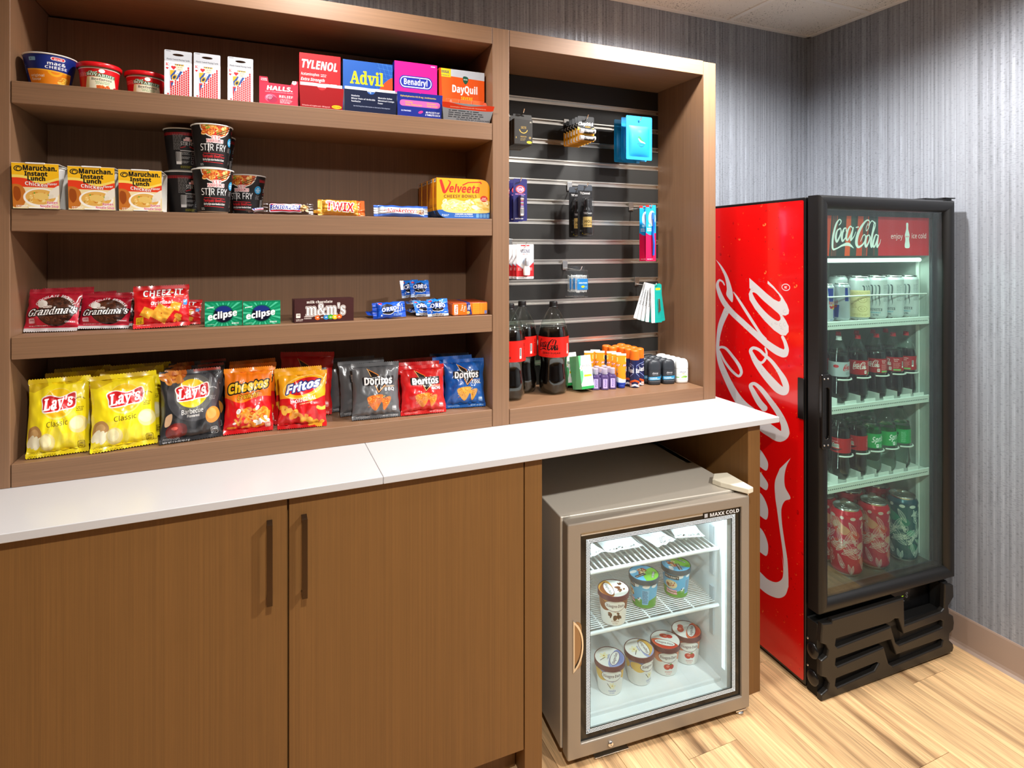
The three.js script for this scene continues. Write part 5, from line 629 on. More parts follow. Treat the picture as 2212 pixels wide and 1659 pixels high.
  const NL = ['teal nail clipper card hanging straightest, foremost on its hook', 'teal nail clipper card fanned out second', 'teal nail clipper card fanned out third', 'teal nail clipper card fanned out fourth', 'teal nail clipper card fanned out furthest', 'teal nail clipper card at the back of the fan, next to the end upright'];
  [[-1, 0], [7, -0.012], [12, -0.024], [16, -0.036], [20, -0.048], [-9, -0.006]].forEach(([d, dz], i) => { const t = thing('nail_clipper_card', NL[i], 'nail clipper', [1.413, 1.3365, -1.882 + dz], 0, 'teal nail clipper cards'); part('card', slotCard(0.05, 0.148, 0.004, 0.001, 0, 0.0065), cardm(nail), t, [0, 0.0065, 0]); if (i < 2) { part('clipper_body', soft(0.008, 0.052, 0.003, 0.001, 1), STEEL, t, [0.01, -0.075, 0.0028]); part('clipper_lever', plate([[-0.005, 0], [0.004, 0.002], [0.003, 0.045], [-0.004, 0.05]], 0.0016, 0.0003), CHROME, t, [0.012, -0.098, 0.005], [0, 0.1, 0.06]); } t.rotation.order = 'YXZ'; t.rotation.z = -rad(d); });
}
// ---------------------------------------------------------------- slatwall bay: goods standing on its base board
{
  const Y = 0.967 + 0.0008;
  const zero = canvas(1024, 200, '#d9221a', (g) => { for (const x of [330, 842]) { script(g, x, 20, 230, 118, '#140a08', 1.15); tx(g, 'ZERO SUGAR', x + 150, 158, 26, 200, '#140a08'); tx(g, 'ZERO CALORIE COLA', x + 150, 184, 12, 130, '#7a1410'); } for (const x of [230, 740]) { tx(g, 'RECYCLE ME', x, 100, 26, 150, '#140a08', { r: -90 }); bars(g, x - 68, 70, 24, 100); print(g, x + 30, 150, 70, 3, 12, '#8a1a12', 3); } });
  const cap = M(0x101011, { roughness: 0.4 }), b1 = bottle('soda_bottle', 'large dark soda bottle with red label, standing alone nearest the white carton', 0.0545, 0.325, zero, cap, 'large cola bottles');
  b1.position.set(0.97, Y, -1.888); b1.rotation.y = -0.42; copyOf(b1, [0.7925, Y, -1.868], -0.75, 'large dark soda bottle with red label against the divider'); copyOf(b1, [0.872, Y, -1.944], -0.85, 'large dark soda bottle with red label behind the gap between two others');
  const maxi = canvas(240, 480, '#f4f5f2', (g) => { blob(g, [[0, 0], [46, 0], [30, 120], [60, 260], [20, 380], [0, 400]], '#5cc07a'); box(g, 0, 440, 240, 40, '#2a9c4c'); for (let i = 0; i < 6; i++) ell(g, 40 + 26 * Math.cos(i * 1.05), 180 + 26 * Math.sin(i * 1.05), 18, 12, '#fff', i * 1.05); ell(g, 40, 180, 9, 9, '#e8b81c'); tx(g, 'Maxithins', 126, 150, 46, 170, '#1f2a24', { f: 'serif' }); tx(g, 'ULTRA THIN', 136, 232, 40, 170, '#5a605c', { thin: 1 }); box(g, 70, 276, 150, 30, '#f0d01c'); print(g, 80, 320, 130, 3, 16, '#8a908c', 4); ell(g, 76, 390, 34, 26, '#f2e6ea'); print(g, 96, 410, 110, 1, 14, '#8a908c', 3); });
  const sidem = M(0x7cc98c, { roughness: 0.45 });
  const mx = (x, z, label) => { const t = carton('sanitary_pad_box', label, 0.052, 0.118, 0.06, six(cardm(maxi), sidem, M(0xe9eee8)), 'paper box', 'white and green cartons'); t.position.set(x, Y, z); t.rotation.order = 'YXZ'; t.rotation.set(-0.22, 0.08, 0); return settle(t, Y); };
  mx(1.078, -1.86, 'white and green sanitary pad carton leaning beside the soda bottle'); mx(1.058, -1.93, 'white and green sanitary pad carton behind the leaning one');
  // hand gel
  const gelM = PM(0xa58ad0, { transmission: 0.75, thickness: 0.02, roughness: 0.12, attenuationColor: new THREE.Color(0.42, 0.25, 0.78), attenuationDistance: 0.03 }), clear = PM(0xe6e0f0, { transmission: 0.6, roughness: 0.15, thickness: 0 });
  const gel = thing('hand_gel_bottle', 'small purple hand gel bottle', 'hand gel', [0, 0, 0], 0, 'purple hand gel bottles');
  part('bottle', loft([[0, 0.0125, 0.009, 4], [0.002, 0.014, 0.0105, 4], [0.045, 0.014, 0.0105, 4], [0.05, 0.0125, 0.0095, 3.4], [0.053, 0.009, 0.008, 2.2], [0.056, 0.008, 0.008, 2]], 28), gelM, gel); part('flip_cap', loft([[0.056, 0.0098, 0.0092, 2], [0.074, 0.0102, 0.0095, 2], [0.077, 0.0094, 0.0088, 2], [0.0775, 0.0001, 0.0001, 2]], 24), clear, gel); part('label_print', plate(rrect(-0.008, 0.006, 0.016, 0.034, 0.002), 0.0004), M(0xffffff, { map: canvas(64, 140, '#c9b8ea', (g) => { tx(g, 'Purell', 32, 64, 26, 110, '#3a2a90', { r: -90 }); print(g, 50, 20, 10, 8, 12, '#6a5ab0', 3); }), roughness: 0.4 }), gel, [0, 0, 0.0106]);
  const GL = (i, j) => ['purple hand gel bottle in the column beside the white carton', 'purple hand gel bottle in the middle column', 'purple hand gel bottle in the column beside the sunscreen'][i] + [', first', ', second', ', third'][j];
  [1.128, 1.16, 1.192].forEach((x, i) => [0, 1, 2].forEach((j) => { const p = [x - j * 0.002, Y, -1.848 - j * 0.025 - (i === 0 ? 0.012 : 0)]; if (!i && !j) { gel.position.set(...p); gel.rotation.y = -0.4; gel.userData.label = GL(0, 0); } else copyOf(gel, p, -0.4 + 0.1 * j, GL(i, j)); }));
  // sunscreen tubes stand on their caps, crimped end up
  const sun = canvas(160, 400, '#f2921a', (g) => { box(g, 0, 0, 160, 26, '#f6f2ea'); for (const x of [0, 80]) { poly(g, [[x + 20, 50], [x + 62, 50], [x + 62, 100], [x + 41, 120], [x + 20, 100]], '#f7e07a'); tx(g, 'BANANA', x + 41, 66, 12, 38, '#1c2f7c'); tx(g, 'BOAT', x + 41, 84, 14, 36, '#1c2f7c'); tx(g, 'SPORT', x + 40, 150, 30, 64, '#fff', { k: 0.2, st: '#c8321c', sw: 8 }); ell(g, x + 40, 210, 14, 16, '#4cc0d8'); tx(g, '30', x + 40, 260, 30, 40, '#1c2f7c'); } blob(g, [[0, 320], [50, 300], [100, 330], [160, 300], [160, 400], [0, 400]], '#dff0f6'); box(g, 0, 370, 160, 30, '#1c3fa0'); });
  const tubeT = thing('sunscreen_tube', 'orange sunscreen tube', 'sunscreen', [0, 0, 0], 0, 'orange sunscreen tubes');
  part('tube', loft([[0.012, 0.0155, 0.0125, 2], [0.02, 0.0162, 0.013, 2], [0.07, 0.0172, 0.008, 2.2], [0.112, 0.0178, 0.0022, 3], [0.126, 0.018, 0.0012, 4]], 32), M(0xffffff, { map: sun, roughness: 0.35 }), tubeT); part('flip_cap', loft([[0, 0.0001, 0.0001, 2], [0.0004, 0.013, 0.0115, 2], [0.012, 0.0142, 0.0122, 2], [0.0125, 0.0001, 0.0001, 2]], 28), M(0x1c3a9c, { roughness: 0.4 }), tubeT);
  const TP = [[1.231, -1.848, 'orange sunscreen tube at the front of its column'], [1.228, -1.876, 'orange sunscreen tube second in its column'], [1.224, -1.904, 'orange sunscreen tube third in its column'], [1.19, -1.93, 'orange sunscreen tube behind the hand gel, first'], [1.186, -1.958, 'orange sunscreen tube behind the hand gel, second'], [1.15, -1.945, 'orange sunscreen tube behind the hand gel, by the white carton']];
  TP.forEach(([x, z, l], i) => { if (!i) { tubeT.position.set(x, Y, z); tubeT.rotation.y = -0.5; tubeT.userData.label = l; } else copyOf(tubeT, [x, Y, z], -0.5 + (i % 3 - 1) * 0.12, l); });
  // shaving cream cans
  const barb = canvas(512, 300, '#1c2450', (g) => { for (let x = 0; x < 2; x++) { const o = x * 256; for (let i = 0; i < 4; i++) { poly(g, [[o, 210 + i * 46], [o + 128, 240 + i * 46], [o + 256, 210 + i * 46], [o + 256, 232 + i * 46], [o + 128, 262 + i * 46], [o, 232 + i * 46]], i % 2 ? '#e9eaf0' : '#d8541a'); } line(g, [[o + 30, 60], [o + 128, 40], [o + 226, 60], [o + 226, 150], [o + 128, 200], [o + 30, 150], [o + 30, 60]], '#8fa0d8', 6); tx(g, 'Barbasol', o + 128, 118, 66, 230, '#fff', { f: 'serif' }); tx(g, 'THE BEARD BUSTER', o + 128, 70, 16, 120, '#cfd6f2'); tx(g, 'SENSITIVE', o + 128, 268, 30, 130, '#fff', { st: '#d8541a', sw: 10 }); } });
  const can = thing('shaving_cream_can', 'striped shaving cream can', 'shaving cream', [0, 0, 0], 0, 'orange capped shaving cream cans');
  part('can', turn([[0.015, 0], [0.0172, 0.001], [0.0178, 0.004], [0.0178, 0.1], [0.0168, 0.103]], 32), M(0xffffff, { map: barb, roughness: 0.28 }), can); part('cap', turn([[0.0176, 0.102], [0.0178, 0.104], [0.0172, 0.132], [0.0158, 0.137], [0.012, 0.1385], [0.011, 0.1375], [0, 0.1372]], 32), M(0xf0701a, { roughness: 0.3 }), can);
  let k = 0; const rows = [[1.283, -1.838, 4, 'in the column at the front'], [1.3205, -1.862, 4, 'in the column beside the deodorants'], [1.2455, -1.932, 2, 'in the short column behind the sunscreen']];
  const ord = ['first', 'second', 'third', 'fourth', 'fifth'];
  rows.forEach(([x, z, n, l]) => { for (let j = 0; j < n; j++, k++) { const lab = `shaving cream can with orange cap ${l}, ${ord[j]}`; if (!k) { can.position.set(x, Y, z); can.rotation.y = -0.55; can.userData.label = lab; } else copyOf(can, [x - j * 0.002, Y, z - j * 0.0372], -0.55 + ((k * 37) % 7 - 3) * 0.2, lab); } });
  // stick deodorants
  const deo = (name, base, l1, paint) => { const t = thing(name, l1, 'deodorant', [0, 0, 0], 0, name === 'deodorant_stick' ? 'dark deodorant sticks' : 'white deodorant sticks'), m = M(0xffffff, { map: canvas(512, 400, base, paint), roughness: 0.35 }), bm = M(base, { roughness: 0.35 }); part('body', loft([[0.006, 0.0235, 0.0125, 3], [0.01, 0.0245, 0.0132, 3], [0.055, 0.0245, 0.0132, 3]], 36), m, t); part('cap', loft([[0.0555, 0.0248, 0.0134, 3], [0.075, 0.0245, 0.013, 3], [0.086, 0.021, 0.0115, 2.6], [0.0915, 0.013, 0.008, 2.3], [0.093, 0.0001, 0.0001, 2]], 36), bm, t); part('dial_base', loft([[0, 0.0001, 0.0001, 2], [0.0003, 0.0235, 0.0125, 3], [0.0058, 0.0235, 0.0125, 3]], 30), bm, t); return t; };
  const dk = deo('deodorant_stick', '#33383e', 'd', (g) => { tx(g, 'Dove', 256, 90, 60, 74, '#dfe3e8', { f: 'serif', k: 0.2 }); tx(g, 'MEN+CARE', 256, 140, 20, 70, '#c9ced4'); poly(g, [[150, 210], [360, 190], [370, 290], [140, 310]], '#2a9ad0'); tx(g, 'CLEAN', 230, 238, 36, 100, '#fff'); tx(g, 'COMFORT', 250, 272, 30, 130, '#fff'); print(g, 180, 330, 150, 2, 14, '#8a929a', 4); });
  const wt = deo('white_deodorant_stick', '#eef0ee', 'w', (g) => { tx(g, 'Dove', 256, 100, 66, 80, '#2c3a66', { f: 'serif', k: 0.2 }); ell(g, 262, 150, 20, 10, '#c9b26a'); print(g, 190, 180, 130, 2, 16, '#c9c08a', 4); ell(g, 280, 250, 34, 30, '#7cc04a'); ell(g, 256, 262, 24, 22, '#a8d868'); rr(g, 150, 250, 60, 26, 4, '#6ab03a'); print(g, 190, 320, 130, 2, 14, '#a8aca8', 3); });
  const put2 = (src, x, z, n, ry, l) => { for (let j = 0; j < n; j++) { const lab = `${l}, ${ord[j]}`, p = [x - j * 0.0015, Y, z - j * 0.029]; if (!src.userData.used) { src.userData.used = 1; src.position.set(...p); src.rotation.y = ry; src.userData.label = lab; } else copyOf(src, p, ry, lab); } };
  put2(dk, 1.376, -1.845, 5, -0.25, 'dark deodorant stick in the column beside the shaving cream'); put2(dk, 1.4345, -1.836, 5, -0.25, 'dark deodorant stick in the column beside the white ones'); put2(wt, 1.491, -1.828, 5, -0.25, 'white deodorant stick beside the end upright');
}
// ---------------------------------------------------------------- glass-door freezer under the worktop
function frame(o, deg) { const a = rad(deg), c = Math.cos(a), s = Math.sin(a), ex = [c, 0, s], ez = [-s, 0, c], dot = (p, q) => p[0] * q[0] + p[2] * q[2]; const rel = (p) => { const d = [p[0] - o[0], p[1], p[2] - o[2]]; return [dot(d, ex), p[1], dot(d, ez)]; }; const eye = rel([0, EYE, 0]);
  return { o, ry: -a, rel, dir: (u, v) => { const r = ray(u, v); return [dot(r, ex), r[1], dot(r, ez)]; }, eye, onz(u, v, z) { const r = this.dir(u, v), t = (z - eye[2]) / r[2]; return [eye[0] + r[0] * t, eye[1] + r[1] * t, z]; }, ony(u, v, y) { return rel(onY(u, v, y)); }, onx(u, v, x) { const r = this.dir(u, v), t = (x - eye[0]) / r[0]; return [x, eye[1] + r[1] * t, eye[2] + r[2] * t]; }, world(p) { return [o[0] + p[0] * ex[0] + p[2] * ez[0], p[1], o[2] + p[0] * ex[2] + p[2] * ez[2]]; } }; }
const FZ = frame([0.8034, 0, -1.4757], 4.49);
const LED = new THREE.Color(0.8, 0.94, 1.0);
{
  const t = thing('glass_door_freezer', 'silver countertop freezer with lit glass door, under the worktop', 'freezer', FZ.o, FZ.ry);
  const SILVER = M(0xc6beb0, { roughness: 0.36, metalness: 0.25 }), LIN = M(0xf1f5f6, { roughness: 0.45 });
  const b = (x0, x1, y0, y1, z0, z1, r = 0.002) => slab(x0, x1, y0, y1, z0, z1, r);
  const X1 = 0.632, B0 = 0.03, B1 = 0.703, D = -0.54, E = -0.042;
  part('housing', merge(b(-0.004, 0.03, B0, B1, D, E, 0.004), b(X1 - 0.032, X1, B0, B1, D, E, 0.004), b(0, X1 - 0.003, B1 - 0.03, B1, D, E, 0.004), b(0, X1 - 0.003, B0, B0 + 0.03, D, E, 0.004), b(0, X1 - 0.003, B0, B1, D, D + 0.02, 0.002)), SILVER, t);
  part('liner', merge(b(0.03, 0.052, 0.06, 0.673, D + 0.02, E - 0.001, 0.001), b(0.578, 0.6, 0.06, 0.673, D + 0.02, E - 0.001, 0.001), b(0.05, 0.58, 0.06, 0.083, D + 0.02, E - 0.03, 0.006), b(0.05, 0.58, 0.06, 0.07, D + 0.02, E - 0.001, 0.001), b(0.05, 0.58, 0.655, 0.673, D + 0.02, E - 0.001, 0.001), b(0.05, 0.58, 0.06, 0.673, D + 0.02, D + 0.05, 0.001)), LIN, t);
  const DOORM = M(0x978d80, { roughness: 0.36, metalness: 0.3 }), door = part('door', plate(rrect(0, 0, 0.63, 0.672, 0.006), 0.038, 0.0035, [rrect(0.042, 0.04, 0.558, 0.6, 0.002, THREE.Path)]).translate(0, 0.025, -0.038), DOORM, t);
  part('door_glass', moved(new THREE.BoxGeometry(0.558, 0.6, 0.003), 0.321, 0.365, -0.012), PM(0xf2f8f8, { transmission: 1, thickness: 0, roughness: 0.0, ior: 1.45 }), door);
  part('black_border', plate(rrect(0.042, 0.065, 0.558, 0.6, 0.001), 0.0008, 0, [rrect(0.0755, 0.0955, 0.493, 0.534, 0.004, THREE.Path)]).translate(0, 0, -0.0095), PM(0x07090a, { roughness: 0.08 }), door);
  // printed dots that catch the light along the border
  { const g = new THREE.CircleGeometry(0.00165, 8), pts = [], x0 = 0.064, x1 = 0.58, y0 = 0.084, y1 = 0.641, s = 0.0046; for (let r = 0; r < 3; r++) { const e = r * 0.0042, h = (r % 2) * s / 2; for (let x = x0 + e; x < x1 - e; x += s) pts.push([x + h, y0 + e], [x + h, y1 - e]); for (let y = y0 + e; y < y1 - e; y += s) pts.push([x0 + e, y + h], [x1 - e, y + h]); }
    const im = new THREE.InstancedMesh(g, M(0xf2fbff, { emissive: LED, emissiveIntensity: 1.3 }), pts.length), m4 = new THREE.Matrix4(); pts.forEach(([x, y], i) => im.setMatrixAt(i, m4.makeTranslation(x, y, -0.0084))); im.name = 'light_dots'; im.userData.kind = 'stuff'; door.add(im); }
  const badge = canvas(512, 72, '#0c0d0e', (g) => { box(g, 14, 14, 42, 44, '#b9bcc0'); tx(g, 'MAXX COLD', 288, 38, 58, 410, '#e8eaec'); });
  part('name_badge', plate(rrect(0.462, 0.643, 0.14, 0.0195, 0.0005), 0.0008).translate(0, 0, -0.008), cardm(badge, { roughness: 0.2 }), door);
  part('trim_strip', b(0.046, 0.46, 0.655, 0.6625, -0.009, -0.0078, 0), SILVER, door);
  const lens = new THREE.Shape(); lens.moveTo(0.016, 0.275); lens.lineTo(0.016, 0.425); lens.quadraticCurveTo(0.048, 0.4, 0.048, 0.35); lens.quadraticCurveTo(0.048, 0.3, 0.016, 0.275);
  const inner = new THREE.Path(); inner.moveTo(0.0195, 0.285); inner.lineTo(0.0195, 0.415); inner.quadraticCurveTo(0.044, 0.39, 0.044, 0.35); inner.quadraticCurveTo(0.044, 0.31, 0.0195, 0.285);
  part('handle', plate(lens, 0.008, 0.001, [inner]).translate(0, 0, -0.004), CHROME, door, null, null, 'curved finger grip with a bright metal lip'); part('grip_recess', plate(rrect(0.017, 0.282, 0.026, 0.136, [0.001, 0.02, 0.02, 0.001]), 0.002).translate(0, 0, -0.0012), M(0xa08a72, { metalness: 0.9, roughness: 0.22 }), door);
  const lock = part('lock', turn([[0.0085, 0], [0.0085, 0.004], [0.007, 0.006], [0.0045, 0.006], [0.004, 0.0075], [0, 0.0075]], 24).rotateX(Math.PI / 2), CHROME, door, [0.135, 0.043, 0]); part('keyhole', new THREE.BoxGeometry(0.0012, 0.0045, 0.0006), BLACK, lock, [0, 0, 0.0076]);
  part('hinge_cover', plate([[0.566, 0.1], [0.6, 0.138], [0.65, 0.132], [0.646, 0.002], [0.622, -0.004], [0.575, 0.07]], 0.018, 0.003).rotateX(-Math.PI / 2).translate(0, 0.7035, 0), M(0xe0d9c4, { roughness: 0.45 }), t);
  part('hinge_pin', turn([[0, 0], [0.006, 0], [0.006, 0.012], [0, 0.012]], 14), STEEL, t, [0.632, 0.695, -0.012]);
  part('hinge_foot', merge(b(0.585, 0.625, 0.012, 0.017, -0.05, -0.008, 0.001), moved(turn([[0, 0], [0.013, 0], [0.013, 0.006], [0.006, 0.008], [0.006, 0.014], [0, 0.014]], 20), 0.607, 0, -0.02)), STEEL, t);
  part('kick_bracket', merge(b(0.09, 0.2, 0.004, 0.007, -0.05, -0.006, 0.0005), b(0.09, 0.2, 0.004, 0.03, -0.052, -0.048, 0.0005)), STEEL, t);
  for (const [x, z] of [[0.05, -0.08], [0.58, -0.48], [0.05, -0.48]]) part('foot', turn([[0, 0], [0.016, 0], [0.016, 0.012], [0.008, 0.016], [0.008, 0.031], [0, 0.031]], 16), BLACK, t, [x, 0, z]);
  const WIRE = M(0xf2f6f7, { roughness: 0.35 });
  const wires = (y, along) => { const a = []; if (along) { for (let z = -0.1; z > -0.47; z -= 0.0092) a.push(rod([0.056, y - 0.003, z], [0.574, y - 0.003, z], 0.0015, 5)); for (let x = 0.08; x < 0.57; x += 0.082) a.push(rod([x, y - 0.0065, -0.086], [x, y - 0.0065, -0.47], 0.0032, 6)); } else { for (let x = 0.07; x < 0.57; x += 0.0185) a.push(rod([x, y - 0.003, -0.088], [x, y - 0.003, -0.47], 0.0026, 6)); a.push(rod([0.056, y - 0.0075, -0.3], [0.574, y - 0.0075, -0.3], 0.0026, 6)); } a.push(rod([0.054, y - 0.006, -0.084], [0.576, y - 0.006, -0.084], 0.006, 10), rod([0.054, y - 0.006, -0.472], [0.576, y - 0.006, -0.472], 0.004, 8)); return merge(a); };
  part('wire_shelf', wires(0.32, true), WIRE, t); part('wire_shelf', wires(0.505, false), WIRE, t);
  part('shelf_track', b(0.572, 0.578, 0.4, 0.56, -0.125, -0.105, 0.001), M(0xb9c2c6, { roughness: 0.4 }), t); part('shelf_track', b(0.572, 0.578, 0.2, 0.36, -0.125, -0.105, 0.001), M(0xb9c2c6, { roughness: 0.4 }), t);
  const lightTop = part('light_strip', b(0.09, 0.54, 0.6445, 0.6545, -0.095, -0.07, 0.002), M(0xffffff, { emissive: LED, emissiveIntensity: 2.5 }), t);
  const ra = new THREE.RectAreaLight(LED, 84, 0.45, 0.03); ra.position.set(0.315, 0.643, -0.0825); ra.rotation.x = -Math.PI / 2 - 0.35; ra.name = 'freezer_light'; t.add(ra);
  for (const sx of [-1, 1]) { const x = sx < 0 ? 0.0535 : 0.5765; part('light_strip', b(x - 0.0012, x + 0.0012, 0.12, 0.62, -0.066, -0.052, 0.0005), M(0xffffff, { emissive: LED, emissiveIntensity: 1.5 }), t); const l = new THREE.RectAreaLight(LED, 10, 0.012, 0.5); l.position.set(x - sx * 0.003, 0.37, -0.06); l.lookAt(0.315, 0.37, -0.3); l.name = 'freezer_light'; t.add(l); }
}
{ // ice cream
  const HD = (sd, a, b2, c, word, kind) => canvas(1024, 300, '#f4f1ea', (g) => { for (const x of [256, 768]) { blob(g, [[x - 250, -20], [x + 250, -20], [x + 250, 120], [x + 120, 90], [x, 150], [x - 120, 80], [x - 250, 130]], a); blob(g, [[x - 250, 60], [x - 150, 40], [x - 60, 120], [x - 140, 150], [x - 250, 110]], b2); blob(g, [[x + 90, 60], [x + 180, 30], [x + 250, 90], [x + 170, 150]], b2); ell(g, x, 84, 132, 62, '#5a2a3a'); ell(g, x, 84, 127, 57, '#f8f5ee'); tx(g, 'Häagen-Dazs', x, 84, 46, 220, '#3a1420', { f: 'serif' }); if (kind === 1) chips(g, 16, x - 80, 165, 160, 60, 20, ['#5a2c16', '#7a4222', '#3c1a0c'], sd); else if (kind === 2) { ell(g, x - 20, 194, 44, 34, '#d8301c'); ell(g, x + 36, 190, 36, 30, '#c8201a', 0.4); ell(g, x - 10, 186, 22, 16, '#f0806a'); blob(g, [[x + 10, 160], [x + 40, 150], [x + 30, 170]], '#4a8a2a'); } else { for (let i = 0; i < 6; i++) ell(g, x + 24 * Math.cos(i), 194 + 20 * Math.sin(i), 22, 11, '#f6ecc0', i); line(g, [[x - 60, 170], [x - 20, 220]], '#2a1a12', 6); ell(g, x, 194, 7, 7, '#e0a82a'); } tx(g, word, x, 252, 32, 100, c, { f: 'serif', thin: 1 }); tx(g, 'ice cream', x, 278, 18, 70, c, { thin: 1 }); } });
  const lidTex = (a, b2, kind, sd, word) => canvas(256, 256, '#f6f3ec', (g) => { blob(g, [[10, 150], [120, 130], [246, 170], [240, 246], [20, 246]], a); blob(g, [[20, 170], [100, 190], [220, 150], [240, 200], [120, 250]], b2); ell(g, 128, 172, 92, 40, '#5a2a3a'); ell(g, 128, 172, 88, 36, '#f8f5ee'); tx(g, 'Häagen-Dazs', 128, 172, 32, 150, '#3a1420', { f: 'serif' }); if (kind === 1) chips(g, 14, 60, 40, 130, 60, 14, ['#5a2c16', '#7a4222'], sd); else if (kind === 2) { ell(g, 110, 76, 40, 30, '#d8301c'); ell(g, 156, 70, 30, 26, '#c8201a'); ell(g, 120, 72, 18, 12, '#f0806a'); } else { for (let i = 0; i < 6; i++) ell(g, 128 + 24 * Math.cos(i), 76 + 20 * Math.sin(i), 22, 11, '#f6ecc0', i); ell(g, 128, 76, 8, 8, '#e0a82a'); line(g, [[60, 60], [110, 90]], '#2a1a12', 5); tx(g, word, 128, 116, 24, 70, '#4a62b0', { f: 'serif' }); } });
  const plum = M(0x5f2436, { roughness: 0.45 });
  const pint = (name, label, side, lid, band, p, ry, lry, group) => { const w = FZ.world(p), t = thing(name, label, 'ice cream', w, ry, group); part('tub', turn([[0.0375, 0.002], [0.046, 0.088]], 44), M(0xffffff, { map: side, roughness: 0.45 }), t); part('foot', turn([[0, 0.003], [0.035, 0.003], [0.036, 0], [0.0375, 0.002]], 32), WHITECARD, t); part('lid_band', turn([[0.0475, 0.08], [0.049, 0.081], [0.0492, 0.095], [0.048, 0.0968], [0.0465, 0.0962]], 44), band, t); const d = flatDisc(0.0466, 0.0955, 40); part('lid_print', d, M(0xffffff, { map: lid, roughness: 0.4 }), t, null, [0, lry, 0]); return t; };
  const cof = HD(3, '#c98a3a', '#8a4a1c', '#6a3418', 'coffee', 1), van = HD(4, '#8a9ad0', '#e8b850', '#4a62b0', 'vanilla', 0), str = HD(5, '#d8543a', '#e8906a', '#c8301c', 'strawberry', 2), vb = HD(6, '#8a9ad0', '#f0c460', '#4a62b0', 'vanilla bean', 0);
  const BJ = (sd, flav) => canvas(1024, 300, '#5ab4e0', (g) => { for (const x of [0, 512]) { blob(g, [[x - 10, 220], [x + 120, 190], [x + 260, 230], [x + 400, 200], [x + 522, 220], [x + 522, 320], [x - 10, 320]], '#5aa032'); for (const q of [60, 330, 460]) { ell(g, x + q, 50, 44, 18, '#f4f8fa'); ell(g, x + q + 20, 40, 28, 16, '#f4f8fa'); } rr(g, x + 130, 40, 190, 44, 4, '#1a1a1c'); tx(g, "BEN & JERRY'S", x + 225, 62, 30, 170, '#f4f1ea', { f: 'serif' }); ell(g, x + 220, 150, 80, 50, '#e6d2a0'); chips(g, 14, x + 160, 120, 120, 60, 18, ['#c8402a', '#e9d8ac', '#8a4a22'], sd); tx(g, flav[0], x + 220, 220, 30, 150, '#fff', { st: '#c8204a', sw: 8 }); tx(g, flav[1], x + 220, 250, 30, 160, '#fff', { st: '#c8204a', sw: 8 }); g.fillStyle = '#f6f6f4'; rr(g, x + 350, 190, 34, 26, 8, '#f6f6f4'); ell(g, x + 360, 198, 9, 8, '#1a1a1c'); ell(g, x + 388, 186, 10, 9, '#f6f6f4'); for (const q of [354, 378]) box(g, x + q, 214, 5, 20, '#f6f6f4'); rr(g, x + 410, 90, 90, 170, 4, '#7cc2e8'); print(g, x + 416, 100, 78, 15, 10, '#1a3a60', sd); } });
  const bjLid = (sd) => canvas(256, 256, '#5ab4e0', (g) => { blob(g, [[128, 120], [256, 100], [256, 256], [60, 256]], '#7cc040'); ell(g, 60, 60, 40, 20, '#f4f8fa'); chips(g, 18, 90, 60, 80, 60, 20, ['#5a3a22', '#8a5a3a', '#c8402a', '#e6d2a0'], sd); rr(g, 20, 120, 110, 34, 4, '#1a1a1c'); tx(g, "BEN & JERRY'S", 75, 138, 20, 100, '#f4f1ea', { f: 'serif' }); tx(g, 'ICE CREAM', 180, 190, 24, 100, '#fff', { r: -40, st: '#1a1a1c', sw: 6 }); });
  const at = (u, v, y) => { const p = FZ.ony(u, v, y), d = [p[0] - FZ.eye[0], p[2] - FZ.eye[2]], n = Math.hypot(...d); return [Math.min(0.526, p[0] + d[0] / n * 0.034), y, p[2] + d[1] / n * 0.034]; };
  const Ya = 0.3205, Yb = 0.0835, pg = 'ice cream tubs in the freezer';
  pint('ice_cream_tub', 'coffee ice cream tub with brown swirls, on the wire shelf', cof, lidTex('#e0a84a', '#8a4a1c', 1, 3), plum, at(1325, 1351, Ya), -2.0, 0.2, pg); const slate = M(0x36505e, { roughness: 0.4 });
  pint('blue_ice_cream_tub', 'sky blue ice cream tub with nutrition panel facing out', BJ(7, ['Chocolate', 'Fudge Brownie']), bjLid(4), slate, at(1391, 1314, Ya), -0.15, 0.3, pg); pint('blue_ice_cream_tub', 'sky blue and green ice cream tub with a cow picture', BJ(9, ['Strawberry', 'Cheesecake']), bjLid(9), slate, at(1460, 1291, Ya), 0.73, 0.5, pg);
  pint('ice_cream_tub', 'vanilla ice cream tub with blue swirls on the freezer floor, by the handle side', van, lidTex('#9aa8d8', '#7a8cc8', 0, 3, 'vanilla'), plum, at(1317, 1501, Yb), 1.2, -0.4, pg); pint('ice_cream_tub', 'vanilla ice cream tub with blue and gold swirls on the freezer floor', vb, lidTex('#9aa8d8', '#e8b850', 0, 5, 'vanilla bean'), plum, at(1381, 1480, Yb), -1.3, 2.7, pg);
  pint('ice_cream_tub', 'strawberry ice cream tub beside the gold swirl vanilla tub', str, lidTex('#e0603a', '#d8301c', 2, 3), plum, at(1437, 1459, Yb), -1.95, 1.2, pg); pint('ice_cream_tub', 'strawberry ice cream tub at the hinge side of the freezer floor', str, lidTex('#e0603a', '#d8301c', 2, 6), plum, at(1496, 1431, Yb), -2.0, 2.8, pg);
  // wrapped goods on the top wire shelf
  const wrap = PM(0xf4f6f6, { roughness: 0.35, clearcoat: 0.4 }), tag = cardm(canvas(128, 64, '#f2f2ee', (g) => { print(g, 10, 10, 100, 4, 12, '#5a5a5a', 3); }));
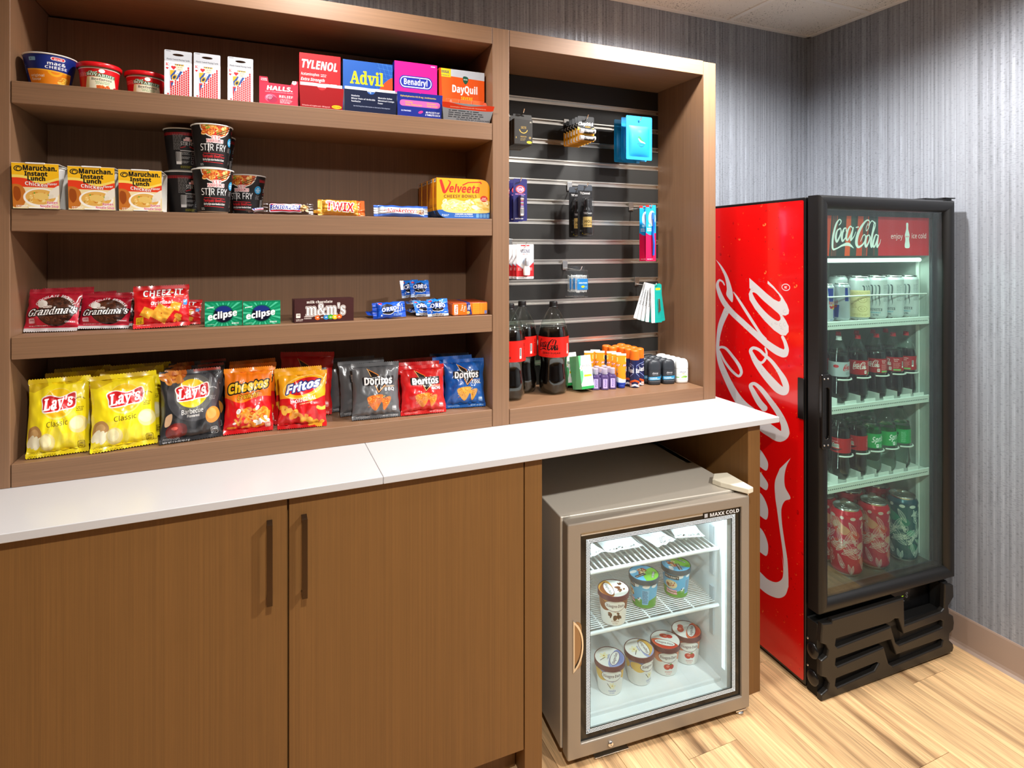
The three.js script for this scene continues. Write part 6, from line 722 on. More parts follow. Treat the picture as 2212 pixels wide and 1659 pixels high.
  [[0.12, -0.17, 0.1, 0.05, 0.12, 0.25, 'crumpled white wrapped pack on the top wire shelf, handle side'], [0.25, -0.2, 0.13, 0.045, 0.16, -0.05, 'flat white wrapped pack in the middle of the top wire shelf'], [0.385, -0.19, 0.09, 0.035, 0.15, 0.2, 'white wrapped pack with a printed tag on the top wire shelf'], [0.5, -0.17, 0.1, 0.06, 0.13, -0.3, 'puffy clear and white bag on the top wire shelf, hinge side']].forEach(([x, z, w, h, d, ry, l], i) => {
    const t = thing('wrapped_pack', l, 'food pack', FZ.world([x, 0.506, z]), ry, 'white wrapped packs in the freezer'), g = bagGeo(w, d, h, 40 + i, { seal: 0.01, wr: 0.012, pinch: 0.08 }); for (const q of Object.values(g)) { q.rotateX(-Math.PI / 2); q.translate(0, h / 2 + 0.006, d / 2); } part('pack', g.pouch, wrap, t); part('seal', g.top, wrap, t); part('seal', g.bottom, wrap, t); if (i === 2) part('printed_tag', plate(rrect(-0.025, 0, 0.05, 0.022, 0.001), 0.0005), tag, t, [0, 0.02, 0.062], [-0.6, 0.2, 0]); settle(t, 0.5055); });
}
// ---------------------------------------------------------------- upright red drinks cooler
// mitred rectangular frame: profile of [inset, z] points swept round the four sides
function frameGeo(x0, x1, y0, y1, prof) {
  const c = (k, i) => [[x0 + i, y0 + i], [x1 - i, y0 + i], [x1 - i, y1 - i], [x0 + i, y1 - i]][k % 4], P = [...prof, prof[0]];
  return merge([0, 1, 2, 3].map((k) => gridGeo(1, P.length - 1, (a, b) => { const q = P[Math.round(b * (P.length - 1))], p = c(k + a, q[0]); return [p[0], p[1], q[1]]; })));
}
const CO = frame([1.686, 0, -1.376], 2.8);
{
  const t = thing('drinks_cooler', 'tall black and red upright drinks cooler with a glass door', 'drinks cooler', CO.o, CO.ry), b = (x0, x1, y0, y1, z0, z1, r = 0.002) => slab(x0, x1, y0, y1, z0, z1, r);
  const BK = M(0x0d0d0e, { roughness: 0.32 }), BKM = M(0x0b0a0a, { roughness: 0.45 }), LIN = M(0xb4c0b8, { roughness: 0.5 }), W = 0.652, H = 1.655, ZK = -0.625, ZC = -0.06;
  part('cabinet', merge(b(0, 0.036, 0.012, H, ZK, ZC, 0.004), b(W - 0.034, W, 0.012, H, ZK, ZC, 0.004), b(0.03, W - 0.03, 1.615, H, ZK, ZC, 0.004), b(0.03, W - 0.03, 0.012, 0.3, ZK, ZC - 0.004, 0.003), b(0.03, W - 0.03, 0.012, H, ZK, ZK + 0.025, 0.002)), BK, t);
  part('liner', merge(b(0.036, 0.044, 0.3, 1.615, ZK + 0.025, ZC - 0.006, 0), b(W - 0.042, W - 0.034, 0.3, 1.615, ZK + 0.025, ZC - 0.006, 0), b(0.04, W - 0.04, 1.607, 1.615, ZK + 0.025, ZC - 0.006, 0), b(0.04, W - 0.04, 0.3, 1.615, ZK + 0.025, ZK + 0.035, 0)), LIN, t);
  part('cooler_floor', b(0.044, W - 0.042, 0.3, 0.318, ZK + 0.035, ZC - 0.004, 0.002), M(0x59625e, { roughness: 0.18, metalness: 0.5 }), t);
  for (const x of [0.046, W - 0.05]) for (const z of [-0.1, -0.5]) part('shelf_standard', b(x, x + 0.006, 0.33, 1.45, z - 0.012, z, 0.001), M(0xe6ece6, { roughness: 0.4 }), t);
  // red side graphic, drawn from the letters' places on the panel
  const PZ0 = -0.61, PZ1 = -0.068, PY0 = 0.022, PY1 = 1.645, TW = 684, TH = 2048;
  const sideMap = (u, v) => { const p = CO.onx(u, v, -0.001); return [(p[2] - PZ0) / (PZ1 - PZ0) * TW, (PY1 - p[1]) / (PY1 - PY0) * TH]; };
  const side = canvas(TW, TH, '#de0509', (g) => {
    const R = rng(77); for (let i = 0; i < 420; i++) { const x = R() * TW, y = R() * TH, s = 1.6 + R() * R() * 8, a = R(); ell(g, x, y, s * 0.8, s * (0.8 + R() * 0.7), a < 0.55 ? '#ee4a22' : a < 0.8 ? '#a80208' : '#f47a3a', R() * 3); if (s > 4) ell(g, x - s * 0.2, y - s * 0.3, s * 0.5, s * 0.6, '#c8060c'); }
    const A = (X, Y) => sideMap(1530 + X / 3.95, 540 + Y / 3.95), Bm = (X, Y) => sideMap(1520 + X / 3.318, 780 + Y / 3.318), Cm = (X, Y) => sideMap(1520 + X / 3.197, 1180 + Y / 3.197), w = '#dcdbdd', red = '#de0509';
    const fillS = (m, pts, col) => blob(g, pts.map(([x, y]) => m(x, y)), col), P = (m, pts) => pen(g, pts, w, ([x, y]) => m(x, y));
    // a
    poly(g, [[350, 238], [420, 300], [500, 372], [560, 420], [600, 440], [615, 436], [620, 415], [600, 380], [560, 335], [505, 287], [508, 262], [560, 312], [630, 395], [672, 465], [690, 515], [686, 545], [660, 560], [632, 556], [662, 600], [686, 650], [686, 700], [660, 731], [622, 727], [560, 684], [480, 604], [400, 505], [352, 425], [345, 375], [362, 334], [352, 325]].map(([x, y]) => A(x, y)), w); fillS(A, [[378, 364], [400, 366], [470, 432], [560, 510], [610, 558], [616, 590], [600, 606], [556, 586], [480, 520], [404, 424]], red);
    // l
    P(A, [[138, 298, 10], [122, 270, 14], [95, 258, 18], [78, 290, 24], [90, 350, 34], [130, 440, 42], [200, 530, 46], [290, 615, 48], [400, 715, 50], [500, 800, 58], [590, 862, 66], [640, 884, 68]]); P(A, [[216, 360, 8], [250, 410, 18], [320, 520, 24], [390, 630, 24], [452, 722, 22], [490, 760, 20]]); P(A, [[650, 884, 66], [668, 850, 40], [656, 790, 30], [634, 742, 26]]);
    // o
    P(A, [[486, 836, 14], [498, 880, 18], [486, 930, 22], [455, 962, 22], [418, 950, 30], [378, 900, 34], [362, 858, 30], [382, 836, 26], [430, 850, 26], [480, 895, 26], [540, 950, 30], [600, 1030, 36], [646, 1110, 52], [664, 1170, 54], [652, 1208, 62], [606, 1190, 72], [540, 1125, 70], [460, 1030, 60], [396, 935, 46], [364, 870, 30]]);
    // C with its loop
    P(A, [[478, 1350, 56], [436, 1300, 52], [384, 1210, 42], [362, 1155, 32], [388, 1140, 28], [440, 1176, 36], [530, 1290, 44], [606, 1400, 50], [650, 1500, 60], [652, 1570, 78], [612, 1590, 94], [540, 1550, 100], [460, 1490, 104], [380, 1400, 90], [300, 1330, 80], [240, 1250, 66], [170, 1120, 54], [110, 980, 46], [82, 870, 30], [84, 760, 30], [106, 640, 44], [158, 512, 54]]); P(A, [[84, 860, 16], [98, 832, 20], [140, 834, 22], [210, 910, 24], [270, 1000, 28], [282, 1050, 24], [262, 1076, 22], [210, 1040, 22], [140, 950, 20], [96, 862, 14]]);
    poly(g, crv([[64, 80], [110, 130], [160, 210], [196, 310], [211, 380], [205, 446], [178, 420], [154, 380], [158, 330], [140, 230], [100, 140]], false).map((p) => A(p.x, p.y)), w);
    // ribbon below the counter
    poly(g, crv([[624, 694], [596, 750], [580, 820], [584, 900], [622, 986], [584, 1002], [560, 1050], [560, 1140], [578, 1280], [600, 1420], [608, 1560], [608, 1610]], false).map((p) => Bm(p.x, p.y)).concat(crv([[586, 280], [562, 340], [520, 358], [450, 336], [380, 282], [300, 200]], false).map((p) => Cm(p.x, p.y)), crv([[300, 80], [395, 182], [450, 232], [505, 248], [540, 226], [550, 180], [540, 60], [530, 0]], false).map((p) => Cm(p.x, p.y)), crv([[576, 1480], [566, 1360], [548, 1230], [528, 1080], [512, 960], [512, 860], [546, 770]], false).map((p) => Bm(p.x, p.y))), w);
    for (const [y0, y1, x] of [[640, 785, 462], [800, 925, 462], [950, 1136, 462], [1200, 1396, 462]]) fillS(Bm, [[330, y0 - 30], [400, y0 - 10], [x - 30, y0 + 30], [x, (y0 + y1) / 2 + 20], [x - 12, y1], [400, y1 - 30], [330, y1 - 80]], w);
    const [rx, ry] = A(662, 318); g.strokeStyle = w; g.lineWidth = 4; g.beginPath(); g.ellipse(rx, ry, 22, 14, 0, 0, 7); g.stroke(); tx(g, 'R', rx, ry, 22, 14, w, { r: -90 });
    const R2 = rng(5); for (let i = 0; i < 70; i++) { const [x, y] = A(80 + R2() * 600, 250 + R2() * 1350); g.strokeStyle = '#8a888c'; g.lineWidth = 1.2; g.globalAlpha = 0.5; g.beginPath(); g.ellipse(x, y, 4 + R2() * 6, 3 + R2() * 5, 0, 0.5, 5); g.stroke(); g.globalAlpha = 1; }
  });
  const pg = plate(rrect(PZ0, PY0, PZ1 - PZ0, PY1 - PY0, 0.008), 0.001); pg.rotateY(-Math.PI / 2); part('side_graphic', pg, PM(0xffffff, { map: side, roughness: 0.22, clearcoat: 0.7, clearcoatRoughness: 0.08 }), t, [-0.0002, 0, 0], null, 'glossy red panel with flowing white script');
  // door
  const dg = frameGeo(0, W + 0.003, 0.28, 1.658, [[0, -0.05], [0, -0.012], [0.003, -0.004], [0.009, 0], [0.022, 0.001], [0.032, -0.002], [0.04, -0.009], [0.045, -0.018], [0.046, -0.03], [0.046, -0.05]]);
  const door = part('door_frame', dg, BKM, t);
  part('door_glass', moved(new THREE.BoxGeometry(W - 0.06, 1.316, 0.004), W / 2 + 0.001, 0.965, -0.018), PM(0xe6f3ee, { transmission: 1, thickness: 0, roughness: 0.0, ior: 1.5 }), door);
  part('gasket', plate(rrect(0.03, 0.3, W - 0.06, 1.32, 0.004), 0.008, 0, [rrect(0.05, 0.325, W - 0.1, 1.27, 0.004, THREE.Path)]).translate(0, 0, -0.058), M(0x2c3338, { roughness: 0.6 }), door);
  { const q = (u, v) => { const p = CO.onz(u, v, 0.004); return [p[0], p[1]]; }, hs = rrect(0.0, 0.825, 0.043, 0.245, [0.012, 0.012, 0.012, 0.004]); part('handle', plate(hs, 0.012, 0.002, [rrect(0.011, 0.856, 0.02, 0.17, 0.009, THREE.Path)], 8).translate(0, 0, -0.006), M(0x121110, { roughness: 0.18 }), door); part('handle_slot', plate(rrect(0.01, 0.855, 0.022, 0.172, 0.009), 0.004, 0.001).translate(0, 0, -0.005), M(0x040404, { roughness: 0.4 }), door); part('slot_lip', tube([[0.012, 0.868, 0.003], [0.014, 0.859, 0.004], [0.021, 0.856, 0.004], [0.028, 0.859, 0.004], [0.03, 0.868, 0.003]], 0.0016, 16, 6), M(0x5a5650, { metalness: 0.9, roughness: 0.2 }), door); for (const [x, y] of [[0.01, 1.055], [0.026, 1.055], [0.01, 0.838], [0.026, 0.838]]) part('screw', turn([[0, 0.002], [0.0025, 0.0015], [0.003, 0]], 10).rotateX(Math.PI / 2), STEEL, door, [x, y, 0.006]); }
  part('latch_plate', b(-0.009, -0.0014, 0.906, 1.044, -0.086, -0.06, 0.002), BK, t); part('top_hinge', merge(b(0.52, 0.655, 1.6585, 1.664, -0.06, -0.015, 0.001), b(0.61, 0.662, 1.664, 1.668, -0.05, -0.006, 0.001)), BK, t);
  // lit header sign
  const S0 = [0.046, 1.456], S1 = [0.614, 1.603], SZ = -0.067, SW = 1024, SH = 266, sm = (u, v) => { const p = CO.onz(u, v, SZ); return [(p[0] - S0[0]) / (S1[0] - S0[0]) * SW, (S1[1] - p[1]) / (S1[1] - S0[1]) * SH]; };
  const sign = canvas(SW, SH, '#b02a24', (g) => { const xb = sm(1897, 500)[0]; box(g, 0, 0, xb, SH, '#21332c'); const R = rng(3); for (let i = 0; i < 26; i++) { const x = R() * xb; const c = ['#c8401c', '#e0521c', '#1a2a24', '#5a3a30', '#26443a'][i % 5]; poly(g, [[x, 0], [x + 20 + R() * 30, 0], [x + R() * 40, SH], [x - 20, SH]], c); } box(g, xb, 0, SW - xb, SH, '#c41420'); const x0 = sm(1798, 500)[0]; script(g, x0, 34, (xb - x0) * 1.06, 196, '#e6ece8', 0.95); const U = (u) => xb + (u - 1897) / 131 * (SW - xb), c = U(1969.5); tx(g, 'enjoy', U(1943), SH / 2 + 6, 46, U(1958) - U(1928), '#f4e9e6', { thin: 1 }); tx(g, 'ice cold', U(2000), SH / 2 + 2, 46, U(2020) - U(1981), '#f4e9e6', { thin: 1 });
    blob(g, [[c - 8, 50], [c + 8, 50], [c + 10, 90], [c + 22, 130], [c + 18, 160], [c + 24, 200], [c + 20, 214], [c - 20, 214], [c - 24, 200], [c - 18, 160], [c - 22, 130], [c - 10, 90]], '#e6ece8'); tx(g, 'Coca-Cola', c, 140, 12, 34, '#c41420'); });
  part('header_sign', b(S0[0], S1[0], S0[1], S1[1], SZ - 0.014, SZ - 0.001, 0.001), BK, t); part('sign_panel', new THREE.PlaneGeometry(S1[0] - S0[0], S1[1] - S0[1]).translate((S0[0] + S1[0]) / 2, (S0[1] + S1[1]) / 2, SZ), M(0xffffff, { map: sign, roughness: 0.4, emissive: 0xffffff, emissiveMap: sign, emissiveIntensity: 0.7 }), t);
  const GL = new THREE.Color(0.86, 1, 0.93);
  part('light_tube', rod([0.06, 1.44, -0.09], [W - 0.06, 1.44, -0.09], 0.008, 10), M(0xffffff, { emissive: GL, emissiveIntensity: 3 }), t); { const l = new THREE.RectAreaLight(GL, 34, 0.5, 0.03); l.position.set(W / 2, 1.43, -0.09); l.rotation.x = -Math.PI / 2 - 0.25; l.name = 'cooler_light'; t.add(l); }
  part('light_tube', rod([0.052, 0.36, -0.078], [0.052, 1.42, -0.078], 0.005, 8), M(0xffffff, { emissive: GL, emissiveIntensity: 2 }), t); { const l = new THREE.RectAreaLight(GL, 34, 0.012, 1.05); l.position.set(0.06, 0.89, -0.078); l.lookAt(0.4, 0.89, -0.3); l.name = 'cooler_light'; t.add(l); }
  // shelves
  const SH3 = M(0xe4ebe4, { roughness: 0.4 }), lanes = [[], [1812, 1853, 1893, 1929, 1957], [1815, 1851, 1882, 1914, 1945]].map((a) => a.map((u) => CO.onz(u, 700, -0.118)[0]));
  [1.2235, 0.932, 0.661].forEach((y, k) => {
    const a = []; for (let x = 0.05; x < W - 0.05; x += 0.0062) a.push(slab(x, x + 0.0034, y - 0.004, y, -0.55, -0.066, 0)); const s = part('shelf', merge(...a, slab(0.048, W - 0.048, y - 0.008, y - 0.0005, -0.2, -0.18, 0), slab(0.048, W - 0.048, y - 0.008, y - 0.0005, -0.4, -0.38, 0)), SH3, t); part('price_rail', merge(b(0.047, W - 0.047, y - 0.022, y + 0.003, -0.068, -0.062, 0.002), rod([0.047, y + 0.003, -0.065], [W - 0.047, y + 0.003, -0.065], 0.0035, 8)), SH3, s); { const d = []; for (let x = 0.06; x < W - 0.06; x += 0.009) d.push(moved(new THREE.BoxGeometry(0.005, 0.003, 0.001), x, y - 0.008, -0.0617)); part('rail_slots', merge(d), M(0x6b766f), s).userData.kind = 'stuff'; }
    const row = [0.09, ...lanes[k]]; for (const [i, x] of row.entries()) { const dx = i ? (x + row[i - 1]) / 2 : 0.05; if (k) part('lane_divider', slab(dx - 0.0006, dx + 0.0006, y, y + 0.03, -0.54, -0.07, 0.0004), SH3, s); if (k) part('product_stop', tube([-55, -30, 0, 30, 55].map((d) => [x + 0.0395 * Math.sin(rad(d)), y + 0.087, -0.118 + 0.0395 * Math.cos(rad(d))]), 0.0028, 24, 8), SH3, s); if (k) part('stop_tab', b(x - 0.028, x + 0.026, y, y + 0.016, -0.0715, -0.0685, 0.001), SH3, s); }
    if (!k) part('guard_rail', tube([[0.05, y + 0.09, -0.07], [W / 2, y + 0.092, -0.068], [W - 0.05, y + 0.09, -0.07]], 0.0026, 20, 8), SH3, s);
  });
  // moulded kick plate
  const G = (X, Y) => { const p = CO.onz(1700 + X / 5.529, 1230 + Y / 5.529, 0.002); return [p[0], Math.max(0.0015, p[1])]; }, hull = (a) => a.map(([x, y]) => G(x, y));
  const kick = plate(hull([[412, 1598], [1980, 985], [1996, 935], [1985, 890], [1942, 850], [1945, 770], [1990, 720], [2000, 640], [1990, 560], [1942, 530], [1930, 440], [1995, 330], [1990, 190], [1890, 180], [1880, 470], [1850, 505], [1408, 672], [1400, 345], [545, 605], [535, 640], [425, 655], [412, 800], [410, 885], [468, 905], [496, 965], [480, 1040], [412, 1098], [408, 1280], [470, 1298], [506, 1360], [486, 1440], [412, 1505]]), 0.02, 0.004, [hull([[590, 830], [1240, 632], [1290, 592], [1335, 590], [1395, 772], [1838, 607], [1868, 622], [1862, 690], [1838, 706], [1340, 908], [1300, 880], [1246, 685], [604, 936], [580, 912]]).reverse(), hull([[590, 1065], [1205, 850], [1245, 842], [1308, 1022], [1838, 832], [1868, 850], [1850, 916], [1262, 1162], [1216, 1130], [1160, 932], [604, 1166], [580, 1142]]).reverse(), hull([[590, 1306], [1078, 1112], [1100, 1126], [1050, 1214], [604, 1416], [580, 1390]]).reverse()]);
  kick.translate(0, 0, -0.018); const KM = M(0x191613, { roughness: 0.42 }); part('kick_plate', kick, KM, t); part('kick_backing', merge(b(0.004, 0.64, 0.002, 0.165, -0.06, -0.0162, 0.003), b(0.004, 0.39, 0.002, 0.245, -0.06, -0.0162, 0.003), b(0.6, 0.636, 0.002, 0.262, -0.06, -0.0162, 0.003)), M(0x0c0b0a, { roughness: 0.55 }), t);
  for (const y of [0.055, 0.145]) { part('side_scoop', new THREE.SphereGeometry(0.026, 16, 12).scale(0.35, 1, 0.9), M(0x100f0f, { roughness: 0.25 }), t, [0.003, y, -0.034]); part('screw', turn([[0, 0.002], [0.003, 0.001], [0.0035, 0]], 10).rotateZ(Math.PI / 2), STEEL, t, [-0.002, y + 0.034, -0.05]); }
  const ctl = canvas(160, 96, '#060606', (g) => { for (let i = 0; i < 3; i++) box(g, 40 + i * 26, 34, 14, 6, '#b8f01c'); for (const [x, y] of [[18, 26], [18, 48], [134, 26], [134, 48]]) { g.strokeStyle = '#8a8a8a'; g.lineWidth = 2; g.beginPath(); g.arc(x, y, 7, 0, 7); g.stroke(); } print(g, 40, 70, 80, 1, 10, '#777', 3); });
  part('control_panel', plate(rrect(0.395, 0.19, 0.1, 0.05, 0.002), 0.001).translate(0, 0, -0.058), M(0xffffff, { map: ctl, roughness: 0.3, emissive: 0xffffff, emissiveMap: ctl, emissiveIntensity: 1.2 }), t);
}
{ // drinks
  const w = (p) => CO.world(p), X = (u, z) => CO.onz(u, 700, z)[0], ry0 = -0.62;
  const mon = canvas(1024, 480, '#d3d8d8', (g) => { for (const x of [256, 768]) { for (const q of [-56, 0, 56]) pen(g, [[x + q - 26, 90, 6], [x + q, 100, 20], [x + q + 6, 160, 22], [x + q - 4, 230, 18], [x + q + 8, 290, 10], [x + q + 2, 330, 3]], q ? '#4a5658' : '#8a9698'); tx(g, 'MONSTER', x, 376, 44, 220, '#3a4446', { f: 'serif' }); tx(g, 'ENERGY', x, 412, 22, 160, '#5ab0c8'); tx(g, 'ULTRA', x, 440, 26, 90, '#3a4446'); print(g, x + 130, 90, 90, 14, 14, '#9aa2a2', 4); } });
  const bull = canvas(1024, 460, '#c2c8ce', (g) => { for (const x of [0, 512]) { poly(g, [[x + 120, 40], [x + 256, 40], [x + 256, 210], [x + 150, 210]], '#1c3f9c'); poly(g, [[x + 256, 260], [x + 400, 260], [x + 380, 420], [x + 256, 420]], '#1c3f9c'); poly(g, [[x + 0, 40], [x + 60, 40], [x + 90, 210], [x, 210]], '#1c3f9c'); tx(g, 'Red Bull', x + 256, 226, 60, 230, '#c8202a'); ell(g, x + 256, 276, 40, 36, '#f2b81c'); for (const q of [-1, 1]) { ell(g, x + 256 + q * 44, 280, 44, 16, '#c8202a', q * 0.2); ell(g, x + 256 + q * 84, 270, 16, 12, '#c8202a'); } tx(g, 'ENERGY DRINK', x + 256, 440, 24, 160, '#1c3f9c'); } });
  const Y1 = 1.2243, mo = canThing('energy_drink_can', 'pale grey energy drink can', 0.033, 0.157, mon, 'energy drink cans on the top cooler shelf', { metal: 0.15 }), rb = canThing('slim_energy_can', 'blue and silver slim energy can', 0.0265, 0.134, bull, 'energy drink cans on the top cooler shelf', { metal: 0.4 });
  const z1 = -0.11, place = (o, x, y, z, ry, l) => { o.position.set(...w([x, y, z])); o.rotation.y = ry; if (l) o.userData.label = l; return o; }, dup = (s, x, y, z, ry, l) => place(copyOf(s, [0, 0, 0], 0, l), x, y, z, ry, l);
  const mx = [X(1856, z1), X(1894, z1), X(1930, z1), X(1962, z1)].map((x, i) => x);
  place(mo, mx[0], Y1, z1, -1.7, 'pale grey energy drink can turned sideways, wearing a yellow note'); dup(mo, mx[1], Y1, z1, -0.5, 'pale grey energy drink can with its claw mark facing out, beside the noted can'); dup(mo, mx[2], Y1, z1, -0.1, 'pale grey energy drink can between two others of its kind'); dup(mo, mx[3], Y1, z1, -0.3, 'pale grey energy drink can next to the cooler side wall');
  place(rb, X(1818, -0.106), Y1, -0.106, -0.5, 'blue and silver slim energy can next to the noted can'); dup(rb, X(1818, -0.106) - 0.075, Y1, -0.106, -1.4, 'blue and silver slim energy can at the handle side of the cooler');
  [mx[0] - 0.1, ...mx].forEach((x, i) => dup(i ? mo : rb, x, Y1, -0.2, 0.4 * i, ['blue and silver slim energy can in the second row', 'pale grey energy drink can second row, behind the noted can', 'pale grey energy drink can second row, behind the claw mark', 'pale grey energy drink can second row, third along', 'pale grey energy drink can second row, at the cooler side wall'][i]));
  { const n = thing('paper_note', 'pale yellow printed note taped round an energy drink can', 'note', w([mx[0], Y1 + 0.012, z1]), -0.62), nt = canvas(256, 320, '#ead9a0', (g) => { print(g, 20, 20, 210, 3, 12, '#b5a468', 3); g.strokeStyle = '#b5a468'; g.lineWidth = 5; for (const y of [110, 220]) { g.beginPath(); g.ellipse(130, y, 44, 34, 0, 0, 7); g.stroke(); g.beginPath(); g.ellipse(130, y, 20, 14, 0, 0, 7); g.stroke(); } print(g, 20, 160, 60, 4, 14, '#b5a468', 5); print(g, 30, 280, 190, 2, 14, '#b5a468', 6); }); const g = gridGeo(24, 6, (a, bb) => { const th = (a - 0.5) * 2.6; return [0.0342 * Math.sin(th), bb * 0.096, 0.0342 * Math.cos(th), a, bb]; }); part('paper', g, M(0xffffff, { map: nt, roughness: 0.7, side: THREE.DoubleSide }), n); }
  const cokeL = canvas(1024, 200, '#b3141c', (g) => { for (const x of [140, 650]) { script(g, x, 20, 220, 110, '#f2eae6', 1.1); tx(g, 'Nutrition', x + 300, 30, 26, 90, '#f2d8d6'); tx(g, 'Facts', x + 290, 56, 26, 60, '#f2d8d6'); print(g, x + 250, 80, 120, 7, 12, '#e09a98', 4); box(g, x + 250, 168, 130, 24, '#7cc06a'); bars(g, x + 400, 60, 34, 90); rr(g, x + 180, 140, 44, 46, 8, '#f2eae6'); tx(g, '240', x + 202, 160, 22, 34, '#b3141c'); } }), dietL = canvas(512, 200, '#aab2b6', (g) => { bars(g, 60, 110, 60, 70); ell(g, 200, 60, 22, 22, '#c8202a'); script(g, 260, 30, 180, 90, '#c8202a', 1.1); print(g, 280, 140, 150, 3, 12, '#6a7276', 3); });
  const redcap = M(0xc8161e, { roughness: 0.35 }), whitecap = M(0xe6e9e8, { roughness: 0.35 }), blackcap = M(0x161617, { roughness: 0.4 }), greencap = M(0x0c6a44, { roughness: 0.35 });
  const Y2 = 0.9328, Y3 = 0.6618, zb = -0.118, R = 0.0335, H = 0.236, xs = [1812, 1853, 1893, 1929, 1957].map((u) => X(u, zb)), x3 = [1815, 1851, 1882, 1914, 1945].map((u) => X(u, zb));
  const ck = bottle('cola_bottle', 'c', R, H, cokeL, redcap, 'bottles on the middle cooler shelf'), dt = bottle('diet_cola_bottle', 'grey label cola bottle with a white cap, cooler middle shelf', R, H, dietL, whitecap, 'bottles on the middle cooler shelf');
  place(dt, xs[0], Y2, zb, -0.5); place(ck, xs[1], Y2, zb, 0.9, 'red label cola bottle next to the grey label one'); dup(ck, xs[2], Y2, zb, 0.3, 'red label cola bottle in the middle lane of the middle shelf'); dup(ck, xs[3], Y2, zb, -0.2, 'red label cola bottle showing its barcode, middle shelf'); dup(ck, xs[4], Y2, zb, -0.6, 'red label cola bottle at the cooler side wall, middle shelf');
  xs.forEach((x, i) => dup(ck, x, Y2, -0.2, 0.5 * i, ['red capped cola bottle behind the grey label one', 'red capped cola bottle second in the next lane', 'red capped cola bottle second in the middle lane', 'red capped cola bottle second in the fourth lane', 'red capped cola bottle second at the cooler side wall'][i]));
  const shareL = canvas(1024, 200, '#b3141c', (g) => { for (const x of [60, 570]) { tx(g, 'SHARE A COKE WITH', x + 240, 50, 16, 130, '#f2c9c6'); tx(g, x < 100 ? 'Adam' : 'Mom', x + 250, 104, 70, 150, '#1a0c0a', { f: 'serif', st: '#f4efe8', sw: 14 }); pen(g, [[x + 150, 140, 4], [x + 220, 164, 20], [x + 300, 160, 20], [x + 370, 140, 4]], '#1a0c0a'); g.strokeStyle = '#f2c9c6'; g.lineWidth = 4; g.beginPath(); g.arc(x + 60, 60, 14, 0, 7); g.stroke(); print(g, x + 30, 90, 60, 5, 14, '#e09a98', 3); } });
  const spr = (dark) => canvas(1024, 200, '#10a254', (g) => { for (const x of [20, 530]) { tx(g, 'Sprite', x + 220, 74, 110, 270, dark ? '#0c2a1c' : '#f4f8f4', { k: 0.25, up: -0.06 }); if (dark) { tx(g, 'ZERO SUGAR', x + 240, 134, 22, 130, '#0c2a1c'); tx(g, 'Lemon-Lime', x + 220, 170, 22, 110, '#d8e81c'); } else { rr(g, x + 150, 140, 50, 50, 10, '#f4f8f4'); tx(g, '240', x + 175, 162, 22, 38, '#10a254'); print(g, x + 214, 146, 60, 4, 12, '#bfe6cf', 3); } print(g, x + 390, 30, 90, 12, 13, '#8fd4ae', 4); } });
  const LIME = PM(0xf0f8f4, { transmission: 1, roughness: 0.02, thickness: 0.05, ior: 1.33 });
  const sh = bottle('cola_bottle', 's', R, H, shareL, blackcap, 'bottles on the lower cooler shelf'), sp = bottle('lemon_lime_bottle', 'g', R, H, spr(0), greencap, 'bottles on the lower cooler shelf', LIME), sz = bottle('lemon_lime_bottle', 'green label soda bottle with dark lettering and a black cap', R, H, spr(1), blackcap, 'bottles on the lower cooler shelf', LIME);
  const zc = zb; place(sh, x3[0], Y3, zc, -0.25, 'red label cola bottle printed with a name, black cap, handle side'); dup(sh, x3[1], Y3, zc, 2.7, 'red label cola bottle with a black cap beside the clear bottles'); place(sp, x3[2], Y3, zc, -1.5, 'clear soda bottle with green label beside the colas'); dup(sp, x3[3], Y3, zc, -1.3, 'clear soda bottle with green label in the fourth lane'); place(sz, x3[4], Y3, zc, -0.3);
  x3.forEach((x, i) => { if (i < 4) dup(i < 2 ? sh : sp, x, Y3, -0.2, 0.6 * i + 0.4, ['cola bottle with black cap, second in the handle side lane', 'cola bottle with black cap, second in its lane', 'clear soda bottle with green cap, second in the middle lane', 'clear soda bottle with green cap, second in the fourth lane'][i]); });
  dup(ck, 0.09, Y2, zb, 0.8, 'red label cola bottle in the lane next to the handle, middle shelf'); dup(sh, 0.09, Y3, zb, 1.8, 'cola bottle with black cap in the lane next to the handle, lower shelf');
  // oversized patterned cans on the cooler floor
  const art = (c0, c1, c2, top, ink) => canvas(1024, 620, c0, (g) => {
    const R2 = rng(12), wrapd = (f) => { for (const o of [0, 1024, -1024]) f(o); };
    for (let i = 0; i < 30; i++) { const x = R2() * 1024, y = 60 + R2() * 520, s = 40 + R2() * 50; wrapd((o) => blob(g, [[x - s + o, y], [x + o, y - s * 0.7], [x + s * 1.2 + o, y + 6], [x + 8 + o, y + s * 0.8]], [c1, c0, c2, c0][i % 4])); }
    const leaf = (x, y, s, a) => { g.save(); g.translate(x, y); g.rotate(a); g.strokeStyle = ink; g.lineWidth = 4; g.beginPath(); g.moveTo(-s, 0); g.quadraticCurveTo(0, -s * 0.6, s, 0); g.quadraticCurveTo(0, s * 0.6, -s, 0); g.moveTo(-s, 0); g.lineTo(s, 0); g.stroke(); g.lineWidth = 2.5; for (let q = -0.7; q < 0.75; q += 0.16) { g.beginPath(); g.moveTo(q * s, 0); g.lineTo((q + 0.2) * s, -0.24 * s * (1 - q * q)); g.moveTo(q * s, 0); g.lineTo((q + 0.2) * s, 0.24 * s * (1 - q * q)); g.stroke(); } g.restore(); };
    for (let i = 0; i < 58; i++) { const x = R2() * 1024, y = 90 + R2() * 480, s = 44 + R2() * 50, a = R2() * 6; wrapd((o) => leaf(x + o, y, s, a)); }
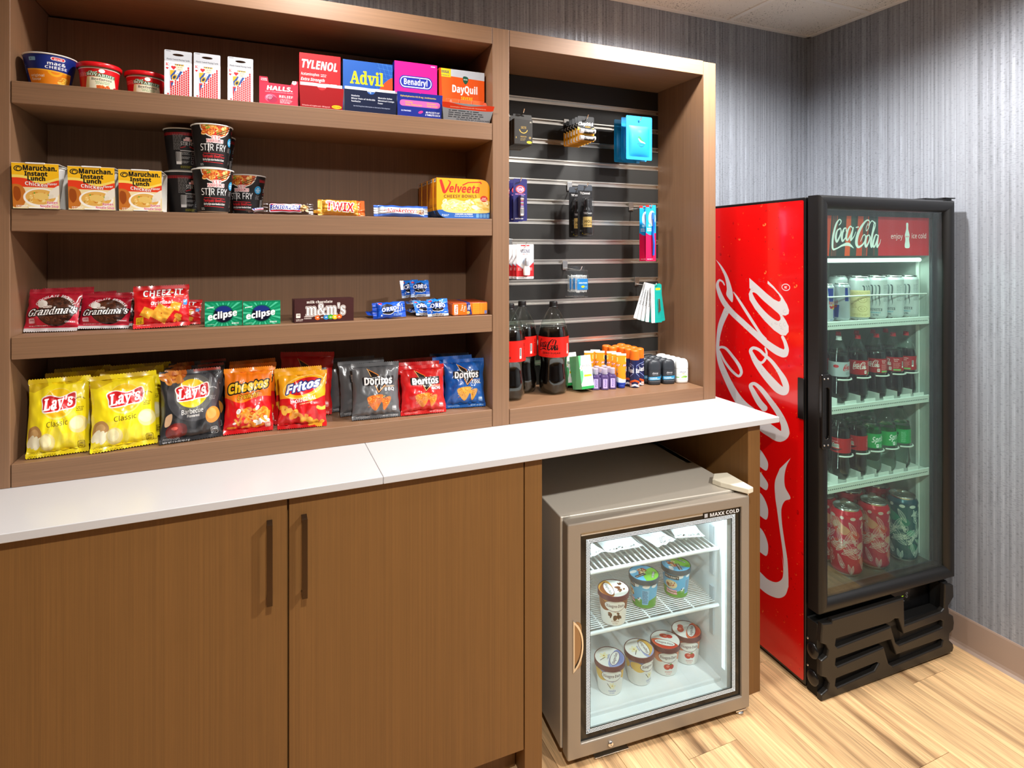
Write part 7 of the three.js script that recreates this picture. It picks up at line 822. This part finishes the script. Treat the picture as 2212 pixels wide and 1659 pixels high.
    for (let i = 0; i < 16; i++) { const x = R2() * 1024, y = 110 + R2() * 440; g.strokeStyle = ink; g.lineWidth = 3.5; wrapd((o) => { g.beginPath(); g.ellipse(x + o, y, 34, 24, i, 0, 7); g.stroke(); for (let q = 0; q < 7; q++) { g.beginPath(); g.moveTo(x + o, y); g.lineTo(x + o + 26 * Math.cos(q * 0.9), y + 18 * Math.sin(q * 0.9)); g.stroke(); } }); }
    box(g, 0, 0, 1024, 66, top); for (let i = 0; i < 9; i++) ell(g, 40 + i * 114, 62, 22 + (i % 3) * 8, 16, ink); for (const x of [160, 672]) pen(g, [[x, 340, 4], [x + 40, 300, 9], [x + 70, 330, 9], [x + 110, 286, 9], [x + 160, 320, 9], [x + 210, 270, 4]], ink); box(g, 0, 600, 1024, 20, ink);
  });
  const LB = M(0xcfe0a0, { metalness: 0.8, roughness: 0.3 }), rd = canThing('giant_can', 'r', 0.051, 0.24, art('#b5163a', '#c9473a', '#c98a6a', '#c8102a', '#cfb4ac'), 'oversized patterned cans on the cooler floor', { tab: 0.9, metal: 0.15 }), te = canThing('giant_can', 'oversized teal patterned can with white leaf outlines', 0.051, 0.24, art('#0c5a62', '#127a6a', '#1a9078', '#0c4c5c', '#d6e2d8'), 'oversized patterned cans on the cooler floor', { tab: 0.9, metal: 0.15 });
  const Y4 = 0.3185, topAt = (u, v) => CO.ony(u, v, Y4 + 0.24), pf = topAt(1887, 1091), row = -0.118, row2 = row - 0.108;
  place(rd, X(1828, row), Y4, row, -0.4, 'oversized red patterned can at the handle side of the cooler floor'); dup(rd, X(1887, row), Y4, row, -0.4, 'oversized red patterned can between the red one and the teal one'); place(te, X(1949, row), Y4, row, -0.9);
  [[X(1834, row2) - 0.14, 'handle side corner'], [X(1834, row2), 'first gap'], [X(1893, row2), 'second gap']].forEach(([x, l]) => dup(rd, x, Y4, row2, 0.3, 'oversized red patterned can in the back row, ' + l));
}
scene.traverse((o) => { if (o.isMesh) { o.castShadow = true; o.receiveShadow = true; } });
renderer.render(scene, camera);
